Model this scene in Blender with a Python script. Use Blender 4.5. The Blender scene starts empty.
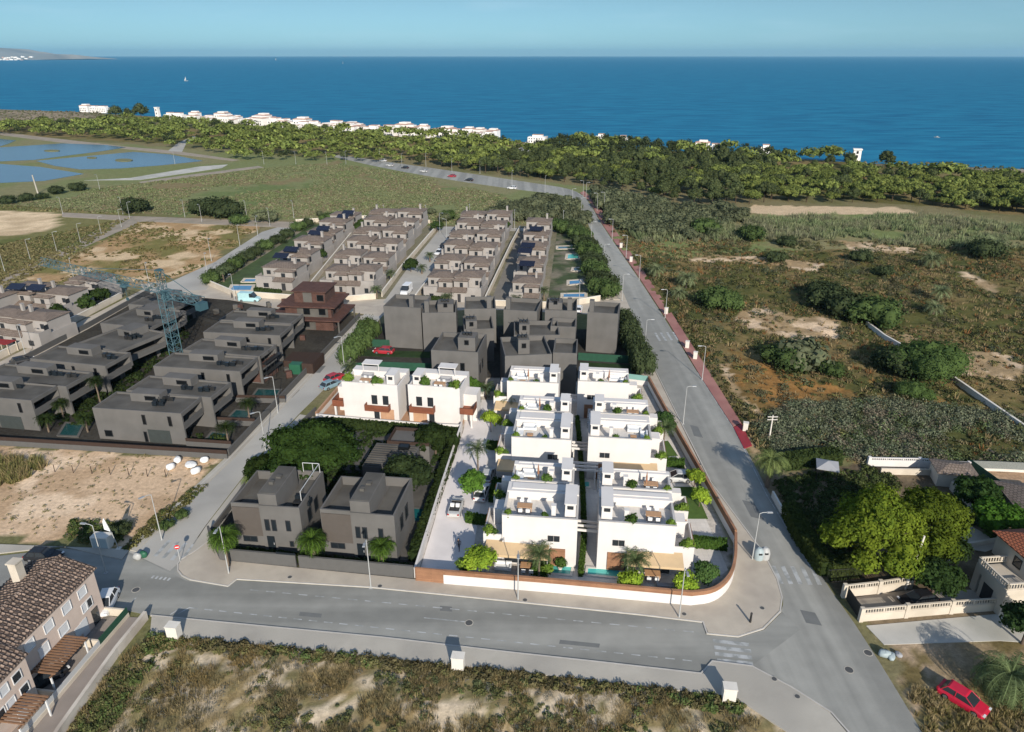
import bpy, bmesh, math, random
import numpy as np
from mathutils import Vector, Matrix
R = math.radians
S = bpy.context.scene
COL = S.collection

# ------------------------------------------------------------------ camera
F, CAM_H, HOR = 710.0, 56.0, 55.0
PITCH = math.atan((366 - HOR) / F)
cd = bpy.data.cameras.new('camera')
cam = bpy.data.objects.new('camera', cd); COL.objects.link(cam)
cam.location = (0, 0, CAM_H)
cam.rotation_euler = (math.pi / 2 - PITCH, 0, 0)
cd.sensor_width = 36; cd.lens = F / 1024 * 36
cd.clip_start = 0.5; cd.clip_end = 80000
S.camera = cam

# ------------------------------------------------------------------ sky, sun, exposure
SUN_EL, SUN_AZ = 25.0, -14.3           # shadows run 14 degrees left of straight ahead
w = bpy.data.worlds.new('World'); S.world = w; w.use_nodes = True
nt = w.node_tree; nt.nodes.clear()
sky = nt.nodes.new('ShaderNodeTexSky'); sky.sky_type = 'NISHITA'; sky.sun_disc = False
sky.sun_elevation = R(SUN_EL); sky.sun_rotation = R(180 + SUN_AZ)
sky.air_density = 1.0; sky.dust_density = 0.3; sky.ozone_density = 3.0; sky.altitude = 0
# thin cloud streaks near the horizon, part of the sky itself
tc = nt.nodes.new('ShaderNodeTexCoord'); mp = nt.nodes.new('ShaderNodeMapping')
mp.inputs['Scale'].default_value = (3, 3, 22)
cn = nt.nodes.new('ShaderNodeTexNoise'); cn.inputs['Scale'].default_value = 2.2; cn.inputs['Detail'].default_value = 7
cr = nt.nodes.new('ShaderNodeValToRGB'); cr.color_ramp.elements[0].position = .52; cr.color_ramp.elements[1].position = .78
cr.color_ramp.elements[1].color = (.16, .16, .16, 1)
mx = nt.nodes.new('ShaderNodeMix'); mx.data_type = 'RGBA'
mx.inputs['B'].default_value = (2.6, 3.6, 4.2, 1)
tint = nt.nodes.new('ShaderNodeMix'); tint.data_type = 'RGBA'; tint.blend_type = 'MULTIPLY'
tint.inputs['Factor'].default_value = 1
# sea air: the sky is bluer just above the horizon than the clean-air model gives
sz = nt.nodes.new('ShaderNodeSeparateXYZ'); er = nt.nodes.new('ShaderNodeValToRGB')
er.color_ramp.elements[0].position = .0; er.color_ramp.elements[0].color = (.20, .37, .58, 1)
er.color_ramp.elements[1].position = .35; er.color_ramp.elements[1].color = (.92, .84, .76, 1)
e3 = er.color_ramp.elements.new(.075); e3.color = (.205, .278, .34, 1)
bg = nt.nodes.new('ShaderNodeBackground'); bg.inputs['Strength'].default_value = 0.15
wo = nt.nodes.new('ShaderNodeOutputWorld')
L = nt.links.new
L(tc.outputs['Generated'], mp.inputs['Vector']); L(mp.outputs[0], cn.inputs['Vector'])
L(cn.outputs['Fac'], cr.inputs['Fac']); L(cr.outputs['Color'], mx.inputs['Factor'])
L(tc.outputs['Generated'], sz.inputs[0]); L(sz.outputs['Z'], er.inputs['Fac']); L(er.outputs['Color'], tint.inputs['B']); L(sky.outputs['Color'], tint.inputs['A']); L(tint.outputs['Result'], mx.inputs['A'])
L(mx.outputs['Result'], bg.inputs['Color']); L(bg.outputs[0], wo.inputs['Surface'])
sd = bpy.data.lights.new('sun', 'SUN'); sd.energy = 4.1; sd.angle = R(0.5); sd.color = (1, .93, .82)
so = bpy.data.objects.new('sun', sd); COL.objects.link(so)
ce = math.cos(R(SUN_EL))
sdir = Vector((math.sin(R(SUN_AZ)) * ce, math.cos(R(SUN_AZ)) * ce, -math.sin(R(SUN_EL))))
so.rotation_euler = sdir.to_track_quat('-Z', 'Y').to_euler(); so.location = (40, -120, 90)
vs = S.view_settings
vs.view_transform = 'Standard'; vs.look = 'None'; vs.exposure = 0.66; vs.gamma = 1; vs.use_curve_mapping = False
S.cycles.max_bounces = 5; S.cycles.diffuse_bounces = 3; S.cycles.transparent_max_bounces = 8

# ------------------------------------------------------------------ helpers
_c, _s = math.cos(PITCH), math.sin(PITCH)
def G(x, y, z=0.0):
    """surveyed point: sight line through (x, y) meets height z"""
    dx = (x - 512) / F; dy = -(y - 366) / F
    d = (dx, _c + dy * _s, -_s + dy * _c)
    t = (z - CAM_H) / d[2]
    return Vector((d[0] * t, d[1] * t, z))
def poly(pts, z=0): return [(lambda v: (v.x, v.y))(G(px, py, z)) for px, py in pts]
def srgb(r, g, b, k=1.0):
    f = lambda c: (c / 12.92 if c <= .04045 else ((c + .055) / 1.055) ** 2.4)
    return tuple(f(c / 255) * k for c in (r, g, b))

def mat(name, col, rough=.8, var=.12, scale=1.5, col2=None, mixpos=(.45, .6), bump=0.0, bscale=8, metallic=0.0, spec=.3, world=False, s2=None, streak=None):
    m = bpy.data.materials.new(name); m.use_nodes = True
    t = m.node_tree; p = t.nodes['Principled BSDF']
    p.inputs['Roughness'].default_value = rough; p.inputs['Metallic'].default_value = metallic
    p.inputs['Specular IOR Level'].default_value = spec
    co = t.nodes.new('ShaderNodeTexCoord'); geo = t.nodes.new('ShaderNodeNewGeometry')
    vec = geo.outputs['Position'] if world else co.outputs['Object']
    n = t.nodes.new('ShaderNodeTexNoise'); n.inputs['Scale'].default_value = scale; n.inputs['Detail'].default_value = 6
    t.links.new(vec, n.inputs['Vector'])
    base = t.nodes.new('ShaderNodeMix'); base.data_type = 'RGBA'
    base.inputs['A'].default_value = (*col, 1)
    c2 = col2 if col2 else col
    base.inputs['B'].default_value = (*c2, 1)
    if col2:
        n2 = t.nodes.new('ShaderNodeTexNoise'); n2.inputs['Scale'].default_value = s2 or scale * .37; n2.inputs['Detail'].default_value = 8
        if streak:
            mpp = t.nodes.new('ShaderNodeMapping'); mpp.inputs['Rotation'].default_value = (0, 0, R(streak[0])); mpp.inputs['Scale'].default_value = (streak[1], streak[2], 1)
            t.links.new(vec, mpp.inputs['Vector']); t.links.new(mpp.outputs[0], n2.inputs['Vector'])
        else: t.links.new(vec, n2.inputs['Vector'])
        rp = t.nodes.new('ShaderNodeMapRange'); rp.inputs['From Min'].default_value = mixpos[0]; rp.inputs['From Max'].default_value = mixpos[1]
        t.links.new(n2.outputs['Fac'], rp.inputs['Value']); t.links.new(rp.outputs[0], base.inputs['Factor'])
    else:
        base.inputs['Factor'].default_value = 0
    mr = t.nodes.new('ShaderNodeMapRange'); mr.inputs['From Min'].default_value = .25; mr.inputs['From Max'].default_value = .75
    mr.inputs['To Min'].default_value = 1 - var; mr.inputs['To Max'].default_value = 1 + var
    t.links.new(n.outputs['Fac'], mr.inputs['Value'])
    mul = t.nodes.new('ShaderNodeMix'); mul.data_type = 'RGBA'; mul.blend_type = 'MULTIPLY'; mul.inputs['Factor'].default_value = 1
    t.links.new(base.outputs['Result'], mul.inputs['A']); t.links.new(mr.outputs[0], mul.inputs['B'])
    t.links.new(mul.outputs['Result'], p.inputs['Base Color'])
    if bump:
        bn = t.nodes.new('ShaderNodeTexNoise'); bn.inputs['Scale'].default_value = bscale; bn.inputs['Detail'].default_value = 4
        t.links.new(vec, bn.inputs['Vector'])
        b = t.nodes.new('ShaderNodeBump'); b.inputs['Strength'].default_value = bump; b.inputs['Distance'].default_value = .1
        t.links.new(bn.outputs['Fac'], b.inputs['Height']); t.links.new(b.outputs[0], p.inputs['Normal'])
    return m

def pattern_mat(name, c1, c2, mortar, bw, bh, rough=.8, msize=.02, var=.15, axes='xy', offset=.5):
    """brick / tile / plank pattern laid in object space"""
    m = bpy.data.materials.new(name); m.use_nodes = True
    t = m.node_tree; p = t.nodes['Principled BSDF']; p.inputs['Roughness'].default_value = rough
    p.inputs['Specular IOR Level'].default_value = .25
    co = t.nodes.new('ShaderNodeTexCoord'); sp = t.nodes.new('ShaderNodeSeparateXYZ'); cb = t.nodes.new('ShaderNodeCombineXYZ')
    t.links.new(co.outputs['Object'], sp.inputs[0])
    if axes == 'wall':
        ad = t.nodes.new('ShaderNodeMath'); ad.operation = 'ADD'
        t.links.new(sp.outputs['X'], ad.inputs[0]); t.links.new(sp.outputs['Y'], ad.inputs[1])
        t.links.new(ad.outputs[0], cb.inputs['X']); t.links.new(sp.outputs['Z'], cb.inputs['Y'])
    else:
        t.links.new(sp.outputs[axes[0].upper()], cb.inputs['X']); t.links.new(sp.outputs[axes[1].upper()], cb.inputs['Y'])
    b = t.nodes.new('ShaderNodeTexBrick'); b.inputs['Scale'].default_value = 1
    b.inputs['Brick Width'].default_value = bw; b.inputs['Row Height'].default_value = bh; b.inputs['Mortar Size'].default_value = msize
    b.inputs['Color1'].default_value = (*c1, 1); b.inputs['Color2'].default_value = (*c2, 1); b.inputs['Mortar'].default_value = (*mortar, 1)
    b.offset = offset
    t.links.new(cb.outputs[0], b.inputs['Vector'])
    n = t.nodes.new('ShaderNodeTexNoise'); n.inputs['Scale'].default_value = .9; n.inputs['Detail'].default_value = 6
    t.links.new(co.outputs['Object'], n.inputs['Vector'])
    mr = t.nodes.new('ShaderNodeMapRange'); mr.inputs['From Min'].default_value = .3; mr.inputs['From Max'].default_value = .7
    mr.inputs['To Min'].default_value = 1 - var; mr.inputs['To Max'].default_value = 1 + var
    t.links.new(n.outputs['Fac'], mr.inputs['Value'])
    mul = t.nodes.new('ShaderNodeMix'); mul.data_type = 'RGBA'; mul.blend_type = 'MULTIPLY'; mul.inputs['Factor'].default_value = 1
    t.links.new(b.outputs['Color'], mul.inputs['A']); t.links.new(mr.outputs[0], mul.inputs['B'])
    t.links.new(mul.outputs['Result'], p.inputs['Base Color'])
    bp = t.nodes.new('ShaderNodeBump'); bp.inputs['Strength'].default_value = .4; bp.inputs['Distance'].default_value = .03
    t.links.new(b.outputs['Fac'], bp.inputs['Height']); bp.invert = True; t.links.new(bp.outputs[0], p.inputs['Normal'])
    return m

def attr_mat(name, leaf=True, rough=.75, bump=0, trans=.28, noise=0.0):
    m = bpy.data.materials.new(name); m.use_nodes = True
    t = m.node_tree; t.nodes.clear()
    out = t.nodes.new('ShaderNodeOutputMaterial'); at = t.nodes.new('ShaderNodeAttribute'); at.attribute_name = 'col'
    oi = t.nodes.new('ShaderNodeObjectInfo')
    mr = t.nodes.new('ShaderNodeMapRange'); mr.inputs['To Min'].default_value = .8; mr.inputs['To Max'].default_value = 1.2
    t.links.new(oi.outputs['Random'], mr.inputs['Value'])
    mul = t.nodes.new('ShaderNodeMix'); mul.data_type = 'RGBA'; mul.blend_type = 'MULTIPLY'; mul.inputs['Factor'].default_value = 1
    t.links.new(at.outputs['Color'], mul.inputs['A']); t.links.new(mr.outputs[0], mul.inputs['B'])
    res = mul.outputs['Result']
    d = t.nodes.new('ShaderNodeBsdfDiffuse')
    if leaf:
        t.links.new(res, d.inputs['Color'])
        tr = t.nodes.new('ShaderNodeBsdfTranslucent'); t.links.new(res, tr.inputs['Color'])
        ms = t.nodes.new('ShaderNodeMixShader'); ms.inputs[0].default_value = trans
        t.links.new(d.outputs[0], ms.inputs[1]); t.links.new(tr.outputs[0], ms.inputs[2]); t.links.new(ms.outputs[0], out.inputs['Surface'])
    else:
        mr.inputs['To Min'].default_value = 1; mr.inputs['To Max'].default_value = 1
        geo = t.nodes.new('ShaderNodeNewGeometry')
        def nz(sc, lo, hi, src):
            n = t.nodes.new('ShaderNodeTexNoise'); n.inputs['Scale'].default_value = sc; n.inputs['Detail'].default_value = 9
            n.inputs['Roughness'].default_value = .62
            t.links.new(geo.outputs['Position'], n.inputs['Vector'])
            r = t.nodes.new('ShaderNodeMapRange'); r.inputs['From Min'].default_value = .3; r.inputs['From Max'].default_value = .7
            r.inputs['To Min'].default_value = lo; r.inputs['To Max'].default_value = hi
            t.links.new(n.outputs['Fac'], r.inputs['Value'])
            q = t.nodes.new('ShaderNodeMix'); q.data_type = 'RGBA'; q.blend_type = 'MULTIPLY'; q.inputs['Factor'].default_value = 1
            t.links.new(src, q.inputs['A']); t.links.new(r.outputs[0], q.inputs['B'])
            return q.outputs['Result'], n.outputs['Fac']
        res, _ = nz(.35, .86, 1.14, res); res, _ = nz(6.0, .86, 1.14, res); res, f = nz(1.8, .76, 1.24, res)
        t.links.new(res, d.inputs['Color'])
        b = t.nodes.new('ShaderNodeBump'); b.inputs['Strength'].default_value = .35; b.inputs['Distance'].default_value = .2
        t.links.new(f, b.inputs['Height']); t.links.new(b.outputs[0], d.inputs['Normal'])
        t.links.new(d.outputs[0], out.inputs['Surface'])
    return m

class MB:
    def __init__(s, M=None): s.v = []; s.f = []; s.mi = []; s.M = M or Matrix.Identity(4); s.sm = []
    def add(s, verts, faces, m=0, smooth=False):
        o = len(s.v); s.v += [tuple(s.M @ Vector(p)) for p in verts]
        s.f += [tuple(i + o for i in f) for f in faces]; s.mi += [m] * len(faces); s.sm += [smooth] * len(faces)
    def box(s, x0, x1, y0, y1, z0, z1, m=0, t=0.0):
        """t > 0 tapers the top"""
        a = [(x0, y0, z0), (x1, y0, z0), (x1, y1, z0), (x0, y1, z0), (x0 + t, y0 + t, z1), (x1 - t, y0 + t, z1), (x1 - t, y1 - t, z1), (x0 + t, y1 - t, z1)]
        s.add(a, [(3, 2, 1, 0), (4, 5, 6, 7), (0, 1, 5, 4), (1, 2, 6, 5), (2, 3, 7, 6), (3, 0, 4, 7)], m)
    def prism(s, pts, z0, z1, m=0, cap=True):
        n = len(pts)
        ar = sum(pts[i][0] * pts[(i + 1) % n][1] - pts[(i + 1) % n][0] * pts[i][1] for i in range(n))
        if ar < 0: pts = pts[::-1]
        v = [(p[0], p[1], z0) for p in pts] + [(p[0], p[1], z1) for p in pts]
        fs = [(i, (i + 1) % n, n + (i + 1) % n, n + i) for i in range(n)]
        fs += [tuple(range(n, 2 * n)), tuple(range(n - 1, -1, -1))]
        s.add(v, fs, m)
    def tube(s, pts, rad, n=6, m=0, caps=True, smooth=True):
        pts = [Vector(p) for p in pts]; k = len(pts)
        if not isinstance(rad, (list, tuple)): rad = [rad] * k
        vs_, fs = [], []
        for i, p in enumerate(pts):
            d = (pts[min(i + 1, k - 1)] - pts[max(i - 1, 0)]).normalized()
            a = d.orthogonal().normalized() if abs(d.z) < .99 else Vector((1, 0, 0))
            a = (a - d * a.dot(d)).normalized(); b = d.cross(a)
            vs_ += [p + (a * math.cos(2 * math.pi * j / n) + b * math.sin(2 * math.pi * j / n)) * rad[i] for j in range(n)]
        for i in range(k - 1):
            for j in range(n):
                fs.append((i * n + j, i * n + (j + 1) % n, (i + 1) * n + (j + 1) % n, (i + 1) * n + j))
        s.add(vs_, fs, m, smooth)
        if caps:
            s.add(vs_[:n], [tuple(range(n - 1, -1, -1))], m); s.add(vs_[-n:], [tuple(range(n))], m)
    def wall(s, pts, th, z0, z1, m=0):
        """thin wall along an open polyline with mitred joints"""
        P = [Vector((p[0], p[1])) for p in pts]; n = len(P); lft, rgt = [], []
        for i in range(n):
            d1 = (P[i] - P[i - 1]).normalized() if i else (P[1] - P[0]).normalized()
            d2 = (P[i + 1] - P[i]).normalized() if i < n - 1 else d1
            nn = Vector((-(d1 + d2).y, (d1 + d2).x)).normalized()
            k = th / 2 / max(.4, nn.dot(Vector((-d1.y, d1.x))))
            lft.append(P[i] + nn * k); rgt.append(P[i] - nn * k)
        v = []
        for i in range(n): v += [(*rgt[i], z0), (*lft[i], z0), (*lft[i], z1), (*rgt[i], z1)]
        f = []
        for i in range(n - 1):
            a, b = i * 4, i * 4 + 4
            f += [(a, b, b + 3, a + 3), (b + 1, a + 1, a + 2, b + 2), (a + 3, b + 3, b + 2, a + 2)]
        f += [(3, 2, 1, 0), (4 * n - 4, 4 * n - 3, 4 * n - 2, 4 * n - 1)]
        s.add(v, f, m)
    def mesh(s, name, mats):
        me = bpy.data.meshes.new(name); me.from_pydata(s.v, [], s.f)
        for q in (mats if isinstance(mats, (list, tuple)) else [mats]): me.materials.append(q)
        me.polygons.foreach_set('material_index', s.mi); me.polygons.foreach_set('use_smooth', s.sm)
        if any(len(f) > 4 for f in s.f):
            bm = bmesh.new(); bm.from_mesh(me); bmesh.ops.triangulate(bm, faces=[f for f in bm.faces if len(f.verts) > 4]); bm.to_mesh(me); bm.free()
        me.update(); return me
    def build(s, name, mats, parent=None):
        o = bpy.data.objects.new(name, s.mesh(name, mats)); COL.objects.link(o)
        if parent: o.parent = parent
        return o

def tag(o, label=None, cat=None, group=None, kind=None):
    if label: o['label'] = label
    if cat: o['category'] = cat
    if group: o['group'] = group
    if kind: o['kind'] = kind
    return o
def thing(name, label, cat, loc=(0, 0, 0), rz=0.0, group=None):
    o = bpy.data.objects.new(name, None); COL.objects.link(o); o.empty_display_size = .2
    o.location = loc; o.rotation_euler = (0, 0, rz)
    return tag(o, label, cat, group)
def part(name, me, parent):
    o = bpy.data.objects.new(name, me); COL.objects.link(o); o.parent = parent; return o
def dup(root, loc, rz=None, label=None, group=None, sc=1.0):
    r = root.copy(); COL.objects.link(r); r.location = loc
    if rz is not None: r.rotation_euler = (0, 0, rz)
    r.scale = (sc, sc, sc) if not isinstance(sc, tuple) else sc
    if label: r['label'] = label
    if group: r['group'] = group
    for ch in root.children:
        c = ch.copy(); COL.objects.link(c); c.parent = r
        for g in ch.children:
            d = g.copy(); COL.objects.link(d); d.parent = c
    return r
def structure(name, mb, mats): return tag(mb.build(name, mats), kind='structure')
ORD = ['first', 'second', 'third', 'fourth', 'fifth', 'sixth', 'seventh', 'eighth', 'ninth', 'tenth', 'eleventh', 'twelfth', 'thirteenth', 'fourteenth', 'fifteenth', 'sixteenth']

# ---- numpy noise, polygons
def _hash(ix, iy, seed):
    h = (ix * 374761393 + iy * 668265263 + seed * 974634777) & 0xffffffff
    h = ((h ^ (h >> 13)) * 1274126177) & 0xffffffff
    return ((h ^ (h >> 16)) & 0xffff) / 65535.0
def vnoise(x, y, seed):
    ix = np.floor(x).astype(np.int64); iy = np.floor(y).astype(np.int64); fx = x - ix; fy = y - iy
    fx = fx * fx * (3 - 2 * fx); fy = fy * fy * (3 - 2 * fy)
    a = _hash(ix, iy, seed); b = _hash(ix + 1, iy, seed); c = _hash(ix, iy + 1, seed); d = _hash(ix + 1, iy + 1, seed)
    return (a * (1 - fx) + b * fx) * (1 - fy) + (c * (1 - fx) + d * fx) * fy
def fbm(x, y, scale, seed, octv=4):
    s = 0; a = .5; t = 0
    for k in range(octv):
        s = s + a * vnoise(x / scale * 2 ** k + 17.3 * k, y / scale * 2 ** k - 9.1 * k, seed + k); t += a; a *= .55
    return s / t
def pip(x, y, P):
    ins = np.zeros(x.shape, bool); n = len(P)
    for i in range(n):
        x0, y0 = P[i]; x1, y1 = P[(i + 1) % n]
        if y0 == y1: continue
        c = ((y0 > y) != (y1 > y)) & (x < (x1 - x0) * (y - y0) / (y1 - y0) + x0)
        ins ^= c
    return ins
def np_mesh(name, V, Fq, cols, mats, mi=None):
    me = bpy.data.meshes.new(name); n = len(V); k = Fq.shape[1]; m = len(Fq)
    me.vertices.add(n); me.vertices.foreach_set('co', V.astype(np.float32).ravel())
    me.loops.add(m * k); me.loops.foreach_set('vertex_index', Fq.astype(np.int32).ravel())
    me.polygons.add(m); me.polygons.foreach_set('loop_start', np.arange(0, m * k, k, dtype=np.int32))
    me.polygons.foreach_set('loop_total', np.full(m, k, np.int32))
    if mi is not None: me.polygons.foreach_set('material_index', mi.astype(np.int32))
    for q in mats: me.materials.append(q)
    a = me.color_attributes.new('col', 'FLOAT_COLOR', 'POINT')
    c = np.ones((n, 4), np.float32); c[:, :3] = cols; a.data.foreach_set('color', c.ravel())
    me.update(calc_edges=True); me.validate(); return me

LEAF = attr_mat('leaf_foliage')
GRASSM = attr_mat('dry_scrub', trans=.2)
GROUNDM = attr_mat('earth', leaf=False)
NR = np.random.default_rng(11)

def quads(P, N, su, sv, col, rng):
    """P centres, N normals, sizes, colours -> quad soup"""
    n = len(P)
    N = N / (np.linalg.norm(N, axis=1, keepdims=True) + 1e-9)
    T = rng.normal(size=(n, 3)); T -= N * (T * N).sum(1, keepdims=True); T /= np.linalg.norm(T, axis=1, keepdims=True) + 1e-9
    B = np.cross(N, T)
    V = np.stack([P - T * su[:, None] - B * sv[:, None] * .55, P + T * su[:, None] - B * sv[:, None], P + T * su[:, None] * .8 + B * sv[:, None], P - T * su[:, None] + B * sv[:, None] * .8], 1).reshape(-1, 3)
    return V, np.arange(n * 4).reshape(-1, 4), np.repeat(col, 4, 0)

def crown_mesh(name, blobs, n, size, col, seed, col2=None, flat=1.0, core=.72, jit=.35, darkvar=.35):
    """leaf faces spread through the volume of several lobes, with an inner mass of the same leaves"""
    rng = np.random.default_rng(seed); B = np.array(blobs, float)
    wts = (B[:, 3] * B[:, 4]); wts = wts / wts.sum(); idx = rng.choice(len(B), n, p=wts)
    D = rng.normal(size=(n, 3)); D /= np.linalg.norm(D, axis=1, keepdims=True)
    lump = 1 + .22 * np.sin(D[:, 0] * 5 + idx * 1.7) * np.sin(D[:, 1] * 6 + idx) + .12 * np.sin(D[:, 2] * 9 + idx * 2.3)
    r = (rng.random(n) ** .4) * .42 + .62
    P = B[idx, :3] + D * B[idx, 3:6] * (r * lump)[:, None]
    Nn = D + rng.normal(size=(n, 3)) * jit + np.array([0, 0, .35]) * flat
    c = np.array(col)[None] * np.ones((n, 1))
    if col2 is not None:
        k = rng.random(len(B))[idx][:, None] * .6 + rng.random((n, 1)) * .4
        c = c * (1 - k) + np.array(col2)[None] * k
    c = c * (1 - darkvar + 2 * darkvar * rng.random((n, 1)))
    su = size * (.5 + .8 * rng.random(n)); sv = su * (.5 + .5 * rng.random(n))
    V, Q, C = quads(P, Nn, su, sv, c, rng)
    if core:
        vs_, qs, cs = [V], [Q], [C]; off = len(V)
        for b in B:
            nu, nv = 8, 6; th = np.linspace(0, 2 * np.pi, nu, endpoint=False); ph = np.linspace(.12, np.pi - .12, nv)
            g = np.array([[(math.sin(p) * math.cos(t), math.sin(p) * math.sin(t), math.cos(p)) for t in th] for p in ph]).reshape(-1, 3)
            g = g * (1 + .18 * rng.normal(size=(len(g), 1)))
            vs_.append(b[:3] + g * b[3:6] * core)
            q = [(i * nu + j, i * nu + (j + 1) % nu, (i + 1) * nu + (j + 1) % nu, (i + 1) * nu + j) for i in range(nv - 1) for j in range(nu)]
            qs.append(np.array(q) + off); off += len(g)
            cs.append(np.ones((len(g), 3)) * np.array(col) * (.8 + .3 * rng.random((len(g), 1))))
        V, Q, C = np.concatenate(vs_), np.concatenate(qs), np.concatenate(cs)
    return np_mesh(name, V, Q, C, [LEAF])

def blobset(seed, n, R_, h0, h1, rb, flat=.75, top=.5):
    """lobes arranged in a rough dome of radius R_, heights h0..h1"""
    r = random.Random(seed); out = []
    for k in range(n):
        a = k * 2.39996 + r.uniform(-.4, .4); q = math.sqrt((k + .5) / n) * R_ * r.uniform(.8, 1.05)
        z = h0 + (h1 - h0) * (1 - (q / R_) ** 2 * top) * r.uniform(.72, 1.0)
        b = rb * r.uniform(.75, 1.25)
        out.append((q * math.cos(a), q * math.sin(a), z, b, b, b * flat))
    return out

# ------------------------------------------------------------------ materials
M = {}
M['white'] = mat('white_render', (.56, .53, .505), .85, .05, .5, col2=(.52, .49, .46), mixpos=(.5, .75))
M['whitewall'] = mat('white_wall_paint', (.74, .72, .69), .85, .06, .5, col2=(.62, .59, .54), mixpos=(.55, .75))
M['terrace'] = pattern_mat('beige_terrace_tile', (.58, .54, .49), (.54, .50, .455), (.42, .39, .36), .6, .6, .7, .01, .08, offset=0)
M['driveway'] = mat('pale_pink_concrete', (.64, .595, .575), .85, .06, .5, col2=(.59, .55, .53), world=True)
M['wood'] = pattern_mat('brown_wood_cladding', (.30, .155, .085), (.24, .12, .068), (.10, .05, .03), 3.0, .14, .6, .012, .15, axes='wall')
M['rustwood'] = pattern_mat('red_brown_cladding', (.21, .070, .036), (.16, .055, .03), (.05, .02, .012), 3.0, .14, .6, .012, .12, axes='wall')
M['deck'] = pattern_mat('tan_wood_deck', (.42, .25, .15), (.36, .21, .13), (.15, .08, .05), 2.4, .16, .7, .012, .12)
M['awning'] = mat('tan_awning_cloth', (.50, .36, .21), .8, .05)
M['glass'] = mat('dark_window_glass', (.022, .026, .03), .08, .05, spec=.6)
M['shutter'] = mat('white_shutter', (.55, .55, .55), .6, .05)
M['frame'] = mat('dark_window_frame', (.03, .03, .032), .5, .05)
M['glassrail'] = mat('green_glass_panel', (.16, .30, .27), .1, .05, spec=.6)
M['water'] = mat('turquoise_pool_water', (.07, .40, .36), .05, .1, .8, spec=.6, bump=.15, bscale=2)
M['bluewater'] = mat('blue_pool_water', (.02, .13, .26), .05, .1, .8, spec=.6, bump=.15, bscale=2)
M['darkwater'] = mat('shaded_pool_water', (.015, .055, .055), .08, .1, .8, spec=.4, bump=.15, bscale=2)  # pool water with dimming put into the base colour
M['asphalt'] = mat('worn_asphalt', (.25, .246, .222), .9, .09, .35, col2=(.178, .176, .163), mixpos=(.42, .62), world=True, s2=.07, bump=.12, bscale=6)
M['asphalt_front'] = mat('worn_front_asphalt', (.265, .26, .235), .9, .10, .5, col2=(.185, .183, .166), mixpos=(.40, .60), world=True, s2=1.0, bump=.12, bscale=6, streak=(7.6, .02, .26))
M['asphalt_main'] = mat('worn_main_asphalt', (.285, .278, .25), .9, .10, .5, col2=(.208, .204, .185), mixpos=(.40, .60), world=True, s2=1.0, bump=.12, bscale=6, streak=(0, .34, .012))
M['patch'] = mat('road_repair_patch', (.135, .137, .132), .9, .1, .8, world=True)
M['concrete_road'] = mat('pale_concrete_road', (.36, .34, .305), .9, .08, .4, col2=(.30, .285, .258), world=True, s2=.1, bump=.1, bscale=6)
M['pave'] = mat('beige_pavement', (.40, .35, .285), .9, .08, .7, col2=(.345, .30, .248), world=True, s2=.15, bump=.1, bscale=5)
M['greypave'] = mat('grey_concrete_pavement', (.37, .34, .29), .9, .08, .6, col2=(.315, .29, .25), world=True, s2=.15, bump=.1, bscale=5)
M['kerb'] = mat('kerb_stone', (.40, .375, .34), .85, .1, 1.0, world=True)
M['redpave'] = mat('pink_red_pavement', (.31, .15, .125), .85, .1, .8, col2=(.25, .11, .095), world=True, s2=.2)
M['redpaint'] = mat('red_painted_paving', (.23, .022, .03), .7, .12, .8, world=True)
M['paint'] = mat('worn_white_road_paint', (.37, .375, .37), .8, .12, .8, col2=(.23, .235, .225), mixpos=(.42, .6), world=True, s2=1.1)
M['dirt'] = mat('dirt_track', (.285, .235, .185), .95, .14, .3, col2=(.24, .205, .155), world=True, bump=.25, bscale=3)
M['paledirt'] = mat('pale_gravel', (.42, .40, .36), .95, .12, .3, col2=(.34, .33, .29), world=True)
M['darkgrey'] = mat('dark_grey_render', (.116, .110, .104), .95, .09, .5, spec=.05, col2=(.096, .092, .086), mixpos=(.45, .7))  # overlay dimming of the neighbouring blocks put into these dark base colours
M['taupegrey'] = mat('grey_taupe_render', (.07, .065, .06), .95, .06, .6, spec=.05)
M['darkroof'] = mat('dark_grey_roof', (.098, .092, .083), .95, .16, .5, spec=.05, col2=(.074, .069, .062))
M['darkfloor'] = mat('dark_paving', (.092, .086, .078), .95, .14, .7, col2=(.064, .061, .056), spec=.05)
M['darkwall'] = mat('dark_grey_boundary_wall', (.095, .092, .088), .95, .06, spec=.05)
M['darkwood'] = mat('dark_brown_fence', (.045, .03, .024), .9, .1, spec=.05)
M['blackglass'] = mat('black_window', (.006, .007, .008), .3, .05, spec=.2)
M['bluegreyglass'] = mat('blue_grey_window', (.012, .016, .020), .3, .05, spec=.2)
M['brick'] = pattern_mat('dark_red_brick', (.085, .038, .028), (.07, .03, .022), (.08, .07, .062), .5, .25, .95, .02, .2, axes='wall')
M['estate'] = mat('greige_estate_render', (.285, .262, .242), .9, .07, .5, col2=(.25, .23, .212))
M['estate_roof'] = pattern_mat('faded_brown_tile', (.20, .155, .125), (.165, .125, .10), (.09, .07, .055), .45, .5, .9, .05, .15)
M['tile'] = pattern_mat('mottled_clay_tile', (.25, .185, .145), (.145, .105, .082), (.045, .032, .026), .34, .42, .9, .06, .3, offset=.5)
M['redtile'] = pattern_mat('orange_clay_tile', (.36, .12, .06), (.30, .10, .05), (.1, .035, .02), .3, .42, .85, .05, .15)
M['pinkwall'] = mat('pinkish_beige_render', (.54, .435, .365), .9, .06, .6, col2=(.48, .38, .32))
M['creamwall'] = mat('cream_render', (.50, .44, .36), .9, .06, .6, col2=(.43, .375, .30))
M['solar'] = mat('solar_panel_glass', (.01, .011, .022), .12, .05, spec=.5)
M['steel'] = mat('galvanised_steel', (.50, .50, .49), .5, .05, metallic=.2)
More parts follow.
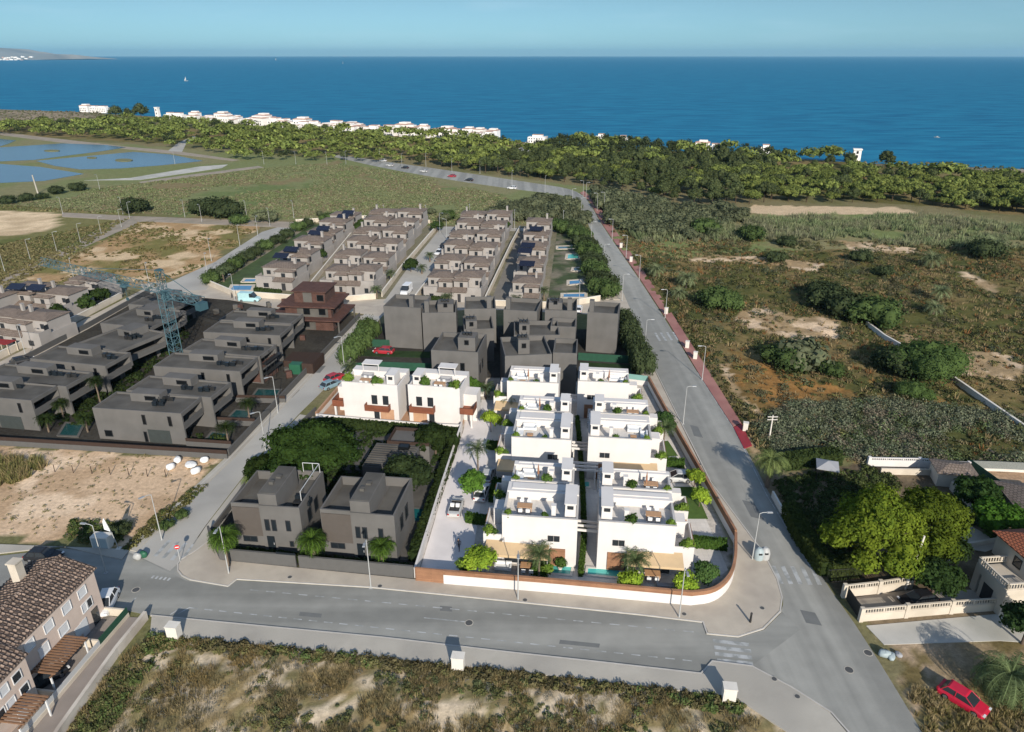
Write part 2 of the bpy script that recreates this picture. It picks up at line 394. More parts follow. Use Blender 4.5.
M['lampwhite'] = mat('pale_lamp_paint', (.34, .34, .33), .5, .04)
M['lamphead'] = mat('grey_lamp_housing', (.22, .23, .24), .4, .05)
M['crane'] = mat('blue_green_crane_paint', (.055, .11, .13), .6, .1)
M['cranedull'] = mat('dark_teal_crane_paint', (.032, .075, .092), .7, .1)
M['darkmetal'] = mat('dark_metal', (.02, .02, .02), .5, .05)
M['trunk'] = mat('bark', (.11, .08, .06), .95, .25, 3, bump=.5, bscale=10)
M['palmtrunk'] = mat('palm_bark', (.14, .105, .075), .95, .3, 6, bump=.6, bscale=14)
M['tyre'] = mat('tyre_rubber', (.012, .012, .012), .8, .05)
M['rim'] = mat('wheel_rim', (.35, .35, .36), .3, .05, metallic=.7)
M['lens'] = mat('headlamp_lens', (.6, .6, .6), .1, .02)
M['tail'] = mat('tail_lamp_lens', (.25, .01, .01), .2, .02)
M['cloth'] = mat('white_cushion', (.62, .62, .61), .8, .05)
M['table'] = mat('tan_wood_tabletop', (.40, .23, .12), .5, .1, 3)
M['greycloth'] = mat('grey_cushion', (.28, .28, .29), .8, .05)
M['pot'] = mat('terracotta_pot', (.25, .12, .07), .8, .1)
M['soil'] = mat('soil', (.06, .04, .03), .95, .2)
M['stone'] = mat('cabinet_concrete', (.58, .54, .48), .85, .08)
M['bag'] = mat('white_bag_fabric', (.68, .67, .65), .8, .06)
M['plastic'] = mat('grey_plastic', (.28, .33, .34), .5, .06)
M['greenplastic'] = mat('dark_green_plastic', (.02, .09, .05), .5, .06)
M['signred'] = mat('sign_red', (.5, .02, .02), .4, .02)
M['signwhite'] = mat('sign_white', (.7, .7, .7), .4, .02)
M['manhole'] = mat('cast_iron', (.07, .07, .07), .6, .1)
M['townwhite'] = mat('sunlit_white_village_wall', (.68, .65, .61), .85, .06, .2)  # even white base colour of the village walls
M['townroof'] = mat('terracotta_village_roof', (.42, .27, .21), .9, .15, .2)
M['net'] = mat('green_net', (.015, .06, .035), .8, .15)
M['redcloth'] = mat('red_awning_cloth', (.22, .02, .02), .8, .1)
M['skin'] = mat('skin', (.40, .24, .17), .6, .03)
M['darkcloth'] = mat('dark_clothing', (.03, .03, .04), .8, .1)
M['jeans'] = mat('blue_trousers', (.05, .07, .12), .8, .1)
M['whitecap'] = mat('grey_white_coping', (.40, .38, .36), .8, .08, 1.0)
M['bluegrey'] = mat('hazy_hill', (.20, .21, .20), .95, .25, .002, col2=(.30, .28, .24), world=True)
# ------------------------------------------------------------------ ground, one sheet
SHORE = [(-6000, 4200), (-1900, 1640)] + [(v.x, v.y) for v in (G(*p) for p in [(0, 108), (80, 110.5), (190, 117), (330, 127), (545, 141), (720, 151), (860, 160), (1024, 166)])] + [(900, 230), (2500, -200), (6000, -900)]
def shore_y(x): return np.interp(x, [p[0] for p in SHORE], [p[1] for p in SHORE])
def lin(a, b, st): return np.arange(a, b, st)
gx = np.concatenate([[-5000, -3000, -1800, -1200], lin(-900, -420, 20), lin(-420, -130, 3.2), lin(-130, 110, .8), lin(110, 300, 2.4), lin(300, 600, 12), [700, 900, 1300, 2000, 3500, 5000]])
gy = np.concatenate([[-3000, -1200, -500, -200, -80, -20, 10], lin(25, 150, .75), lin(150, 300, 1.4), lin(300, 560, 2.6), lin(560, 900, 6), [950, 1050, 1200, 1500, 2000, 3000, 4500]])
GX, GY = np.meshgrid(gx, gy); X, Y = GX.ravel(), GY.ravel()
WX = X + (fbm(X, Y, 9, 3) - .5) * 7 + (fbm(X, Y, 2.5, 5, 3) - .5) * 2.5
WY = Y + (fbm(X, Y, 9, 13) - .5) * 7 + (fbm(X, Y, 2.5, 15, 3) - .5) * 2.5
far = np.clip((Y - 230) / 200, 0, 1) * 10
WX = WX + (fbm(X, Y, 40, 21) - .5) * far * 2; WY = WY + (fbm(X, Y, 40, 23) - .5) * far * 2
C3 = lambda *c: np.array(srgb(*c))
col = np.ones((len(X), 3)) * C3(118, 110, 82)
def ramp(t, a, b): t = np.clip((t - a) / (b - a), 0, 1)[:, None]; return t * t * (3 - 2 * t)
def zone(px, ca, cb=None, cc=None, sc=12, seed=1, sharp=False, lo=.42, hi=.58):
    P = poly(px); sel = pip(X if sharp else WX, Y if sharp else WY, P)
    if not sel.any(): return
    x, y = X[sel], Y[sel]; c = np.ones((len(x), 3)) * C3(*ca)
    if cb:
        k = ramp(fbm(x, y, sc, seed, 5), lo, hi); c = c * (1 - k) + C3(*cb) * k
    if cc:
        k = ramp(fbm(x, y, sc * .6, seed + 40, 5), .53, .64); c = c * (1 - k) + C3(*cc) * k
    col[sel] = c
kx = ramp(fbm(X, Y, 25, 77, 5), .45, .6); col[:] = col * (1 - kx) + C3(104, 102, 70) * kx
# coast and inland fields
zone([(-900, 102), (1900, 172), (1900, 260), (1024, 215), (560, 172), (330, 152), (0, 135), (-900, 128)], (96, 92, 58), (122, 108, 76), sc=30, seed=2)
zone([(-900, 95), (0, 107), (85, 109), (110, 118), (60, 122), (0, 120), (-900, 112)], (118, 110, 92), (140, 126, 108), sc=40, seed=3)
zone([(860, 159), (1900, 172), (1900, 190), (1024, 178), (940, 170), (870, 164)], (150, 138, 120), (112, 102, 82), sc=14, seed=4)
zone([(-900, 135), (0, 135), (330, 158), (600, 188), (580, 215), (430, 222), (150, 212), (0, 215), (-900, 215)], (112, 117, 80), (122, 118, 88), sc=28, seed=5)
zone([(180, 180), (330, 160), (500, 195), (560, 222), (430, 226), (150, 215), (70, 205)], (114, 118, 82), (122, 110, 82), (100, 110, 72), sc=22, seed=6)
zone([(0, 205), (60, 212), (130, 213), (140, 222), (130, 236), (60, 268), (-40, 310), (-300, 300), (-300, 205)], (112, 108, 72), (92, 96, 58), sc=14, seed=7)
zone([(-200, 200), (0, 211), (62, 214), (60, 222), (45, 232), (0, 236), (-200, 236)], (205, 182, 150), (180, 158, 128), sc=8, seed=8)
zone([(20, 281), (140, 222), (262, 224), (215, 262), (165, 281), (150, 290)], (158, 130, 96), (112, 106, 66), (190, 166, 134), sc=13, seed=9, lo=.48, hi=.62)
# sand lot and foreground lot
zone([(-300, 420), (0, 443), (226, 457), (128, 549), (0, 545), (-300, 540)], (192, 165, 136), (172, 145, 116), (205, 180, 152), sc=9, seed=10)
zone([(148, 634), (256, 645), (512, 672), (720, 696), (860, 760), (900, 1000), (-100, 1000), (55, 735)], (138, 120, 86), (192, 174, 148), (122, 112, 78), sc=3.2, seed=11, lo=.47, hi=.56)
# right hand scrubland
zone([(600, 225), (760, 212), (1024, 222), (1700, 260), (1700, 520), (1024, 480), (860, 466), (752, 452), (690, 350), (612, 236)], (86, 84, 50), (112, 98, 66), (76, 78, 46), sc=13, seed=12)
zone([(590, 222), (680, 208), (860, 212), (1024, 222), (1300, 235), (1300, 265), (1000, 248), (820, 250), (640, 260), (612, 245)], (108, 116, 74), (122, 116, 84), sc=16, seed=13)
zone([(755, 205), (900, 207), (920, 214), (800, 215), (740, 213)], (188, 165, 135), sc=5, seed=14)
for q in ([(735, 312), (768, 306), (795, 318), (832, 318), (848, 336), (800, 338), (745, 330)], [(690, 258), (740, 256), (800, 260), (822, 264), (818, 272), (760, 264), (690, 262)], [(720, 365), (738, 368), (752, 392), (778, 428), (768, 432), (745, 408), (722, 380)],
          [(930, 350), (1000, 352), (1024, 368), (1024, 384), (960, 374)], [(890, 318), (900, 330), (935, 345), (925, 350), (890, 335)], [(840, 240), (905, 246), (930, 254), (860, 252)], [(955, 268), (990, 280), (1010, 300), (985, 290)], [(742, 432), (760, 442), (775, 458), (760, 456)], [(640, 228), (700, 226), (705, 232), (650, 234)]):
    zone(q, (196, 172, 144), (150, 128, 98), sc=5, seed=15)
zone([(722, 350), (780, 372), (848, 395), (860, 405), (800, 422), (760, 412), (735, 385)], (140, 104, 62), (112, 92, 58), sc=7, seed=16)
zone([(860, 380), (910, 395), (960, 402), (955, 412), (880, 402)], (140, 112, 68), (112, 96, 60), sc=7, seed=16)
# lots
zone([(758, 478), (870, 462), (1060, 465), (1300, 480), (1300, 640), (1024, 640), (870, 625), (800, 555)], (96, 84, 68), (118, 104, 84), sc=6, seed=17, sharp=True)
zone([(978, 470), (1100, 474), (1200, 520), (1030, 502)], (182, 155, 128), (160, 132, 106), sc=5, seed=18, sharp=True)
zone([(872, 640), (1010, 640), (1300, 640), (1300, 900), (960, 900), (915, 720)], (158, 138, 115), (135, 118, 92), (104, 92, 62), sc=5, seed=19)
zone([(905, 690), (1100, 690), (1300, 900), (1000, 900)], (128, 112, 76), (98, 88, 58), (160, 142, 112), sc=4, seed=20)
for q in ([(0, 443), (226, 456), (362, 316), (330, 308), (230, 298), (146, 288), (0, 362), (-300, 500), (-300, 420)], [(178, 565), (206, 525), (316, 415), (462, 430), (415, 577), (222, 560)], [(335, 375), (372, 322), (620, 330), (650, 388), (600, 392), (470, 384)]):
    zone(q, (64, 61, 56), (56, 53, 49), sc=6, seed=22, sharp=True)  # ground of the overlaid blocks, the dimming put into its colour
zone([(200, 288), (295, 225), (560, 226), (612, 298), (380, 298)], (128, 120, 104), (112, 108, 90), sc=8, seed=23, sharp=True)
zone([(-300, 300), (0, 285), (140, 288), (0, 368), (-300, 460)], (128, 120, 102), (100, 98, 70), sc=8, seed=24, sharp=True)
zone([(415, 577), (462, 428), (318, 420), (345, 372), (648, 385), (676, 440), (733, 545), (728, 572), (690, 602)], (178, 170, 160), sc=8, seed=25, sharp=True)
zone([(0, 560), (130, 560), (112, 630), (60, 740), (-300, 900), (-300, 540)], (128, 122, 116), sc=8, seed=26, sharp=True)
sdist = shore_y(X) - Y
Z = -np.clip((35 - sdist) / 35, 0, 3) ** 1.0 * 1.2
Z += np.where(sdist > 60, 0, 0)
nz = (fbm(X, Y, 3.0, 31) - .5)
open_ = pip(X, Y, poly([(612, 236), (1024, 225), (1600, 262), (1600, 500), (1024, 462), (862, 462), (758, 452), (745, 425), (690, 342)])) | pip(X, Y, poly([(150, 640), (512, 675), (718, 699), (850, 765), (900, 1000), (-100, 1000), (58, 740)]))
Z += np.where(open_, nz * .8 + .12, 0)
nx_, ny_ = len(gx), len(gy)
ii = (np.arange(ny_ - 1)[:, None] * nx_ + np.arange(nx_ - 1)[None]).ravel()
FQ = np.stack([ii, ii + 1, ii + nx_ + 1, ii + nx_], 1)
go = bpy.data.objects.new('ground', np_mesh('ground', np.stack([X, Y, Z], 1), FQ, col, [GROUNDM])); COL.objects.link(go)
tag(go, kind='structure')

# ------------------------------------------------------------------ sea
sm = bpy.data.materials.new('sea_water'); sm.use_nodes = True
t = sm.node_tree; p = t.nodes['Principled BSDF']
p.inputs['Roughness'].default_value = .38; p.inputs['Specular IOR Level'].default_value = .10; p.inputs['Specular Tint'].default_value = (.25, .7, 1, 1)
geo = t.nodes.new('ShaderNodeNewGeometry'); mpn = t.nodes.new('ShaderNodeMapping'); mpn.inputs['Scale'].default_value = (.02, .075, 1); mpn.inputs['Rotation'].default_value = (0, 0, R(18))
n = t.nodes.new('ShaderNodeTexNoise'); n.inputs['Scale'].default_value = 1.2; n.inputs['Detail'].default_value = 9; n.inputs['Roughness'].default_value = .65
rp = t.nodes.new('ShaderNodeMix'); rp.data_type = 'RGBA'; rp.inputs['A'].default_value = (.004, .086, .172, 1); rp.inputs['B'].default_value = (.012, .155, .255, 1)
mr = t.nodes.new('ShaderNodeMapRange'); mr.inputs['From Min'].default_value = .38; mr.inputs['From Max'].default_value = .62
t.links.new(geo.outputs['Position'], mpn.inputs['Vector']); t.links.new(mpn.outputs[0], n.inputs['Vector'])
t.links.new(n.outputs['Fac'], mr.inputs['Value']); t.links.new(mr.outputs[0], rp.inputs['Factor']); t.links.new(rp.outputs['Result'], p.inputs['Base Color'])
n2 = t.nodes.new('ShaderNodeTexNoise'); n2.inputs['Scale'].default_value = .25; n2.inputs['Detail'].default_value = 6
b = t.nodes.new('ShaderNodeBump'); b.inputs['Strength'].default_value = .5; b.inputs['Distance'].default_value = .6
t.links.new(geo.outputs['Position'], n2.inputs['Vector']); t.links.new(n2.outputs['Fac'], b.inputs['Height']); t.links.new(b.outputs[0], p.inputs['Normal'])
df = t.nodes.new('ShaderNodeBsdfDiffuse'); gl = t.nodes.new('ShaderNodeBsdfGlossy'); gl.inputs['Roughness'].default_value = .3; gl.inputs['Color'].default_value = (.55, .85, 1, 1)
ms = t.nodes.new('ShaderNodeMixShader'); ms.inputs[0].default_value = .10
t.links.new(rp.outputs['Result'], df.inputs['Color']); t.links.new(b.outputs[0], df.inputs['Normal']); t.links.new(b.outputs[0], gl.inputs['Normal'])
t.links.new(df.outputs[0], ms.inputs[1]); t.links.new(gl.outputs[0], ms.inputs[2])
t.links.new(ms.outputs[0], [q for q in t.nodes if q.type == 'OUTPUT_MATERIAL'][0].inputs['Surface']); t.nodes.remove(p)
mb = MB(); mb.add([(-30000, -3000, -1.0), (30000, -3000, -1.0), (30000, 34000, -1.0), (-30000, 34000, -1.0)], [(0, 1, 2, 3)])
structure('sea', mb, sm)
# salt ponds: shallow sheets of water a little below their banks
pm = mat('salt_pond_water', srgb(48, 72, 88), .2, .1, .02, spec=.2, world=True, bump=.08, bscale=.6)
for q in ([(-200, 138), (0, 139), (16, 140.5), (8, 144), (0, 146.5), (-200, 148)], [(-200, 148.5), (0, 147.5), (62, 143.5), (105, 145), (126, 147.5), (100, 151.5), (34, 160), (0, 161.5), (-200, 160)], [(36, 161), (133, 152), (170, 154.5), (203, 161), (160, 165.5), (120, 168.5), (80, 169.5), (55, 166)], [(-200, 165), (0, 164), (40, 167), (84, 174), (44, 181), (0, 183), (-200, 178)]):
    mb = MB(); P = poly(q); mb.prism(P, -.3, .09); structure('salt_pond', mb, pm)
mb = MB()
for cx, cy, rx, ry in ((52, 151, 8, .9), (124, 160.5, 9, 1.4), (92, 158, 5, .8)):
    mb.prism(poly([(cx + rx * math.cos(a * .628), cy + ry * math.sin(a * .628)) for a in range(10)]), 0, .35)
structure('pond_islet', mb, mat('reedy_islet', srgb(105, 104, 70), .95, .3, .3))
# far headland across the bay, with its town
hv, hf = [], []
nxh = 60
for i in range(nxh):
    u = i / (nxh - 1); x = -9900 + u * 4000
    e = min(1, (1 - u) * 2.6) ** .7
    hh = 34 + 175 * e * (.72 + .28 * math.sin(u * 9 + 1)) + 12 * math.sin(u * 41)
    if u > .97: hh = 6
    for j, (dy, k) in enumerate(((0, 0), (150, .45), (500, 1), (1500, .8), (2500, -.1))):
        hv.append((x, 9300 + dy, -3 + hh * k + (6 * math.sin(i * 2.1 + j) if 0 < k < 1 else 0)))
for i in range(nxh - 1):
    for j in range(4): a = i * 5 + j; hf.append((a, a + 5, a + 6, a + 1))
mb = MB(); mb.add(hv, hf, 0, True); structure('hills', mb, M['bluegrey'])
mb = MB(); rr = random.Random(4)
for k in range(150):
    u = rr.random() ** .8; x = -9100 + u * 3250; wd = rr.uniform(15, 50); h = rr.uniform(12, 40) * (1.3 - u)
    y = 9250 + rr.uniform(-20, 160); z = max(0, (y - 9300) * .3)
    mb.box(x, x + wd, y, y + 20, z - 2, z + h, 0 if rr.random() < .8 else 1)
tag(mb.build('distant_town', [M['townwhite'], M['townroof']]), 'pale seaside town strung along the foot of the far headland', 'town', kind='stuff')

# ------------------------------------------------------------------ roads, pavements, tracks
def chaikin(p, k=2):
    for _ in range(k):
        q = [p[0]]
        for a, b in zip(p, p[1:]): q += [(a[0] * .75 + b[0] * .25, a[1] * .75 + b[1] * .25), (a[0] * .25 + b[0] * .75, a[1] * .25 + b[1] * .75)]
        p = q + [p[-1]]
    return p
def sheet(name, px, z, m, z0=-.25, raw=False):
    mb = MB(); mb.prism(px if raw else poly(px), z0, z, 0); return structure(name, mb, m)
R1L = chaikin([(330, 156), (385, 168.5), (450, 180), (520, 190), (548, 193), (566, 196), (576, 201), (582, 210), (588, 224), (600, 250), (612, 275), (623, 306), (640, 340), (653, 364), (683, 425), (700, 460), (712, 483), (740, 521), (764, 553), (778, 580), (783, 598)], 1)
R1R = chaikin([(340, 155), (400, 163.5), (470, 173.5), (540, 184), (566, 188), (580, 193), (590, 203), (601, 224), (637, 276), (667, 322), (699, 376), (737, 433), (752, 460), (770, 496), (822, 578), (864, 637), (922, 732), (1010, 880)], 1)
sheet('road', R1L + [(783, 605), (776, 625), (752, 666), (790, 686), (830, 712), (862, 745), (900, 880)] + R1R[::-1], .03, M['asphalt_main'])
BN = [(60, 548), (135, 556), (170, 573), (186, 581), (228, 587.5), (236, 580.5), (370, 588.5), (500, 601.5), (640, 616), (703, 623.5), (706, 635), (738, 638), (764, 630), (782, 612)]
BS = [(60, 610), (128, 611), (150, 615.5), (256, 625.5), (384, 637.5), (512, 652.5), (600, 662), (700, 673.5), (712, 661), (752, 666)]
sheet('road', BN + [(800, 630)] + BS[::-1], .034, M['asphalt_front'])
sheet('road', [(110, 552), (128, 549), (172, 556), (212, 528), (232, 560), (228, 592), (150, 604), (110, 610)], .031, M['asphalt'])
for q in ([(300, 612), (322, 614), (321, 618), (299, 616)], [(560, 640), (600, 644), (599, 648), (559, 644)], [(742, 500), (754, 503), (764, 520), (751, 517)], [(690, 425), (698, 427), (703, 438), (694, 436)], [(800, 610), (815, 613), (822, 626), (806, 623)], [(440, 606), (452, 607), (452, 612), (440, 611)]): sheet('road_patch', q, .0385, M['patch'])
for q in ([(312, 366), (326, 366), (320, 373), (305, 373)], [(286, 389), (300, 390), (292, 398), (277, 397)]): sheet('road_patch', q, .047, M['patch'])
sheet('road', [(-200, 545), (0, 556), (62, 549), (62, 612), (0, 640), (-200, 700)], .038, M['asphalt'])
S1L = [(129, 552), (178, 505), (229, 456), (300, 382), (361, 317), (376, 305)]
S1R = [(170, 571), (182, 560), (206, 525), (260, 455), (300, 413), (346, 368), (374, 326), (388, 309)]
sheet('road', S1L + S1R[::-1], .042, M['concrete_road'])
sheet('road', [(140, 284), (205, 281), (233, 294), (330, 302), (385, 299), (470, 300), (560, 306), (604, 299), (622, 290), (634, 318), (622, 326), (600, 315), (480, 309), (376, 316), (330, 309), (290, 311), (230, 300), (146, 293)], .046, M['pave'])
sheet('road', [(383, 303), (405, 272), (440, 229), (430, 226.5), (560, 229), (562, 232), (466, 230), (430, 280), (413, 303)], .05, M['concrete_road'])
sheet('road', [(489, 306), (514, 245), (520, 232), (530, 232), (522, 250), (507, 306)], .054, mat('shaded_alley_paving', (.16, .145, .125), .95, .12, .5, world=True))  # alley paving darker than the other streets
sheet('road', [(146, 293), (215, 262), (262, 232), (296, 222), (310, 224), (280, 237), (212, 283), (206, 290)], .05, M['concrete_road'])
sheet('path', [(-60, 388), (0, 362), (80, 322), (146, 288), (152, 292), (90, 328), (0, 375), (-60, 402)], .06, M['pave'])
sheet('track', [(0, 278), (60, 250), (112, 222), (134, 216), (150, 218), (100, 240), (40, 268), (0, 290)], .05, M['dirt'])
sheet('track', [(62, 212.5), (130, 216), (290, 222), (310, 222), (310, 226), (290, 228), (130, 221), (62, 217)], .055, M['dirt'])
sheet('track', [(139, 182), (180, 176), (220, 171), (258, 166), (264, 167.5), (222, 173), (180, 178.5), (142, 184)], .045, M['dirt'])
sheet('track', [(0, 132), (60, 139), (130, 147), (175, 151), (240, 160), (232, 161), (175, 154), (60, 142.5), (0, 135)], .045, M['dirt'])
sheet('track', [(84, 180.5), (130, 178), (200, 166.5), (228, 164.5), (222, 168), (140, 180)], .05, M['paledirt'])
sheet('track', [(168, 151), (178, 143), (193, 136), (198, 137), (186, 144), (182, 152)], .05, M['concrete_road'])
sheet('track', [(496, 156), (520, 148), (530, 137), (548, 136), (546, 146), (520, 154), (504, 158)], .05, M['paledirt'])
# red pavement beside the main road
RP0 = [(580, 193), (590, 202), (602, 224), (638, 276), (668, 322), (700, 376), (733, 427)]
RP1 = [(584, 191), (596, 202), (611, 224), (657, 291), (676, 320), (700, 358), (741, 423)]
sheet('pavement', RP0 + RP1[::-1], .13, M['redpave'])
sheet('pavement', [(733.5, 428), (741.5, 424), (752, 446), (744, 449)], .134, M['redpaint'])
# near pavements with real kerb steps
sheet('pavement', [(222, 561), (211, 540), (196, 552), (182, 561), (179, 565), (179, 570), (183, 575), (190, 579), (228, 585.5), (237, 578.5), (370, 586.5), (500, 599.5), (640, 614), (703, 621.5), (708, 633), (738, 636), (762, 628), (779, 611), (781, 598), (776, 580), (762, 553), (738, 521), (710, 483), (698, 460), (681, 425), (651, 364), (636, 340), (621, 306), (612, 299), (604, 302), (646, 385), (677, 440), (734, 542), (731, 572), (695, 604), (445, 583), (413, 580)], .14, M['pave'])
sheet('pavement', [(152, 617), (256, 627), (384, 639), (512, 654), (600, 663.5), (702, 675), (713, 662.5), (752, 667.5), (790, 688), (830, 714), (858, 747), (840, 790), (790, 735), (745, 705), (720, 696), (512, 672), (256, 645), (150, 636)], .14, M['greypave'])
sheet('pavement', [(-100, 541), (0, 545), (130, 550), (122, 560), (62, 547), (0, 554), (-100, 550)], .14, M['greypave'])
sheet('pavement', [(127, 550), (178, 503), (227, 457), (300, 380), (361, 316), (366, 317), (305, 384), (233, 459), (184, 506), (136, 552)], .14, M['greypave'])
sheet('pavement', [(590, 246), (597, 249), (612, 278), (622, 300), (606, 300), (596, 262)], .14, M['pave'])
def kerb(px, wd=.16, z=.15):
    mb = MB(); mb.wall(poly(px), wd, -.1, z); structure('kerb', mb, M['kerb'])
kerb([(212, 539), (196, 551), (181, 560), (178, 564), (178, 571), (182, 576), (190, 580), (228, 586.5), (237, 579.5), (370, 587.5), (500, 600.5), (640, 615), (703, 622.5), (707, 634), (738, 637), (763, 629), (780, 612), (782, 598), (777, 580), (763, 553), (739, 521), (711, 483), (682, 425), (652, 364)])
kerb([(151, 616), (256, 626.2), (384, 638.2), (512, 653.2), (600, 662.7), (701, 674.2), (712.5, 661.8), (752, 666.8), (790, 687), (831, 713), (860, 746)])
kerb([(178, 506), (230, 458.5), (303, 383.5), (364, 317)], .16)
# road paint
def stripe(px0, px1, wd, z=.046): 
    a, b = G(*px0), G(*px1); d = (b - a).normalized(); n = Vector((-d.y, d.x, 0)) * wd / 2
    return [(q.x, q.y) for q in (a - n, b - n, b + n, a + n)]
def dashes(a, b, n, wd, frac, z):
    mb = MB(); A, B = G(*a), G(*b)
    for k in range(n):
        p0 = A.lerp(B, k / n); p1 = A.lerp(B, (k + frac) / n); d = (B - A).normalized(); q = Vector((-d.y, d.x, 0)) * wd / 2
        mb.add([(*(p0 - q).xy, z), (*(p1 - q).xy, z), (*(p1 + q).xy, z), (*(p0 + q).xy, z)], [(0, 1, 2, 3)])
    structure('road_marking', mb, M['paint'])
dashes((190, 608), (700, 662), 32, .14, .55, .042)
dashes((250, 590), (702, 633), 26, .14, .55, .042)
dashes((424, 618), (470, 622.5), 1, .14, 1, .042); dashes((170, 615), (182, 607.5), 1, .14, 1, .042); dashes((130, 604), (136, 598), 1, .14, 1, .044)
dashes((152, 577), (172, 580), 5, .5, .5, .048); dashes((178, 614), (190, 607.5), 1, .14, 1, .042)
def zebra(pts, wd, z):
    mb = MB()
    for a, b in pts:
        q = stripe(a, b, wd); mb.add([(x, y, z) for x, y in q], [(0, 1, 2, 3)])
    structure('zebra_crossing', mb, M['paint'])
zebra([((713, 641), (749, 645)), ((714, 647.5), (751, 651.5)), ((715, 654), (752, 658)), ((717, 660.5), (753, 664))], .5, .046)
zebra([((773 + k * 9.6, 566 + k * .3), (781.5 + k * 9.6, 584 + k * .3)) for k in range(5)], .5, .042)
zebra([((155 + k * 8.4, 556.5 + k * 2), (170 + k * 8, 540.5 + k * 1.4)) for k in range(4)], .5, .056)
zebra([((655 + k * 6, 333 - k * .3), (660 + k * 6, 341 - k * .3)) for k in range(4)], .5, .042)
# long worn lane lines of the main road
mb = MB(); mb.wall(poly([(697, 372), (735, 431), (766, 494), (815, 575)]), .12, .02, .041); structure('road_marking', mb, M['paint'])

# ------------------------------------------------------------------ sea haze
hm = bpy.data.materials.new('haze'); hm.use_nodes = True; t = hm.node_tree; t.nodes.clear()
out = t.nodes.new('ShaderNodeOutputMaterial'); pv = t.nodes.new('ShaderNodeVolumePrincipled')
pv.inputs['Color'].default_value = (.42, .78, 1.0, 1); pv.inputs['Density'].default_value = 3.5e-5; pv.inputs['Anisotropy'].default_value = .2
t.links.new(pv.outputs[0], out.inputs['Volume'])
mb = MB(); mb.box(-31000, 31000, -3200, 35000, -12, 260)
tag(mb.build('haze', hm), kind='stuff')
# ------------------------------------------------------------------ white villas
def by_roof(a, b, h):
    A, B = G(*a, h), G(*b, h)
    return Vector((A.x, A.y, 0)), math.atan2(B.y - A.y, B.x - A.x), (B - A).length
def window(parent, x0, x1, z0, z1, y=0.0, axis='y', sgn=-1, panes=2, fm='frame', gm='glass'):
    """framed window standing 4 cm proud of a wall; pane is the sub-part"""
    f, g = MB(), MB(); t = .06
    def bx(m, a0, a1, c0, c1, o0, o1):
        lo, hi = sorted((y + sgn * o0, y + sgn * o1))
        (m.box(a0, a1, lo, hi, c0, c1) if axis == 'y' else m.box(lo, hi, a0, a1, c0, c1))
    bx(f, x0, x1, z0 - t, z0, -.02, .09); bx(f, x0, x1, z1, z1 + t, -.02, .09); bx(f, x0 - t, x0, z0 - t, z1 + t, -.02, .07); bx(f, x1, x1 + t, z0 - t, z1 + t, -.02, .07)
    for k in range(1, panes):
        xm = x0 + (x1 - x0) * k / panes; bx(f, xm - .03, xm + .03, z0, z1, -.02, .05)
    bx(g, x0, x1, z0, z1, -.02, .02)
    w_ = f.build('window', M[fm], parent); g.build('pane', M[gm], w_); return w_
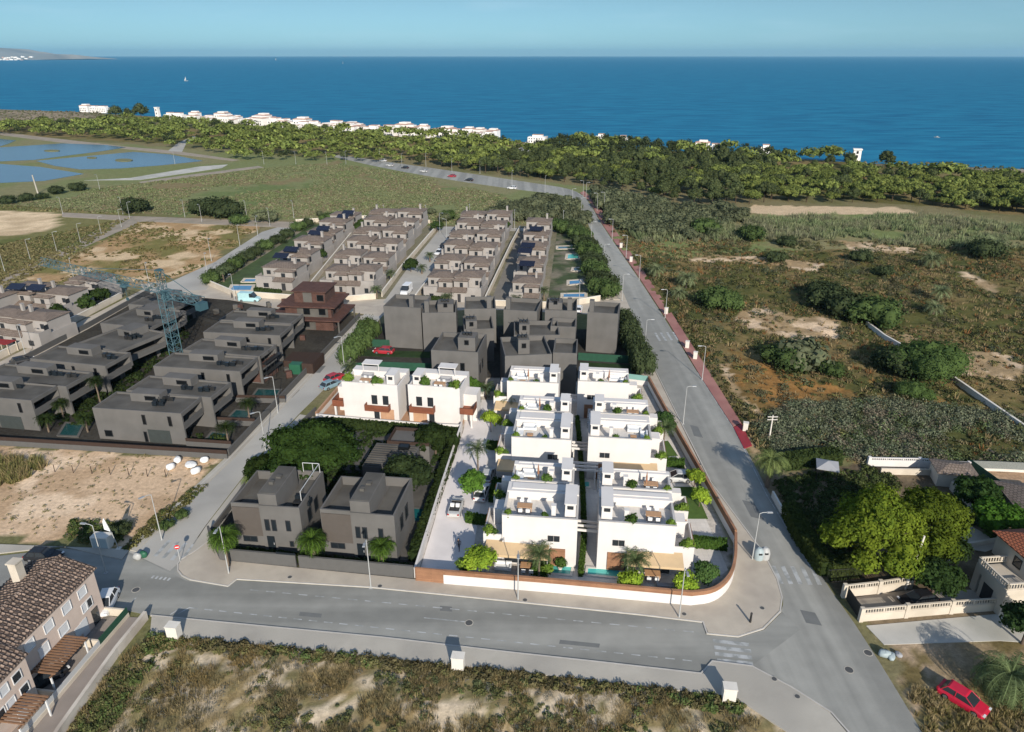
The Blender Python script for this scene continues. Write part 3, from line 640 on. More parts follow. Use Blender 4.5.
def white_villa(label, org, rz, w, d, td, side=1, sw=2.3, front=True, tower_h=8.35, sd=None):
    H_, FL = 6.9, 5.75
    t = thing('white_villa', label, 'villa', org, rz, 'white villas of the new development')
    b = MB(); b.box(0, w, 0, d, -.2, FL); b.box(0, w, 0, .22, FL, H_); b.box(0, .2, .22, td, FL, H_ - .25); b.box(w - .2, w, .22, td, FL, H_ - .25); b.box(0, w, td, d, FL, H_)
    b.box(.55, w - .4, td + .5, d - .3, H_, H_ + .12)
    b.build('wall', M['white'], t)
    b = MB(); b.box(.2, w - .2, .22, td, FL, FL + .03); b.build('terrace_floor', M['terrace'], t)
    b = MB(); b.box(-.03, w + .03, -.03, .25, H_, H_ + .05); b.box(-.03, .23, .25, td, H_ - .25, H_ - .2); b.box(w - .23, w + .03, .25, td, H_ - .25, H_ - .2); b.build('coping', M['whitecap'], t)
    # stair tower on the inner side
    x0, x1 = (w - 1.55, w - .25) if side < 0 else (.25, 1.55)
    b = MB(); b.box(x0, x1, .9, td - .2, FL + .03, tower_h, t=.05); b.box(x0 - .06, x1 + .06, .84, td - .14, tower_h, tower_h + .1)
    st = b.build('stair_tower', M['white'], t)
    window(st, x0 + .35, x1 - .35, tower_h - .62, tower_h - .3, .9 + .04, panes=1)
    cx = w - 3.1 if side < 0 else 2.9
    b = MB(); b.box(cx, cx + .5, 1.0, 1.5, FL + .03, 7.85); b.box(cx - .05, cx + .55, .95, 1.55, 7.85, 7.95); b.build('chimney', M['white'], t)
    wx = w * (.62 if side < 0 else .2)
    window(t, wx, wx + .55, 3.75, 4.4, panes=1); window(t, wx + .72, wx + 1.27, 3.75, 4.4, panes=1)
    # lower side volume with its first floor terrace
    sd = sd or d * .8; a0, a1 = (-sw, 0) if side < 0 else (w, w + sw); hs = 2.9
    b = MB(); b.box(a0, a1, .25, sd, -.2, hs); o0, o1 = (a0, a0 + .15) if side < 0 else (a1 - .15, a1)
    b.box(o0, o1, .25, sd, hs, hs + 1); i0, i1 = (o1, a1) if side < 0 else (a0, o0)
    b.box(i0, i1, .25, .4, hs, hs + 1); b.box(i0, i1, sd - .15, sd, hs, hs + 1)
    b.build('side_wing', M['white'], t)
    b = MB(); b.box(i0, i1, .4, sd - .15, hs, hs + .03); b.build('wing_terrace', M['terrace'], t)
    xs = a0 if side < 0 else a1
    b = MB(); b.box(*sorted((xs, xs + .06 * side)), .8, sd - .3, 1.0, hs + 1.04); b.build('cladding_panel', M['wood'], t)
    if not front:
        b = MB(); b.box(*((a0 + .1, a1 - .1) if side < 0 else (a0 + .1, a1 - .1)), .18, .25, .7, 2.7); b.build('wood_shutter', M['wood'], t)
    # shed-in upper volume behind the wing terrace
    b = MB(); b.box(*((a0 + .8, 0) if side < 0 else (w, w + sw - .8)), sd * .62, sd - .2, hs + .03, 5.2); b.build('upper_wing', M['white'], t)
    if front:
        g0, g1 = (-.6, w - 1.4) if side < 0 else (1.3, w + 1.2)
        b = MB(); b.box(max(.3, g0), min(g1, w - .3), -.06, 0, .2, 2.55); b.build('glass_door', M['glass'], t)
        b = MB(); xw = (w - 3.1, w - 1.3) if side < 0 else (1.2, 3.2); b.box(*xw, -.14, -.06, .2, 2.7); b.build('wood_shutter', M['wood'], t)
        aw = (-1.9, w - 3.2) if side < 0 else (3.4, w + 1.0)
        b = MB(); b.add([(aw[0], 0.2, 3.05), (aw[1], .2, 3.05), (aw[1], -2.0, 2.65), (aw[0], -2.0, 2.65), (aw[0], .2, 3.11), (aw[1], .2, 3.11), (aw[1], -2.0, 2.71), (aw[0], -2.0, 2.71), (aw[0], -2.0, 2.4), (aw[1], -2.0, 2.4)],
              [(0, 3, 2, 1), (4, 5, 6, 7), (0, 4, 7, 3), (1, 2, 6, 5), (0, 1, 5, 4), (3, 7, 6, 2), (3, 2, 9, 8)]); b.build('awning', M['awning'], t)
        for x in (aw[0] + .1, aw[1] - .1):
            b = MB(); b.tube([(x, -1.95, .05), (x, -1.95, 2.65)], .05); b.build('awning_post', M['lampwhite'], t)
    else:
        b = MB(); b.box(w * .25, w * .7, -.06, 0, .2, 2.5); b.build('glass_door', M['glass'], t)
    return t
RZ = R(-6.5)
vil = [((502, 515), 8.80, 7.24, 5.17, -1, 1), ((511, 480), 7.87, 4.76, 3.83, -1, 0), ((511.5, 437), 8.38, 7.87, 5.38, -1, 1), ((517, 410), 8.07, 5.17, 3.52, -1, 0), ((507, 381), 8.49, 6.42, 4.55, -1, 1),
       ((599, 521.3), 8.80, 6.73, 5.07, 1, 1), ((600, 486.7), 8.80, 4.55, 3.73, 1, 0), ((588.5, 436.8), 8.80, 7.24, 5.17, 1, 1), ((593, 412.8), 8.38, 5.38, 3.52, 1, 0), ((578, 381), 8.38, 6.00, 4.14, 1, 1)]
vl = ['white villa nearest the street in the left column, with wood dining table on its roof', 'second white villa from the street in the left column, with white sofas on its roof', 'third white villa from the street in the left column of the pale block',
      'fourth white villa from the street in the left column, just before the last', 'rearmost white villa of the left column, beside the dark grey houses',
      'white villa at the rounded corner wall, nearest the street on the right', 'second white villa from the street in the right column, above the lawn', 'third white villa from the street in the right column of the pale block',
      'fourth white villa from the street in the right column, beside the dark palm', 'rearmost white villa of the right column, beside the dark cypress hedge']
VILLAS = []
for (px, vw, vd, td, sd_, fr), lb in zip(vil, vl):
    o = G(*px, 6.9); o.z = 0
    VILLAS.append((white_villa(lb, o, RZ, vw, vd, td, sd_, front=bool(fr)), o, vw, vd, td, sd_))
# the pair on the north side
def north_villa(label, a, b):
    org, rz, w_ = by_roof(a, b, 7.0); d = 6.8
    t = thing('white_villa', label, 'villa', org, rz, 'white villas of the new development')
    m = MB(); m.box(0, w_, 0, d, -.2, 5.9); m.box(0, w_, 0, .22, 5.9, 7.0); m.box(0, .2, .22, 5, 5.9, 6.7); m.box(w_ - .2, w_, .22, 5, 5.9, 6.7); m.box(0, w_, 5, d, 5.9, 7.0); m.build('wall', M['white'], t)
    m = MB(); m.box(.2, w_ - .2, .22, 5, 5.9, 5.93); m.build('terrace_floor', M['terrace'], t)
    k = 1 if a[0] < 400 else -1
    tx = (w_ - 2.2, w_ - .8) if k > 0 else (.5, 1.9)
    m = MB(); m.box(*tx, 1.2, 4.2, 5.93, 8.1, t=.05); m.box(tx[0] - .06, tx[1] + .06, 1.14, 4.26, 8.1, 8.2); st = m.build('stair_tower', M['white'], t); window(st, tx[0] + .4, tx[1] - .4, 7.4, 7.8, 1.24, panes=1)
    # fronts: two slim windows over a red brown balcony, door and pale shutter below
    bx0 = 4.0 if k > 0 else .4
    for q in (0, 1): window(t, bx0 + 1.0 + 1.9 * q, bx0 + 1.85 + 1.9 * q, 3.4, 4.9, panes=1)
    m = MB(); m.box(bx0, bx0 + 4.1, -1.1, 0, 2.5, 2.7); m.box(bx0, bx0 + 4.1, -1.1, -1.0, 2.7, 3.6); m.box(bx0, bx0 + .1, -1.0, 0, 2.7, 3.6); m.box(bx0 + 4.0, bx0 + 4.1, -1.0, 0, 2.7, 3.6); m.build('balcony', M['rustwood'], t)
    dx = bx0 + (1.2 if k > 0 else 3.0)
    m = MB(); m.box(dx, dx + .9, -.07, 0, .2, 2.4); m.build('glass_door', M['glass'], t)
    m = MB(); gx0 = bx0 + (2.3 if k > 0 else .3); m.box(gx0, gx0 + 2.3, -.08, 0, .2, 2.5); m.build('wood_shutter', M['deck'], t)
    ex = (-1.9, 0) if k > 0 else (w_, w_ + 2.2)
    m = MB(); m.box(ex[0], ex[1], -.3, 2.5, 2.5, 2.7); m.box(ex[0], ex[1], -.3, -.2, 2.7, 3.65); xx = ex[0] if k > 0 else ex[1] - .1; m.box(xx, xx + .1, -.2, 2.5, 2.7, 3.65); m.build('balcony', M['rustwood'], t)
    m = MB(); yy = (ex[0] + .2 if k > 0 else ex[1] - .5); m.box(yy, yy + .3, -.1, .2, 0, 2.5); m.box(*ex, 2.5, 5.5, -.1, 4.8); m.build('side_wing', M['white'], t)
    return t, org, rz, w_
NV = [north_villa('white villa with red brown balconies at the street corner, left of its twin', (341.5, 381.5), (397, 385.5)), north_villa('white villa with red brown balconies beside the driveway, right of its twin', (407.5, 384.5), (459.5, 388.5))]
# ------------------------------------------------------------------ walls of the white development
def wall_thing(name, label, px, parts_, cat='wall', group=None, raw=False):
    p = px if raw else poly(px); t = thing(name, label, cat, (p[0][0], p[0][1], 0), 0, group)
    q = [(a - p[0][0], b - p[0][1]) for a, b in p]
    for nm, th, z0, z1, m in parts_:
        b = MB(); b.wall(q, th, z0, z1); b.build(nm, M[m] if isinstance(m, str) else m, t)
    return t
curve = chaikin([(690, 605.5), (712, 603), (727, 591), (734, 573), (734, 545)], 2)
wall_thing('boundary_wall', 'white front wall with brown wood rail curving round the street corner', [(444, 584), (560, 593.5)] + curve, [('wall', .25, 0, 1.45, 'white'), ('wood_rail', .32, 1.45, 2.0, 'wood')])
wall_thing('boundary_wall', 'brown wood clad side wall beside the main road, seen over the white gardens', [(734, 543), (704, 488), (677, 440), (648, 386)], [('wall', .25, 0, 1.1, 'whitewall'), ('wood_rail', .3, 1.1, 2.0, 'wood')])
wall_thing('vehicle_gate', 'brown wooden sliding gate at the foot of the driveway', [(416, 581), (444, 583.8)], [('gate_panel', .18, .05, 2.0, 'wood')], 'gate')
wall_thing('boundary_wall', 'white wall between the driveway and the dark garden', [(415.5, 578), (440, 498), (462, 430)], [('wall', .25, 0, 1.5, 'white')])
wall_thing('boundary_wall', 'white wall below the wooden terrace of the two north villas', [(317, 421), (420, 430), (462, 432)], [('wall', .25, 0, 1.35, 'white')])
wall_thing('boundary_wall', 'tan wood clad wall along the street beside the north villas', [(317, 420.5), (341, 392), (352, 379)], [('wall', .25, 0, 1.0, 'white'), ('wood_rail', .3, 1.0, 1.6, 'deck')])
wall_thing('glass_fence', 'green glass screen wall behind the white villas beside the dark lawn', [(463, 396), (503, 396)], [('base', .25, 0, .9, 'white'), ('glass_panel', .06, .9, 1.9, 'glassrail')], 'fence')
wall_thing('glass_fence', 'green glass screen at the rear right corner of the white villas', [(590, 379), (648, 386)], [('base', .25, 0, 1.0, 'white'), ('glass_panel', .06, 1.0, 2.0, 'glassrail')], 'fence')
# terrace decks, driveway, parking
sheet('driveway', [(418, 577), (440, 503), (463, 432), (470, 400), (500, 400), (489, 440), (486, 470), (478, 520), (472, 560), (455, 580)], .03, M['driveway'])
sheet('wooden_terrace', [(320, 419), (346, 390), (352, 386), (352, 400), (466, 412), (462, 430), (420, 428)], .36, M['deck'])
sheet('terrace_paving', [(472, 520), (560, 585), (690, 600), (728, 570), (672, 440), (600, 400), (500, 400), (489, 440)], .02, M['terrace'])
for q in ([(535, 573), (571, 576), (573, 567), (538, 564.5)], [(586, 575.5), (622, 579), (620, 570), (587, 568)], [(582, 488), (590, 488), (590, 482), (583, 482)], [(574, 424), (580, 424), (580, 420), (575, 420)]):
    P = poly(q); c = P[0]
    t = thing('swimming_pool', {535: 'turquoise plunge pool along the front wall, left of the central hedge', 586: 'turquoise plunge pool along the front wall, right of the central hedge', 582: 'small turquoise pool in the passage between the front villas', 574: 'small turquoise pool in the passage between the rear villas'}[q[0][0]], 'pool', (c[0], c[1], 0))
    P = [(a - c[0], b_ - c[1]) for a, b_ in P]
    b = MB(); b.wall(P + [P[0]], .3, 0, .16); b.build('coping', M['stone'], t)
    b = MB(); b.prism(P, 0, .1); b.build('water', M['water'], t)
# beams and stairs in the central passage
for k, (a, bb) in enumerate([(((572, 528), (602, 531)), 3.0), (((571, 468), (598, 470)), 3.2), (((570, 447), (592, 449)), 3.2), (((564, 398), (582, 400)), 3.4)]):
    A = G(*a[0], bb); B = G(*a[1], bb); A.z = 0; B.z = 0
    t = thing('pergola', ['white beams bridging the two front villas over the central hedge', 'white beams bridging the second pair over the passage', 'white beams bridging the third pair over the passage', 'white beams bridging the rearmost villas'][k], 'pergola', (A.x, A.y, 0))
    D = B - A; n = Vector((-D.y, D.x, 0)).normalized()
    for j in range(3):
        m = MB(); o = n * (.9 * j); m.wall([(o.x, o.y), (o.x + D.x, o.y + D.y)], .16, bb - .3, bb); m.build('beam', M['white'], t)
    for j in range(2):
        o = n * 1.8 * j
        m = MB(); m.box(o.x + .3, o.x + .5, o.y - .1, o.y + .1, 0, bb - .3); m.build('post', M['white'], t)
        m = MB(); m.box(o.x + D.x - .5, o.x + D.x - .3, o.y + D.y - .1, o.y + D.y + .1, 0, bb - .3); m.build('post', M['white'], t)
for k, (px, nn) in enumerate((((597, 492), 9), ((587, 428), 9))):
    o = G(*px, 0); t = thing('outside_staircase', ['grey outside stairs beside the second villa of the right column', 'grey outside stairs climbing beside the fourth villa of the right column'][k], 'stairs', o, RZ)
    m = MB()
    for j in range(nn * 2): m.box(0, 1.3, j * .32, j * .32 + .32, 0, .2 + j * .2)
    m.build('steps', M['steel'], t); m = MB(); m.box(1.3, 1.42, 0, nn * .64, 0, 1.2); m.build('side_wall', M['white'], t)

# ------------------------------------------------------------------ dark villas in front (two modern houses behind the long grey wall)
def dark_villa(label, a, b, d, h, railing):
    org, rz, w_ = by_roof(a, b, h)
    t = thing('dark_grey_villa', label, 'villa', org, rz, 'pair of dark grey modern villas')
    x1 = w_ * .42; x2 = w_ * .68; fl = h - 1.3
    m = MB(); m.box(0, x1, .35, d - .5, -.2, fl); m.box(x1, w_, 0, d, -.2, fl)
    m.box(x1, w_, 0, .2, fl, h); m.box(w_ - .2, w_, .2, d, fl, h); m.box(x1, w_ - .2, d - .2, d, fl, h)
    m.box(0, x1, .35, .55, fl, h - .1); m.box(0, .2, .55, d - .5, fl, h - .1); m.box(.2, x1, d - .7, d - .5, fl, h - .1)
    m.build('wall', M['darkgrey'], t)
    m = MB(); m.box(.2, x1, .55, d - .7, fl, fl + .03); m.box(x2, w_ - .2, .2, d - .2, fl, fl + .03); m.build('roof_terrace', M['darkroof'], t)
    m = MB(); m.box(x1, x2, .21, d * .8, fl, h + 1.5); tw = m.build('stair_tower', M['darkgrey'], t)
    m = MB(); m.box(x1 + .15, x2 - .15, .4, d * .78, h + 1.5, h + 1.56); m.box(x1 + .6, x1 + 1.1, 2.2, 2.8, h + 1.56, h + 1.9); m.box(x1 + .9, x1 + 1.5, 3.6, 4.2, h + 1.56, h + 1.8); m.build('roof_deck', M['darkroof'], tw)
    m = MB(); m.box(.1, x1 - .05, .25, .35, 1.9, h - .6); m.build('cladding_panel', mat('brown_grey_panel', (.085, .073, .064), .95, .05, spec=.05), t)
    for q in (0, 1): window(t, x1 + .5 + q * .85, x1 + 1.0 + q * .85, 3.1, 4.6, panes=1, gm='bluegreyglass')
    window(t, w_ * .78, w_ * .78 + .5, 3.2, 4.6, panes=1, gm='bluegreyglass'); window(t, w_ * .8, w_ * .8 + .4, .9, 1.6, panes=1, gm='bluegreyglass')
    window(t, .9, 2.6, 1.0, 1.7, .35, panes=2, gm='bluegreyglass')
    m = MB(); m.box(x1 + .45, x1 + 1.4, -.06, 0, .1, 2.2); dr = m.build('door', M['bluegreyglass'], t)
    m = MB(); m.box(x1 + 1.25, x1 + 1.3, -.12, -.06, 1.0, 1.3); m.build('handle', M['steel'], dr)
    for q in (2.0, 4.2): window(t, q, q + 1.2, 3.0, 4.8, w_, axis='x', sgn=1, panes=1, gm='bluegreyglass')
    if railing:
        m = MB()
        for x in (x2 + .3, x2 + 1.6, w_ - .3): m.tube([(x, d - .3, h), (x, d - .3, h + 1.3)], .05)
        m.tube([(x2 + .3, d - .3, h + 1.3), (w_ - .3, d - .3, h + 1.3)], .05); m.tube([(w_ - .3, d - .3, h + 1.3), (w_ - .3, 1.5, h + 1.3)], .05); m.tube([(w_ - .3, 1.5, h + 1.3), (w_ - .3, 1.5, h)], .05)
        m.build('railing_frame', M['steel'], t)
        s = thing('roof_sofa', 'dark blue sofa set on the roof terrace of the left modern villa', 'sofa', org + Matrix.Rotation(rz, 3, 'Z') @ Vector((x2 + 1.0, 2.2, fl + .03)), rz)
        m = MB(); m.box(0, 1.9, 0, .8, 0, .4); m.build('seat', M['darkmetal'], s); m = MB(); m.box(0, 1.9, .8, 1.0, 0, .85); m.box(1.9, 2.1, 0, 1.0, 0, .6); m.build('backrest', M['bluegreyglass'], s)
    return t
dark_villa('dark grey modern villa with a white railing frame on its roof terrace', (229, 503.5), (299, 508), 8.2, 6.6, True)
dark_villa('dark grey modern villa with an open roof terrace beside the white driveway', (318.5, 510), (394, 516), 8.2, 6.6, False)
wall_thing('boundary_wall', 'long dark grey wall in front of the two modern villas', [(210, 537), (221, 560), (275, 565), (297, 567)], [('wall', .25, 0, 1.75, 'darkwall')])
wall_thing('boundary_wall', 'dark grey wall running from the gate to the white driveway', [(276, 565.3), (300, 567.5), (414, 578)][1:], [('wall', .25, 0, 1.75, 'darkwall')])
wall_thing('garden_gate', 'dark metal gate in the grey wall before the modern villas', [(278, 565.2), (297, 567)], [('gate_panel', .12, .1, 1.95, 'bluegreyglass')], 'gate')
wall_thing('boundary_wall', 'low grey wall along the side street beside the dark garden', [(211, 537), (240, 498), (258, 470), (316, 413)], [('wall', .22, 0, 1.1, 'darkwall')])
sheet('pavement', [(206, 527), (260, 457), (300, 415), (318, 418), (258, 472), (240, 499), (212, 538), (186, 558)], .14, M['greypave'])
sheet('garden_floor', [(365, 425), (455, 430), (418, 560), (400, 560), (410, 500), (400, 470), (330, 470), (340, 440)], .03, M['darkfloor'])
# old low house with roof terrace in the dark garden
o, rz, w_ = by_roof((362, 466), (388, 468), 3.0)
t = thing('garden_house', 'low dark house with ribbed roof half hidden behind trees in the dark garden', 'house', o, rz)
m = MB(); m.box(0, 6.6, 0, 6.6, -.2, 3.0); m.box(1.6, 8, 6.6, 11, -.2, 3.0); m.build('wall', M['darkgrey'], t)
m = MB()
for k in range(10): m.box(.1, 6.4, .2 + k * .62, .55 + k * .62, 3.0, 3.14)
m.build('ribbed_roof', M['darkroof'], t)
m = MB(); m.box(1.6, 8, 6.6, 6.8, 3.0, 3.5); m.box(1.6, 1.8, 6.8, 11, 3.0, 3.5); m.box(7.8, 8, 6.8, 11, 3.0, 3.5); m.box(1.8, 7.8, 10.8, 11, 3.0, 3.5); m.build('parapet', M['darkwood'], t)
m = MB(); m.box(3.8, 5.4, 4.8, 6.0, 3.14, 3.6, t=.1); m.build('skylight', M['blackglass'], t)
P = poly([(408, 522), (425, 523), (424, 509), (408, 508)]); c = P[0]
t = thing('swimming_pool', 'dark teal pool beside the right modern villa', 'pool', (c[0], c[1], 0)); P = [(a - c[0], b_ - c[1]) for a, b_ in P]
b = MB(); b.wall(P + [P[0]], .4, 0, .14); b.build('coping', M['darkroof'], t); b = MB(); b.prism(P, 0, .1); b.build('water', mat('teal_pool_water', (.01, .085, .09), .08, .1, spec=.4), t)

# ------------------------------------------------------------------ dark flat roofed houses behind the white villas
def grey_block(label, a, b, d, h, chim=None, tower=None, wins=(), furn=False, group='dark grey flat roofed houses behind the white villas'):
    org, rz, w_ = by_roof(a, b, h)
    t = thing('grey_house', label, 'house', org, rz, group)
    fl = h - .9
    m = MB(); m.box(0, w_, 0, d, -.2, fl); m.box(0, w_, 0, .22, fl, h); m.box(0, .22, .22, d, fl, h); m.box(w_ - .22, w_, .22, d, fl, h); m.box(.22, w_ - .22, d - .22, d, fl, h); m.build('wall', M['darkgrey'], t)
    m = MB(); m.box(.22, w_ - .22, .22, d - .22, fl, fl + .03); m.build('roof_terrace', M['darkroof'], t)
    if chim is not None:
        m = MB(); m.box(chim, chim + .9, .4, 1.6, fl + .03, h + 2.3); m.build('chimney', M['darkgrey'], t)
    if tower:
        m = MB(); m.box(tower[0], tower[1], tower[2], tower[3], fl + .03, h + tower[4]); tw = m.build('stair_tower', M['darkgrey'], t)
        window(tw, (tower[0] + tower[1]) / 2 - .35, (tower[0] + tower[1]) / 2 + .35, h + .3, h + 1.1, tower[2], panes=1, gm='blackglass')
        m = MB(); cx, cy, cz = (tower[0] + tower[1]) / 2, (tower[2] + tower[3]) / 2, h + tower[4]
        for k in range(3): m.box(cx - .9 + k * .6, cx - .5 + k * .6, cy - .4, cy + .3, cz, cz + .5); m.tube([(cx - .8 + k * .7, cy, cz + .4), (cx - 1.2 + k * .9, cy - .3, cz + 1.0)], .05)
        m.build('roof_machinery', M['darkmetal'], tw)
    for (x0, x1, z0, z1) in wins: window(t, x0, x1, z0, z1, panes=1, gm='blackglass')
    for q in (1.0, 3.4):
        if q + 1.2 < d: window(t, q, q + 1.1, h - 4.5, h - 2.9, w_, axis='x', sgn=1, panes=1, gm='blackglass')
    return t
grey_block('tall plain dark grey house at the left end of the rear row', (383.2, 306), (420.6, 308), 8, 9, chim=5.4)
grey_block('dark grey house second from the left in the rear row', (422, 313), (456, 312.5), 8, 8.4, chim=.5, tower=(3, 6.2, 2.6, 6, .9))
grey_block('dark grey house third from the left in the rear row', (464.4, 309), (496, 308.5), 8, 8.6, chim=4.6)
grey_block('dark grey house fourth from the left in the rear row, right of the alley', (503.5, 309.5), (537, 311.5), 8, 8.6, chim=.4)
grey_block('dark grey house fifth from the left in the rear row, with roof terrace', (545, 310), (577, 311), 8, 8.6, chim=4.5, tower=(.6, 3.4, 3, 6, .6))
grey_block('narrow dark grey house at the right end of the rear row beside the cypress hedge', (587.5, 312), (618.4, 314), 7, 8.6, chim=.3)
grey_block('large dark grey house before the lawn, left of the central dark gap', (431, 350), (478, 352.5), 9, 8.6, tower=(4.3, 7.4, 2.6, 5.6, 1.6), wins=((3.2, 3.9, 4.4, 6.4), (5.2, 5.9, 4.4, 6.4)))
grey_block('large dark grey house before the lawn, right of the central dark gap', (505, 356), (552, 354), 9, 8.6, tower=(2.6, 4.6, 2.6, 5.2, 1.8), wins=((3.6, 4.5, 4.6, 6.2),))
grey_block('low dark grey house joined to the right side of the front right one', (553, 352.5), (577, 353.5), 7, 8.0)
grey_block('dark grey middle house stepping down behind the left front one', (464, 329.5), (494, 328.5), 8, 7.0, tower=(.4, 2.6, 1, 4, 1.3))
grey_block('dark grey middle house stepping down behind the right front one', (514, 335), (560, 335), 8, 7.2, tower=(1.0, 3.0, 2, 4.6, 1.4))
grey_block('dark grey middle house beside the right gap', (550.6, 326), (575.7, 327), 5, 7.4)
sheet('lawn', [(364, 350), (430, 352), (430, 358), (360, 356)], .05, mat('dark_lawn', (.026, .045, .018), .95, .3, .6, spec=.05))
sheet('lawn', [(580, 362), (640, 366), (642, 372), (580, 368)], .05, mat('dark_lawn_right', (.026, .045, .018), .95, .3, .6, spec=.05))
wall_thing('glass_fence', 'dark green screen fence above the dark lawn on the left', [(372, 346.5), (431, 348)], [('fence_panel', .08, 0, 1.6, 'net')], 'fence')
wall_thing('glass_fence', 'dark green screen fence behind the white north villas', [(352, 372), (376, 370), (432, 372)], [('fence_panel', .08, 0, 1.8, 'net')], 'fence')
wall_thing('glass_fence', 'dark green screen fence beside the narrow right grey house', [(578, 360), (640, 364)], [('fence_panel', .08, 0, 1.6, 'net')], 'fence')

# ------------------------------------------------------------------ dark block of houses on the left
def block_house(label, a, b, d, h=5.5, brick=False, garage=False):
    org, rz, w_ = by_roof(a, b, h)
    t = thing('grey_house', label, 'house', org, rz, 'dark grey houses of the shaded block')
    fl = h - .35
    m = MB(); cut = 2.6
    m.box(0, w_ - cut, 0, d, -.2, fl); m.box(w_ - cut, w_, 0, .3, -.2, fl); m.box(w_ - cut, w_, d - .5, d, 2.9, fl); m.box(w_ - cut, w_, .3, d - .5, fl - .3, fl); m.box(w_ - cut, w_, .3, d - .5, 2.55, 2.85)
    m.box(0, w_, 0, .25, fl, h); m.box(0, .25, .25, d, fl, h); m.box(w_ - .25, w_, .25, d, fl, h); m.box(.25, w_ - .25, d - .25, d, fl, h)
    m.build('wall', M['darkgrey'], t)
    m = MB(); m.box(.25, w_ - .25, .25, d - .25, fl, fl + .03); m.build('roof', M['darkroof'], t)
    m = MB(); m.box(w_ - .06, w_, .3, d - .5, 2.86, 3.75); m.build('balcony_rail', M['darkwall'], t)
    m = MB(); m.box(w_ - cut, w_ - cut + .05, .8, d - 1.0, .1, 2.4); m.box(w_ - cut, w_ - cut + .05, .8, d - 1.0, 2.9, 5.0); m.build('glass_door', M['blackglass'], t)
    if brick:
        m = MB()
        for z in (.0, 2.9): m.box(w_ - .3, w_ + .04, .4, d - .6, z + .1, z + 1.0)
        m.box(w_ - 3, w_ - .5, -.05, 0, .2, 5.0); m.build('brick_infill', M['brick'], t)
        m = MB()
        for z in (1.9, 3.9):
            m.box(w_ + .1, w_ + 1.0, 0, d, z, z + .06)
        for y in (0.1, d / 2, d - .1):
            for x in (.15, .95): m.tube([(w_ + x, y, 0), (w_ + x, y, 5.6)], .04, 5)
        m.build('scaffold', M['darkmetal'], t)
    for x in (w_ * .55, w_ * .84): window(t, x, x + .5, 3.2, 4.8, panes=1, gm='blackglass')
    window(t, w_ * .08, w_ * .08 + 1.2, .6, 1.6, panes=1, gm='blackglass')
    if garage:
        m = MB(); m.box(w_ * .58, w_ * .83, -.06, 0, 0, 2.3); m.build('garage_door', mat('grey_garage_door', (.042, .048, .046), .9, .1, spec=.05), t)
        window(t, w_ * .53, w_ * .56, .1, 1.8, panes=1, gm='blackglass')
    # raised roof volume and machines
    m = MB(); m.box(w_ * .28, w_ * .62, d * .6, d - .3, fl + .03, h + 1.1); m.build('roof_room', M['darkgrey'], t)
    window(t, w_ * .45, w_ * .57, fl + .4, h + .7, d * .6, panes=1, gm='blackglass')
    r = random.Random(sum(map(ord, label)))
    for k in range(3):
        m = MB(); x = w_ * r.uniform(.55, .85); y = d * r.uniform(.35, .7); m.box(x, x + .7, y, y + .5, fl + .03, fl + .75); m.tube([(x + .9, y + .2, fl), (x + .9, y + .2, fl + 1.1)], .06)
        m.box(x + 1.1, x + 1.9, y + .1, y + .2, fl + .1, fl + .8)
        m.build('roof_unit', M['bluegreyglass'] if k else M['darkmetal'], t)
    return t
rc = [((92, 407.7), (181, 413.6), 6, False), ((126, 390), (211, 397.5), 6, False), ((153, 366), (240, 371.5), 6.5, False), ((182.8, 349.7), (259.5, 356.5), 6, True), ((203, 332), (280, 335.5), 6.5, False), ((218.7, 319.5), (291, 323.5), 6, False)]
for k, (a, b_, d_, br) in enumerate(rc):
    block_house(['dark grey house at the front of the right row, with garage facing the sand lot', 'second dark grey house from the sand lot in the right row', 'third dark grey house from the sand lot in the right row', 'unfinished dark house with brick floors and scaffolding in the right row', 'fifth dark grey house from the sand lot in the right row', 'rearmost dark grey house of the right row, near the brick building'][k], a, b_, d_, 5.5, br, k == 0)
lc = [((-60, 393), (31, 400.5), 6), ((-25, 377), (66, 386.5), 6), ((30, 358.5), (105, 366), 6.5), ((77, 343), (118, 351.5), 11), ((100, 323), (150, 328), 11), ((128, 304), (176, 308), 9)]
for k, (a, b_, d_) in enumerate(lc):
    block_house(['dark grey house cut by the left picture edge, nearest the sand lot', 'second dark grey house from the sand lot in the left row', 'third dark grey house from the sand lot in the left row, behind a palm', 'wide dark grey house fourth in the left row', 'wide dark grey house fifth in the left row, left of the crane', 'rearmost dark grey house of the left row, behind the crane'][k], a, b_, d_, 5.5, False, k == 0)
wall_thing('boundary_wall', 'grey wall topped by a dark brown fence facing the sand lot', [(-60, 440), (0, 445), (228, 459)], [('wall', .25, 0, .9, 'darkwall'), ('fence_panel', .12, .9, 1.5, 'darkwood')])
wall_thing('boundary_wall', 'dark grey street wall of the shaded block along the side street', [(229, 457), (300, 381), (360, 318)], [('wall', .22, 0, 1.3, 'darkwall')])
wall_thing('boundary_wall', 'grey wall of the shaded block along the upper left lane', [(-60, 402), (0, 374), (90, 327), (150, 293)], [('wall', .22, 0, 1.2, 'darkwall')])
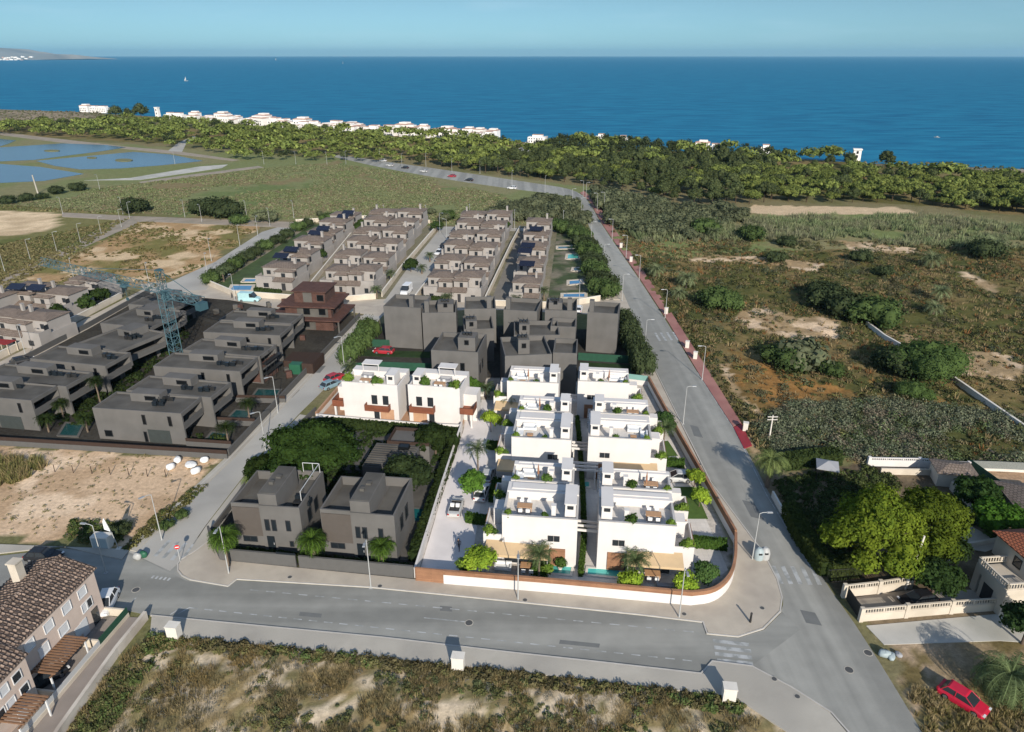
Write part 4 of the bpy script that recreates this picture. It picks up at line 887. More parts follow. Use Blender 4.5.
for k, q in enumerate(([(203, 443), (222, 444), (228, 434), (212, 432)], [(226, 420), (246, 421), (252, 411), (236, 410)], [(252, 397), (276, 398), (281, 390), (258, 389)], [(58, 436), (78, 437), (84, 425), (66, 423)])):
    P = poly(q); c = P[0]; t = thing('swimming_pool', ['shaded teal pool beside the front house, nearest the sand lot corner', 'shaded teal pool beside the second house along the side street', 'shaded teal pool beside the third house along the side street', 'shaded pool between the two rows of dark houses'][k], 'pool', (c[0], c[1], 0)); P = [(a - c[0], b_ - c[1]) for a, b_ in P]
    b = MB(); b.wall(P + [P[0]], .4, 0, .14); b.build('coping', M['darkroof'], t); b = MB(); b.prism(P, 0, .1); b.build('water', M['darkwater'], t)
for k, (a, b_) in enumerate((((187, 446), (232, 449)), ((208, 424), (256, 426)), ((236, 402), (286, 403)))):
    wall_thing('garden_wall', ['dark garden wall between the first and second pool of the shaded block', 'dark garden wall between the second and third pool of the shaded block', 'dark garden wall beyond the third pool of the shaded block'][k], [a, b_], [('wall', .2, 0, .9, 'darkwall'), ('fence_panel', .12, .9, 1.4, 'darkwood')])
# unfinished brick building
o = G(286, 329); rz = R(-6); t = thing('brick_building', 'unfinished dark red brick building with stepped storeys at the street corner', 'building', o, rz)
m = MB(); m.box(0, 11, 0, 9, -.1, 2.6); m.box(-3.5, 13, -1.5, 10, 2.6, 2.9); m.box(.3, 10.7, .3, 8.8, 2.9, 5.4); m.box(-1, 12, -.8, 9.6, 5.4, 5.7); m.box(2, 9, 2, 8.5, 5.7, 8.2); m.box(1.5, 9.5, 1.5, 9, 8.2, 8.4); m.build('wall', M['brick'], t)
m = MB(); m.box(.2, 7.0, -.06, 0, .1, 2.5); m.box(3.0, 10, .24, .3, 3.0, 5.3); m.box(4, 6, 1.94, 2, 5.8, 8.1); m.build('render_patch', M['darkroof'], t)
for x, z, y in ((1, .8, -.06), (4.2, .8, -.06), (4.5, 3.6, .24), (8, 3.6, .24), (7.2, 6.2, 2)): window(t, x, x + 1.4, z, z + 1.3, y, panes=1, gm='blackglass')
for y in (1.5, 5): window(t, y, y + 1.5, .6, 2.2, 11, axis='x', sgn=1, panes=1, gm='blackglass'); window(t, y, y + 1.5, 3.4, 4.9, 10.7, axis='x', sgn=1, panes=1, gm='blackglass')
for q in ((-3.2, -1.2), (12.7, -1.2), (-3.2, 9.7), (12.7, 9.7)):
    m = MB(); m.box(q[0] - .15, q[0] + .15, q[1] - .15, q[1] + .15, 0, 2.6); m.build('column', M['darkroof'], t)
m = MB(); m.prism([(-.2, 9.3), (11.2, 9.3), (11.2, 9.5), (-.2, 9.5)], 5.7, 6.0)
m.build('parapet', M['brick'], t)
# site hut, spoil of the building site
o = G(290, 374); t = thing('site_container', 'low brown and green site containers beside the side street', 'container', o, R(-8))
m = MB(); m.box(0, 2.2, 0, 1.6, 0, 2.0); m.build('green_box', M['greenplastic'], t); m = MB(); m.box(2.4, 4.6, .4, 6, 0, 2.2); m.box(-2, 2.3, 1.8, 6.5, 0, 1.9); m.build('brown_box', M['darkwood'], t)
rr = random.Random(3)
for k in range(14):
    x, y = rr.choice([(rr.uniform(255, 305), rr.uniform(340, 385)), (rr.uniform(185, 285), rr.uniform(300, 316))]); o = G(x, y)
    t = thing('pallet_stack', 'stack of building material lying about on the dark building site', 'pallet', o, rr.uniform(0, 3), 'building material on the dark site')
    m = MB(); m.box(0, 1.2, 0, 1, 0, .15); m.build('pallet', M['darkwood'], t); m = MB(); m.box(.05, 1.1, .08, .9, .15, rr.uniform(.5, 1.4)); m.build('load', M[rr.choice(['brick', 'darkroof', 'darkfloor'])], t)
# ------------------------------------------------------------------ beige estate beyond the street
def hip(m, x0, x1, y0, y1, z0, z1, mi=0, th=.12):
    wx, wy = x1 - x0, y1 - y0
    if wx >= wy: r = [(x0 + wy * .5, y0 + wy / 2, z1), (x1 - wy * .5, y0 + wy / 2, z1)]
    else: r = [(x0 + wx / 2, y0 + wx * .5, z1), (x0 + wx / 2, y1 - wx * .5, z1)]
    v = [(x0, y0, z0), (x1, y0, z0), (x1, y1, z0), (x0, y1, z0), *r, (x0, y0, z0 - th), (x1, y0, z0 - th), (x1, y1, z0 - th), (x0, y1, z0 - th)]
    f = [(0, 1, 5, 4), (1, 2, 5), (2, 3, 4, 5), (3, 0, 4)] if wx >= wy else [(0, 1, 4), (1, 2, 5, 4), (2, 3, 5), (3, 0, 4, 5)]
    f += [(6, 7, 1, 0), (7, 8, 2, 1), (8, 9, 3, 2), (9, 6, 0, 3), (9, 8, 7, 6)]
    m.add(v, f, mi)
def est_house(variant):
    r = random.Random(variant); w_, d = 9.4, 10.0
    t = thing('estate_house', 'x', 'house', (0, 0, 0))
    mir = variant % 2
    fx = (lambda a, b: (w_ - b, w_ - a)) if mir else (lambda a, b: (a, b))
    m = MB(); m.box(0, w_, 0, d, -.2, 2.9); m.box(*fx(.6, w_ - .1), 3.2, d - .6, 2.9, 5.6); m.box(*fx(4.6, w_ - .3), 1.4, 3.2, 2.9, 5.1); m.box(*fx(.0, .2), .0, 3.2, 2.9, 3.8); m.box(*fx(.2, 4.4), 0, .2, 2.9, 3.8); m.build('wall', M['estate'], t)
    m = MB(); a, b = fx(.3, w_ + .2); hip(m, a, b, 2.9, d - .3, 5.6, 6.25); m.build('roof', M['estate_roof'], t)
    m = MB(); a, b = fx(4.3, w_); hip(m, a, b, 1.0, 3.2, 5.1, 5.6); m.build('roof', M['estate_roof'], t)
    m = MB(); a, b = fx(4.5, w_ + .15); m.add([(a, -.6, 2.75), (b, -.6, 2.75), (b, 1.4, 3.4), (a, 1.4, 3.4), (a, -.6, 2.65), (b, -.6, 2.65), (b, 1.4, 2.92), (a, 1.4, 2.92)], [(0, 1, 2, 3), (7, 6, 5, 4), (0, 4, 5, 1), (1, 5, 6, 2), (3, 2, 6, 7), (0, 3, 7, 4)]); m.build('porch_roof', M['estate_roof'], t)
    for x, z in ((1.6, 3.6), (6.2, 3.5)):
        a, b = fx(x, x + .9); window(t, a, b, z, z + 1.0, 3.2 if x < 4 else 1.4, panes=1)
    a, b = fx(2.0, 3.2); window(t, a, b, .8, 1.9, 0, panes=2); a, b = fx(6.6, 7.6)
    m = MB(); m.box(a, b, -.06, 0, .05, 2.1); m.build('door', M['frame'], t)
    window(t, 2.2, 3.2, 3.6, 4.7, w_ - .1 if mir == 0 else w_ - .6, axis='x', sgn=1, panes=1)
    m = MB(); a, b = fx(7.4, 8.0); m.box(a, b, 6.2, 6.8, 5.8, 7.5); m.box(a - .08, b + .08, 6.12, 6.88, 7.5, 7.62); m.build('chimney', M['estate'], t)
    if variant >= 2:
        m = MB(); a, b = fx(.2, 4.0); m.box(a, b, d - .6, d + 2.6, 2.9, 3.0); m.box(a, a + .12, d + 2.4, d + 2.55, 0, 2.9); m.box(b - .12, b, d + 2.4, d + 2.55, 0, 2.9); m.build('carport_roof', M['estate_roof'], t)
    return t
PROT = [est_house(k) for k in range(3)]
used_p = set()
def put_house(k, loc, rz, label, group, sc=1.0):
    if k not in used_p: used_p.add(k); o = PROT[k]; o.location = loc; o.rotation_euler = (0, 0, rz); o.scale = (sc, sc, sc) if not isinstance(sc, tuple) else sc; o['label'] = label; o['group'] = group; return o
    return dup(PROT[k], loc, rz, label, group, sc)
def terrace(q, rows, cols, name, rz, sd=1):
    A, B, C, D = [G(*p) for p in q]   # near-left, near-right, far-left, far-right
    for i in range(rows):
        u = i / (rows - .0)
        l, r_ = A.lerp(C, u), B.lerp(D, u)
        for j in range(cols):
            p = l.lerp(r_, j / cols); wd = (r_ - l).length / cols
            lab = f'beige house in the {name}, {ORD[i]} from street' + ('' if cols == 1 else (', left one' if j == 0 else ', right one'))
            put_house((i + j) % 2 if cols > 1 else (2 if i % 2 else 0), p, rz, lab, 'beige houses of the ' + name, (wd / 9.5, 1, .92 + .16 * ((i * 7 + j * 3) % 5) / 5))
terrace([(321, 293), (374, 297), (374, 219), (428, 221)], 6, 2, 'wide middle terrace', R(-8))
terrace([(424, 300), (481, 304), (464, 221), (513, 223)], 6, 2, 'terrace beside the van street', R(-8))
terrace([(509, 306), (539, 306), (526, 229), (552, 229)], 5, 1, 'pool terrace beside the main road', R(-8))
terrace([(257, 289), (292, 292), (336, 223), (362, 224)], 6, 1, 'left garden terrace', R(-10))
for k, (px, lb) in enumerate((((0, 313), 'with a solar roof at the left picture edge, rear one'), ((33, 318), 'beside the tall dark hedge, before the crane jib'), ((-22, 342), 'cut by the left edge, behind the palms'), ((8, 346), 'above the red awning on the upper left lane'), ((-40, 322), 'cut by the left edge, rear left'), ((64, 303), 'nearest the purple car, at the end of the upper left lane'))):
    put_house(k % 2, G(*px), R(-14), 'beige estate house ' + lb, 'beige houses of the upper left lane', .95)
# solar panels on the roofs and dark carports
for k, px in enumerate([(281, 256), (291, 249.5), (315, 233), (323, 228.5), (343, 216.5), (348, 212.5), (525, 251), (528, 245.5), (527, 264), (536, 229), (16, 287), (36, 288)]):
    o = G(*px, 6.6)
    t = thing('solar_panel', ['dark solar panel on the left garden terrace, %s from the street' % ORD[k] if k < 6 else 'dark solar panel on the pool terrace beside the alley, %s of four' % ORD[k - 6] if k < 10 else ['dark solar panel on the leftmost rear estate house', 'dark solar panel right of the leftmost one on the upper left lane'][k - 10]][0], 'solar panel', (o.x, o.y, 6.3), R(-10), 'solar panels on the estate roofs')
    m = MB(); m.add([(-2, -1.1, .1), (2, -1.1, .1), (2, 1.1, .9), (-2, 1.1, .9), (-2, -1.1, 0), (2, -1.1, 0), (2, 1.1, .8), (-2, 1.1, .8)], [(0, 1, 2, 3), (7, 6, 5, 4), (0, 4, 5, 1), (1, 5, 6, 2), (2, 6, 7, 3), (3, 7, 4, 0)]); m.build('panel', M['solar'], t)
    for x in (-1.7, 1.7):
        m = MB(); m.box(x - .05, x + .05, .7, .8, -.4, .64); m.build('leg', M['steel'], t)
# estate walls
for lb, px in (('cream wall along the left side of the van street', [(382, 297), (402, 270), (437, 229)]), ('cream wall along the right side of the van street', [(416, 300), (430, 281), (466, 231)]), ('low cream wall along the top street before the left gardens', [(206, 284), (234, 296), (330, 303), (376, 299)]),
               ('low cream wall along the top street before the pool terrace', [(478, 305), (500, 306), (560, 308), (600, 301)]), ('cream wall along the upper left lane', [(-30, 374), (0, 359), (80, 320), (122, 298)]), ('cream wall closing the far side of the estate', [(296, 223.5), (372, 219), (430, 224)]), ('tall cream wall dividing the left gardens from the wide terrace', [(305, 295), (352, 236), (366, 220)]), ('brown alley wall between the two right terraces', [(484, 305), (512, 245), (520, 230)])):
    wall_thing('garden_wall', lb, px, [('wall', .25, 0, 1.4, 'creamwall'), ('coping', .32, 1.4, 1.5, 'stone')], 'wall')
for k, (px, lb) in enumerate((([(229, 291), (252, 291), (254, 285.5), (232, 285.5)], 'large blue pool of the first left garden'), ([(242, 282.5), (256, 282.5), (258, 279), (245, 279)], 'small blue pool of the second left garden'), ([(566, 259.5), (580, 259), (579, 254), (567, 254.5)], 'turquoise pool of the second garden from the far end'),
    ([(568, 285.5), (583, 284), (581, 280), (568, 281)], 'blue pool of the garden second from the street'), ([(562, 298), (586, 298), (586, 293.5), (562, 294)], 'long blue pool of the garden nearest the top street'), ([(572, 271.5), (586, 271), (586, 268), (573, 268)], 'shaded pool in the middle of the five pool gardens'), ([(557, 249.5), (577, 249), (576, 246), (557, 246.5)], 'dark pool of the farthest pool garden'))):
    P = poly(px); c = P[0]; t = thing('swimming_pool', lb, 'pool', (c[0], c[1], 0), 0, 'pools of the estate gardens'); P = [(a - c[0], b_ - c[1]) for a, b_ in P]
    b = MB(); b.wall(P + [P[0]], .8, 0, .2); b.build('coping', M['creamwall'], t); b = MB(); b.prism(P, 0, .14); b.build('water', M['bluewater'] if k not in (2, 5, 6) else M['water' if k == 2 else 'darkwater'], t)

# ------------------------------------------------------------------ tower crane
B0 = G(178, 363); HJ = 14.6
T_ = G(42, 264, HJ); jd = Vector((T_.x - B0.x, T_.y - B0.y, 0)); JL = jd.length
t = thing('tower_crane', 'blue green tower crane over the dark building site', 'crane', (B0.x, B0.y, 0), math.atan2(jd.y, jd.x))
def lattice(m, p0, p1, wd, n, tri=False, r=.07):
    p0, p1 = Vector(p0), Vector(p1); d = (p1 - p0); L_ = d.length; d.normalize()
    a = Vector((0, 1, 0)); b = d.cross(a).normalized()
    if tri: cs = [a * wd / 2 - b * 0, -a * wd / 2, b * wd * (1 if b.z > 0 else -1)]
    else: cs = [a * wd / 2 + b * wd / 2, -a * wd / 2 + b * wd / 2, -a * wd / 2 - b * wd / 2, a * wd / 2 - b * wd / 2]
    for c in cs: m.tube([p0 + c, p1 + c], r * 1.4, 4, smooth=False)
    k = len(cs)
    for i in range(n):
        q0, q1 = p0 + d * L_ * i / n, p0 + d * L_ * (i + 1) / n
        for j in range(k):
            c0, c1 = cs[j], cs[(j + 1) % k]
            m.tube([q0 + (c0 if i % 2 else c1), q1 + (c1 if i % 2 else c0)], r, 3, smooth=False); m.tube([q0 + c0, q0 + c1], r, 3, smooth=False)
m = MB(); lattice(m, (0, 0, 0), (0, 0, HJ), 1.7, 10, r=.055); m.build('mast', M['crane'], t)
m = MB(); lattice(m, (.6, 0, HJ), (JL, 0, HJ), 1.5, 22, True, r=.045); m.build('jib', M['crane'], t)
m = MB(); lattice(m, (-.6, 0, HJ), (-11, 0, HJ), 1.4, 6, r=.045); m.build('counter_jib', M['crane'], t)
m = MB(); lattice(m, (0, 0, HJ), (0, 0, HJ + 4.4), 1.1, 4, r=.045); m.box(-.5, .5, -.5, .5, HJ + 4.3, HJ + 4.6); m.build('apex', M['cranedull'], t)
m = MB(); m.tube([(0, 0, HJ + 4.4), (JL * .62, 0, HJ + 1.3)], .06, 4); m.build('stay', M['crane'], t)
m = MB(); m.tube([(0, 0, HJ + 4.4), (-10, 0, HJ + .6)], .06, 4); m.build('stay', M['crane'], t)
m = MB(); m.box(-11.2, -9.9, -.9, .9, HJ - 1.6, HJ - .2); m.build('ballast', M['cranedull'], t)
m = MB(); m.box(.9, 2.4, -1.9, -.8, HJ - 2.1, HJ - .3, t=.1); cb = m.build('cab', M['crane'], t); m = MB(); m.box(2.35, 2.44, -1.8, -.9, HJ - 1.8, HJ - .7); m.build('pane', M['glass'], cb)
m = MB(); m.box(-2.2, 2.2, -2.2, 2.2, -.1, .5); m.build('base', M['cranedull'], t)
m = MB(); m.box(JL * .28, JL * .28 + 1.4, -.6, .6, HJ - .7, HJ - .3); tr = m.build('trolley', M['crane'], t)
m = MB(); m.tube([(JL * .28 + .7, 0, HJ - .7), (JL * .28 + .7, 0, HJ - 3)], .05, 4); m.box(JL * .28 + .45, JL * .28 + .95, -.15, .15, HJ - 3.5, HJ - 3); m.build('hook', M['cranedull'], tr)

# ------------------------------------------------------------------ tiled house at the lower left
E0 = G(106, 614); E1 = G(29, 699); fd = (E1 - E0); FLn = fd.length; ang = math.atan2(fd.y, fd.x)
# local frame: x along the facade away from the street, y out of the back (away from the lens-side), so front is y = 0 facing -y... rotate so that +y points left
t = thing('terraced_house', 'pinkish beige three storey house with mottled clay tile roof at the lower left', 'house', E0, ang, 'pinkish terraced houses')
HE = 6.0; DP = 7.4
sg = -1  # the body lies on the negative-y side of the facade line
def fb(m, x0, x1, y0, y1, z0, z1, mi=0): m.box(x0, x1, min(sg * y0, sg * y1), max(sg * y0, sg * y1), z0, z1, mi)
m = MB(); fb(m, 0, FLn, 0, DP, -.3, HE)
m.add([(0.02, 0, HE), (0.02, sg * DP, HE), (.02, sg * DP / 2, HE + 1.12)], [(0, 1, 2), (2, 1, 0)]); m.build('wall', M['pinkwall'], t)
def gable(m, x0, x1, d, z0, rise, ov=.18, th=.16):
    ys = [sg * -ov, sg * d / 2, sg * (d + ov)]; zs = [z0 - ov * rise / (d / 2), z0 + rise, z0 - ov * rise / (d / 2)]
    v = [(x, y, z + k) for k in (.02, th) for x in (x0, x1) for y, z in zip(ys, zs)]
    m.add(v, [(0, 3, 4, 1), (1, 4, 5, 2), (6, 7, 10, 9), (7, 8, 11, 10), (0, 1, 7, 6), (1, 2, 8, 7), (3, 9, 10, 4), (4, 10, 11, 5), (0, 6, 9, 3), (2, 5, 11, 8)])
    # rounded ridge caps and tile courses
    n = int((x1 - x0) / .42)
    for i in range(n):
        x = x0 + (i + .5) * (x1 - x0) / n
        m.tube([(x, ys[0], zs[0] + th), (x, ys[1], zs[1] + th)], .11, 5, caps=True); m.tube([(x, ys[1], zs[1] + th), (x, ys[2], zs[2] + th)], .11, 5, caps=True)
    m.tube([(x0, ys[1], zs[1] + th), (x1, ys[1], zs[1] + th)], .16, 6)
m = MB(); gable(m, -.35, FLn - .05, DP, HE, 1.15); m.build('roof', M['tile'], t)
for x in (1.6, 3.9, 6.4, 8.9): window(t, x, x + 1.1, 4.4, 5.4, 0, sgn=1, panes=1, fm='shutter', gm='shutter')
for x in (1.3, 2.1, 4.9, 7.6): window(t, x, x + .65 if x < 2.2 else x + 1.2, 2.6, 3.6, 0, sgn=1, panes=1, fm='shutter', gm='glass' if x == 1.3 else 'shutter')
for x in (.9, 2.6, 5.4): 
    m = MB(); fb(m, x, x + .9, -.06, 0, .05, 2.0); m.build('door', M['glass'] if x < 1 else M['shutter'], t)
m = MB(); fb(m, 3.5, 4.4, -.06, 0, .7, 1.9); m.build('door_shutter', M['shutter'], t)
for k, (x, y, h) in enumerate(((2.5, 5.4, 1.5), (7.5, 5.6, 1.6))):
    m = MB(); fb(m, x, x + .9, y, y + .9, HE + .3, HE + 1.3 + h); fb(m, x - .1, x + 1.0, y - .1, y + 1.0, HE + 1.3 + h, HE + 1.45 + h); m.build('chimney', M['creamwall'], t)
# lower front yard: pergola roofs, partitions and fence
def slat_roof(label, x0, x1, off):
    q = thing('pergola', label, 'pergola', E0 + Matrix.Rotation(ang, 3, 'Z') @ Vector((x0, off, 0)), ang, 'slatted pergolas of the terraced houses')
    n = int((x1 - x0) / .32)
    m = MB()
    for y in (.1, 2.2): m.box(0, x1 - x0, y - .06, y + .06, 2.2, 2.34)
    for i in range(n): m.box(i * .32, i * .32 + .17, 0, 2.5, 2.34, 2.46)
    m.build('slats', mat('brown_slat_wood', (.19, .105, .06), .8, .15), q)
    for x in (.1, x1 - x0 - .2):
        m = MB(); m.box(x, x + .12, 2.1, 2.25, 0, 2.2); m.build('post', M['shutter'], q)
slat_roof('brown slatted pergola in the middle of the tiled house front', 5.6, 10.6, .05)
slat_roof('brown slatted pergola at the bottom left picture edge', 12.6, 16.0, 1.3)
m = MB()
for k, (lb, x, o0, l_, h, mm) in enumerate((('low pale yard wall at the street end of the tiled house', .05, .1, 2.6, 1.0, 'creamwall'), ('pale yard partition beside the first pergola', 4.6, .1, 2.6, 1.1, 'creamwall'), ('pale yard partition between the two pergolas', 11.0, .1, 2.6, 1.1, 'creamwall'))):
    a = E0 + Matrix.Rotation(ang, 3, 'Z') @ Vector((x, o0, 0)); b_ = E0 + Matrix.Rotation(ang, 3, 'Z') @ Vector((x, o0 + l_, 0))
    wall_thing('yard_wall', lb, [(a.x, a.y), (b_.x, b_.y)], [('wall', .2, 0, h, mm)], 'wall', raw=True)
a = E0 + Matrix.Rotation(ang, 3, 'Z') @ Vector((0, 2.7, 0)); b_ = E0 + Matrix.Rotation(ang, 3, 'Z') @ Vector((4.6, 2.7, 0)); c_ = E0 + Matrix.Rotation(ang, 3, 'Z') @ Vector((20, 2.9, 0))
wall_thing('yard_fence', 'dark green mesh fence on the low wall before the tiled house', [(a.x, a.y), (b_.x, b_.y)], [('wall', .2, 0, .5, 'creamwall'), ('fence_panel', .06, .5, 1.3, 'net')], 'fence', raw=True)
wall_thing('yard_wall', 'low grey yard wall with fence below the pergolas', [(b_.x, b_.y), (c_.x, c_.y)], [('wall', .2, 0, .5, 'creamwall'), ('fence_panel', .05, .5, 1.1, 'steel')], 'wall', raw=True)
o2 = E0 + Matrix.Rotation(ang, 3, 'Z') @ Vector((FLn, 1.2, 0))
t = thing('terraced_house', 'pinkish beige house cut by the lower left corner, with dark upper windows', 'house', o2, ang, 'pinkish terraced houses')
m = MB(); fb(m, 0, 12, 0, DP, -.3, 5.6); m.build('wall', M['pinkwall'], t)
m = MB(); gable(m, -.3, 12, DP, 5.6, 1.4); m.build('roof', M['tile'], t)
for x, z, g_ in ((.9, 4.0, 'glass'), (2.4, 4.0, 'shutter'), (.6, 2.2, 'glass'), (2.2, 2.2, 'shutter'), (3.4, 2.2, 'glass')): window(t, x, x + .9, z, z + .9, 0, sgn=1, panes=1, fm='shutter', gm=g_)
m = MB(); fb(m, 1.5, 2.5, -.06, 0, .05, 2.0); m.build('door', M['shutter'], t)
sheet('path', [(112, 617), (146, 618), (60, 735), (10, 800), (-80, 800), (20, 712)], .06, mat('pinkish_concrete_path', (.24, .205, .18), .9, .08, .6, world=True))
wall_thing('boundary_wall', 'worn pale wall between the tiled house path and the dry lot', [(147, 619), (118, 655), (62, 735), (20, 800)], [('wall', .35, 0, 1.1, mat('weathered_wall', (.50, .45, .385), .9, .1, .6, col2=(.36, .31, .26)))])

# ------------------------------------------------------------------ cream house and walled lot on the right
C0 = G(998, 616); C1 = G(969, 587); vd = (C1 - C0); vl_ = vd.length; va = math.atan2(vd.y, vd.x)
t = thing('cream_house', 'cream house with balustraded roof terrace and red tile roof at the right edge', 'house', C0, va - math.pi / 2)
HT = 3.5
m = MB(); m.box(.0, 14, 0, .3, -.1, HT); m.box(.3, 14, .3, vl_, -.1, HT - .4)
# arcade on the left face: piers and a round arch
m.box(0, .3, .3, 1.5, -.1, HT); m.box(0, .3, 3.0, vl_, 2.6, HT); m.box(0, .3, vl_ - .8, vl_, -.1, 2.6); m.box(0, .3, 1.5, 3.0, 2.2, HT); m.box(0, .3, 3.0, 3.5, -.1, 2.6)
m.box(3.4, 14, 1.5, vl_ + 2, HT - .4, 5.9); m.build('wall', M['creamwall'], t)
m = MB(); m.box(-.0, .02, 1.5, 3.0, 0, 2.2); m.box(.28, .31, 3.5, vl_ - .8, 0, 2.4); m.build('arch_opening', M['frame'], t)
m = MB()
n = 12; pts = [(0, 2.6)] 
yc = (3.5 + vl_ - .8) / 2; ry = (vl_ - .8 - 3.5) / 2
for i in range(n):
    a0, a1 = math.pi * i / n, math.pi * (i + 1) / n
    y0_, y1_ = yc + ry * math.cos(a0), yc + ry * math.cos(a1); z0_, z1_ = 1.4 + 1.2 * math.sin(a0), 1.4 + 1.2 * math.sin(a1)
    m.add([(-.05, y0_, z0_), (-.05, y1_, z1_), (-.05, y1_, 2.6), (-.05, y0_, 2.6), (.27, y0_, z0_), (.27, y1_, z1_)], [(0, 1, 2, 3), (3, 2, 1, 0), (0, 4, 5, 1)])
m.build('arch', M['creamwall'], t)
m = MB(); m.box(.3, 3.4, .3, vl_, HT - .4, HT - .37); m.build('roof_terrace', M['pave'], t)
def balus(m, p0, p1, z0, h=.8):
    p0, p1 = Vector(p0), Vector(p1); d = p1 - p0; n = max(2, int(d.length / .3))
    m.wall([p0.xy, p1.xy], .16, z0, z0 + .1); m.wall([p0.xy, p1.xy], .2, z0 + h - .12, z0 + h)
    for i in range(n + 1):
        q = p0 + d * i / n; r_ = .07 if i % 8 else .14
        m.tube([(q.x, q.y, z0 + .1), (q.x, q.y, z0 + h * .45), (q.x, q.y, z0 + h - .12)], [r_ * .7, r_ * 1.2, r_ * .7], 6)
m = MB(); balus(m, (.15, .15, 0), (.15, vl_, 0), HT); m.build('balustrade', M['creamwall'], t)
m = MB(); balus(m, (.15, .15, 0), (3.4, .15, 0), HT); m.build('balustrade', M['creamwall'], t)
m = MB(); balus(m, (.15, vl_ - .1, 0), (3.4, vl_ - .1, 0), HT); m.build('balustrade', M['creamwall'], t)
m = MB(); hip(m, 3.0, 14.4, 1.1, vl_ + 2.4, 5.9, 7.4); m.build('roof', M['redtile'], t)
window(t, 2.6, 3.6, 3.9, 5.0, 3.4, axis='x', sgn=-1, panes=1)
# balustraded walls of the drive
def balustrade_wall(label, px, h=1.0, lift=.7, mm='creamwall'):
    p = poly(px); t = thing('balustrade_wall', label, 'wall', (p[0][0], p[0][1], 0), 0, 'cream balustraded walls')
    q = [Vector((a - p[0][0], b - p[0][1], 0)) for a, b in p]
    m = MB(); m.wall([v.xy for v in q], .26, 0, h); m.build('wall', M[mm], t)
    for a, b_ in zip(q, q[1:]): m = MB(); balus(m, a, b_, h, lift); m.build('balustrade', M[mm], t)
    for v in q: m = MB(); m.box(v.x - .22, v.x + .22, v.y - .22, v.y + .22, 0, h + lift + .12); m.build('pier', M[mm], t)
balustrade_wall('cream balustraded wall on the far side of the drive', [(843, 597), (878, 593), (909, 588)])
balustrade_wall('cream balustraded wall on the near side of the drive', [(860, 621), (905, 617), (950, 613), (997, 610)])
balustrade_wall('white balustraded wall on the garden side of the reeds', [(868, 466), (918, 467), (967, 471)], 1.0, .5, 'white')
wall_thing('gate', 'black metal gate of the cream house drive', [(846, 600), (858, 618)], [('gate_panel', .1, .1, 1.7, 'darkmetal')], 'gate')
sheet('driveway', [(846, 599), (909, 590), (975, 590), (996, 609), (862, 619)], .04, M['pave'])
sheet('driveway', [(866, 626), (1000, 614), (1100, 625), (1060, 645), (1000, 641), (884, 645)], .05, M['paledirt'])
t = thing('fence_gate', 'black metal fence panels standing in front of the olive hedge', 'fence', G(826, 583), R(5))
for k in range(2):
    m = MB(); x0 = k * 2.7
    for j in range(14): m.tube([(x0 + j * .19, 0, .1), (x0 + j * .19, 0, 1.9)], .02, 4)
    m.tube([(x0, 0, .12), (x0 + 2.5, 0, .12)], .035, 4); m.tube([(x0, 0, 1.85), (x0 + 2.5, 0, 1.85)], .035, 4); m.build('fence_panel', M['darkmetal'], t)
# garden house, pool, walls further back
o = G(948, 487); t = thing('garden_house', 'small cream pool house with a brown tile roof by the reeds', 'house', o, R(-12))
m = MB(); m.box(-1.6, 3.2, 0, 3.4, 0, 2.3); m.build('wall', M['creamwall'], t); m = MB(); hip(m, -1.9, 3.5, -.3, 3.7, 2.3, 2.9); m.build('roof', M['estate_roof'], t); window(t, 1.2, 2.2, .9, 1.7, 0, panes=1)
P = poly([(946, 514), (964, 514), (954, 503), (942, 503)]); c = P[0]; t = thing('swimming_pool', 'bright blue pool between the big pine and the bright green tree', 'pool', (c[0], c[1], 0)); P = [(a - c[0], b_ - c[1]) for a, b_ in P]
b = MB(); b.wall(P + [P[0]], .6, 0, .25); b.build('coping', M['creamwall'], t); b = MB(); b.prism(P, 0, .2); b.build('water', mat('bright_blue_pool', (.015, .16, .33), .06, .1, spec=.5), t)
wall_thing('garden_wall', 'pale wall beside the blue pool', [(950, 489), (966, 508), (970, 516)], [('wall', .25, 0, 1.3, 'creamwall')])
wall_thing('garden_wall', 'pale wall below the white balustrade', [(880, 474), (930, 475), (946, 480)], [('wall', .25, 0, 1.0, 'creamwall')])
wall_thing('garden_wall', 'low cream planter wall before the pool path', [(960, 548), (996, 542)], [('wall', .3, 0, .6, 'creamwall')])
sheet('path', [(960, 520), (985, 534), (1005, 545), (985, 552), (962, 548), (950, 530)], .05, M['pave'])
wall_thing('net_fence', 'dark green net fence slanting beside the sandy plot', [(967, 470), (990, 487), (1016, 507), (1040, 525)], [('net', .06, .1, 1.9, 'net')], 'fence')
wall_thing('wire_fence', 'grey wire fence on the reed side of the sandy plot', [(970, 470), (1000, 471), (1060, 474)], [('base', .25, 0, .4, 'stone'), ('mesh', .04, .4, 1.6, mat('wire_mesh', (.16, .17, .16), .8, .3, 9))], 'fence')
wall_thing('field_wall', 'long pale concrete wall crossing the scrubland, upper part', [(866, 326), (884, 340), (900, 349)], [('wall', .4, 0, 1.2, 'stone')], 'wall')
wall_thing('field_wall', 'long pale concrete wall crossing the scrubland, lower part', [(944, 376), (985, 405), (1024, 432), (1080, 470)], [('wall', .4, 0, 1.2, 'stone')], 'wall')
o = G(1016, 530); t = thing('brown_roof_house', 'house with brown tile roof cut by the right edge', 'house', o, R(-10)); m = MB(); m.box(0, 8, 0, 7, 0, 2.8); m.build('wall', M['creamwall'], t); m = MB(); hip(m, -.4, 8.4, -.4, 7.4, 2.8, 4.2); m.build('roof', M['estate_roof'], t)
o = G(825, 478); t = thing('garden_gazebo', 'small grey gazebo in the shade of the hedge', 'gazebo', o, R(-20))
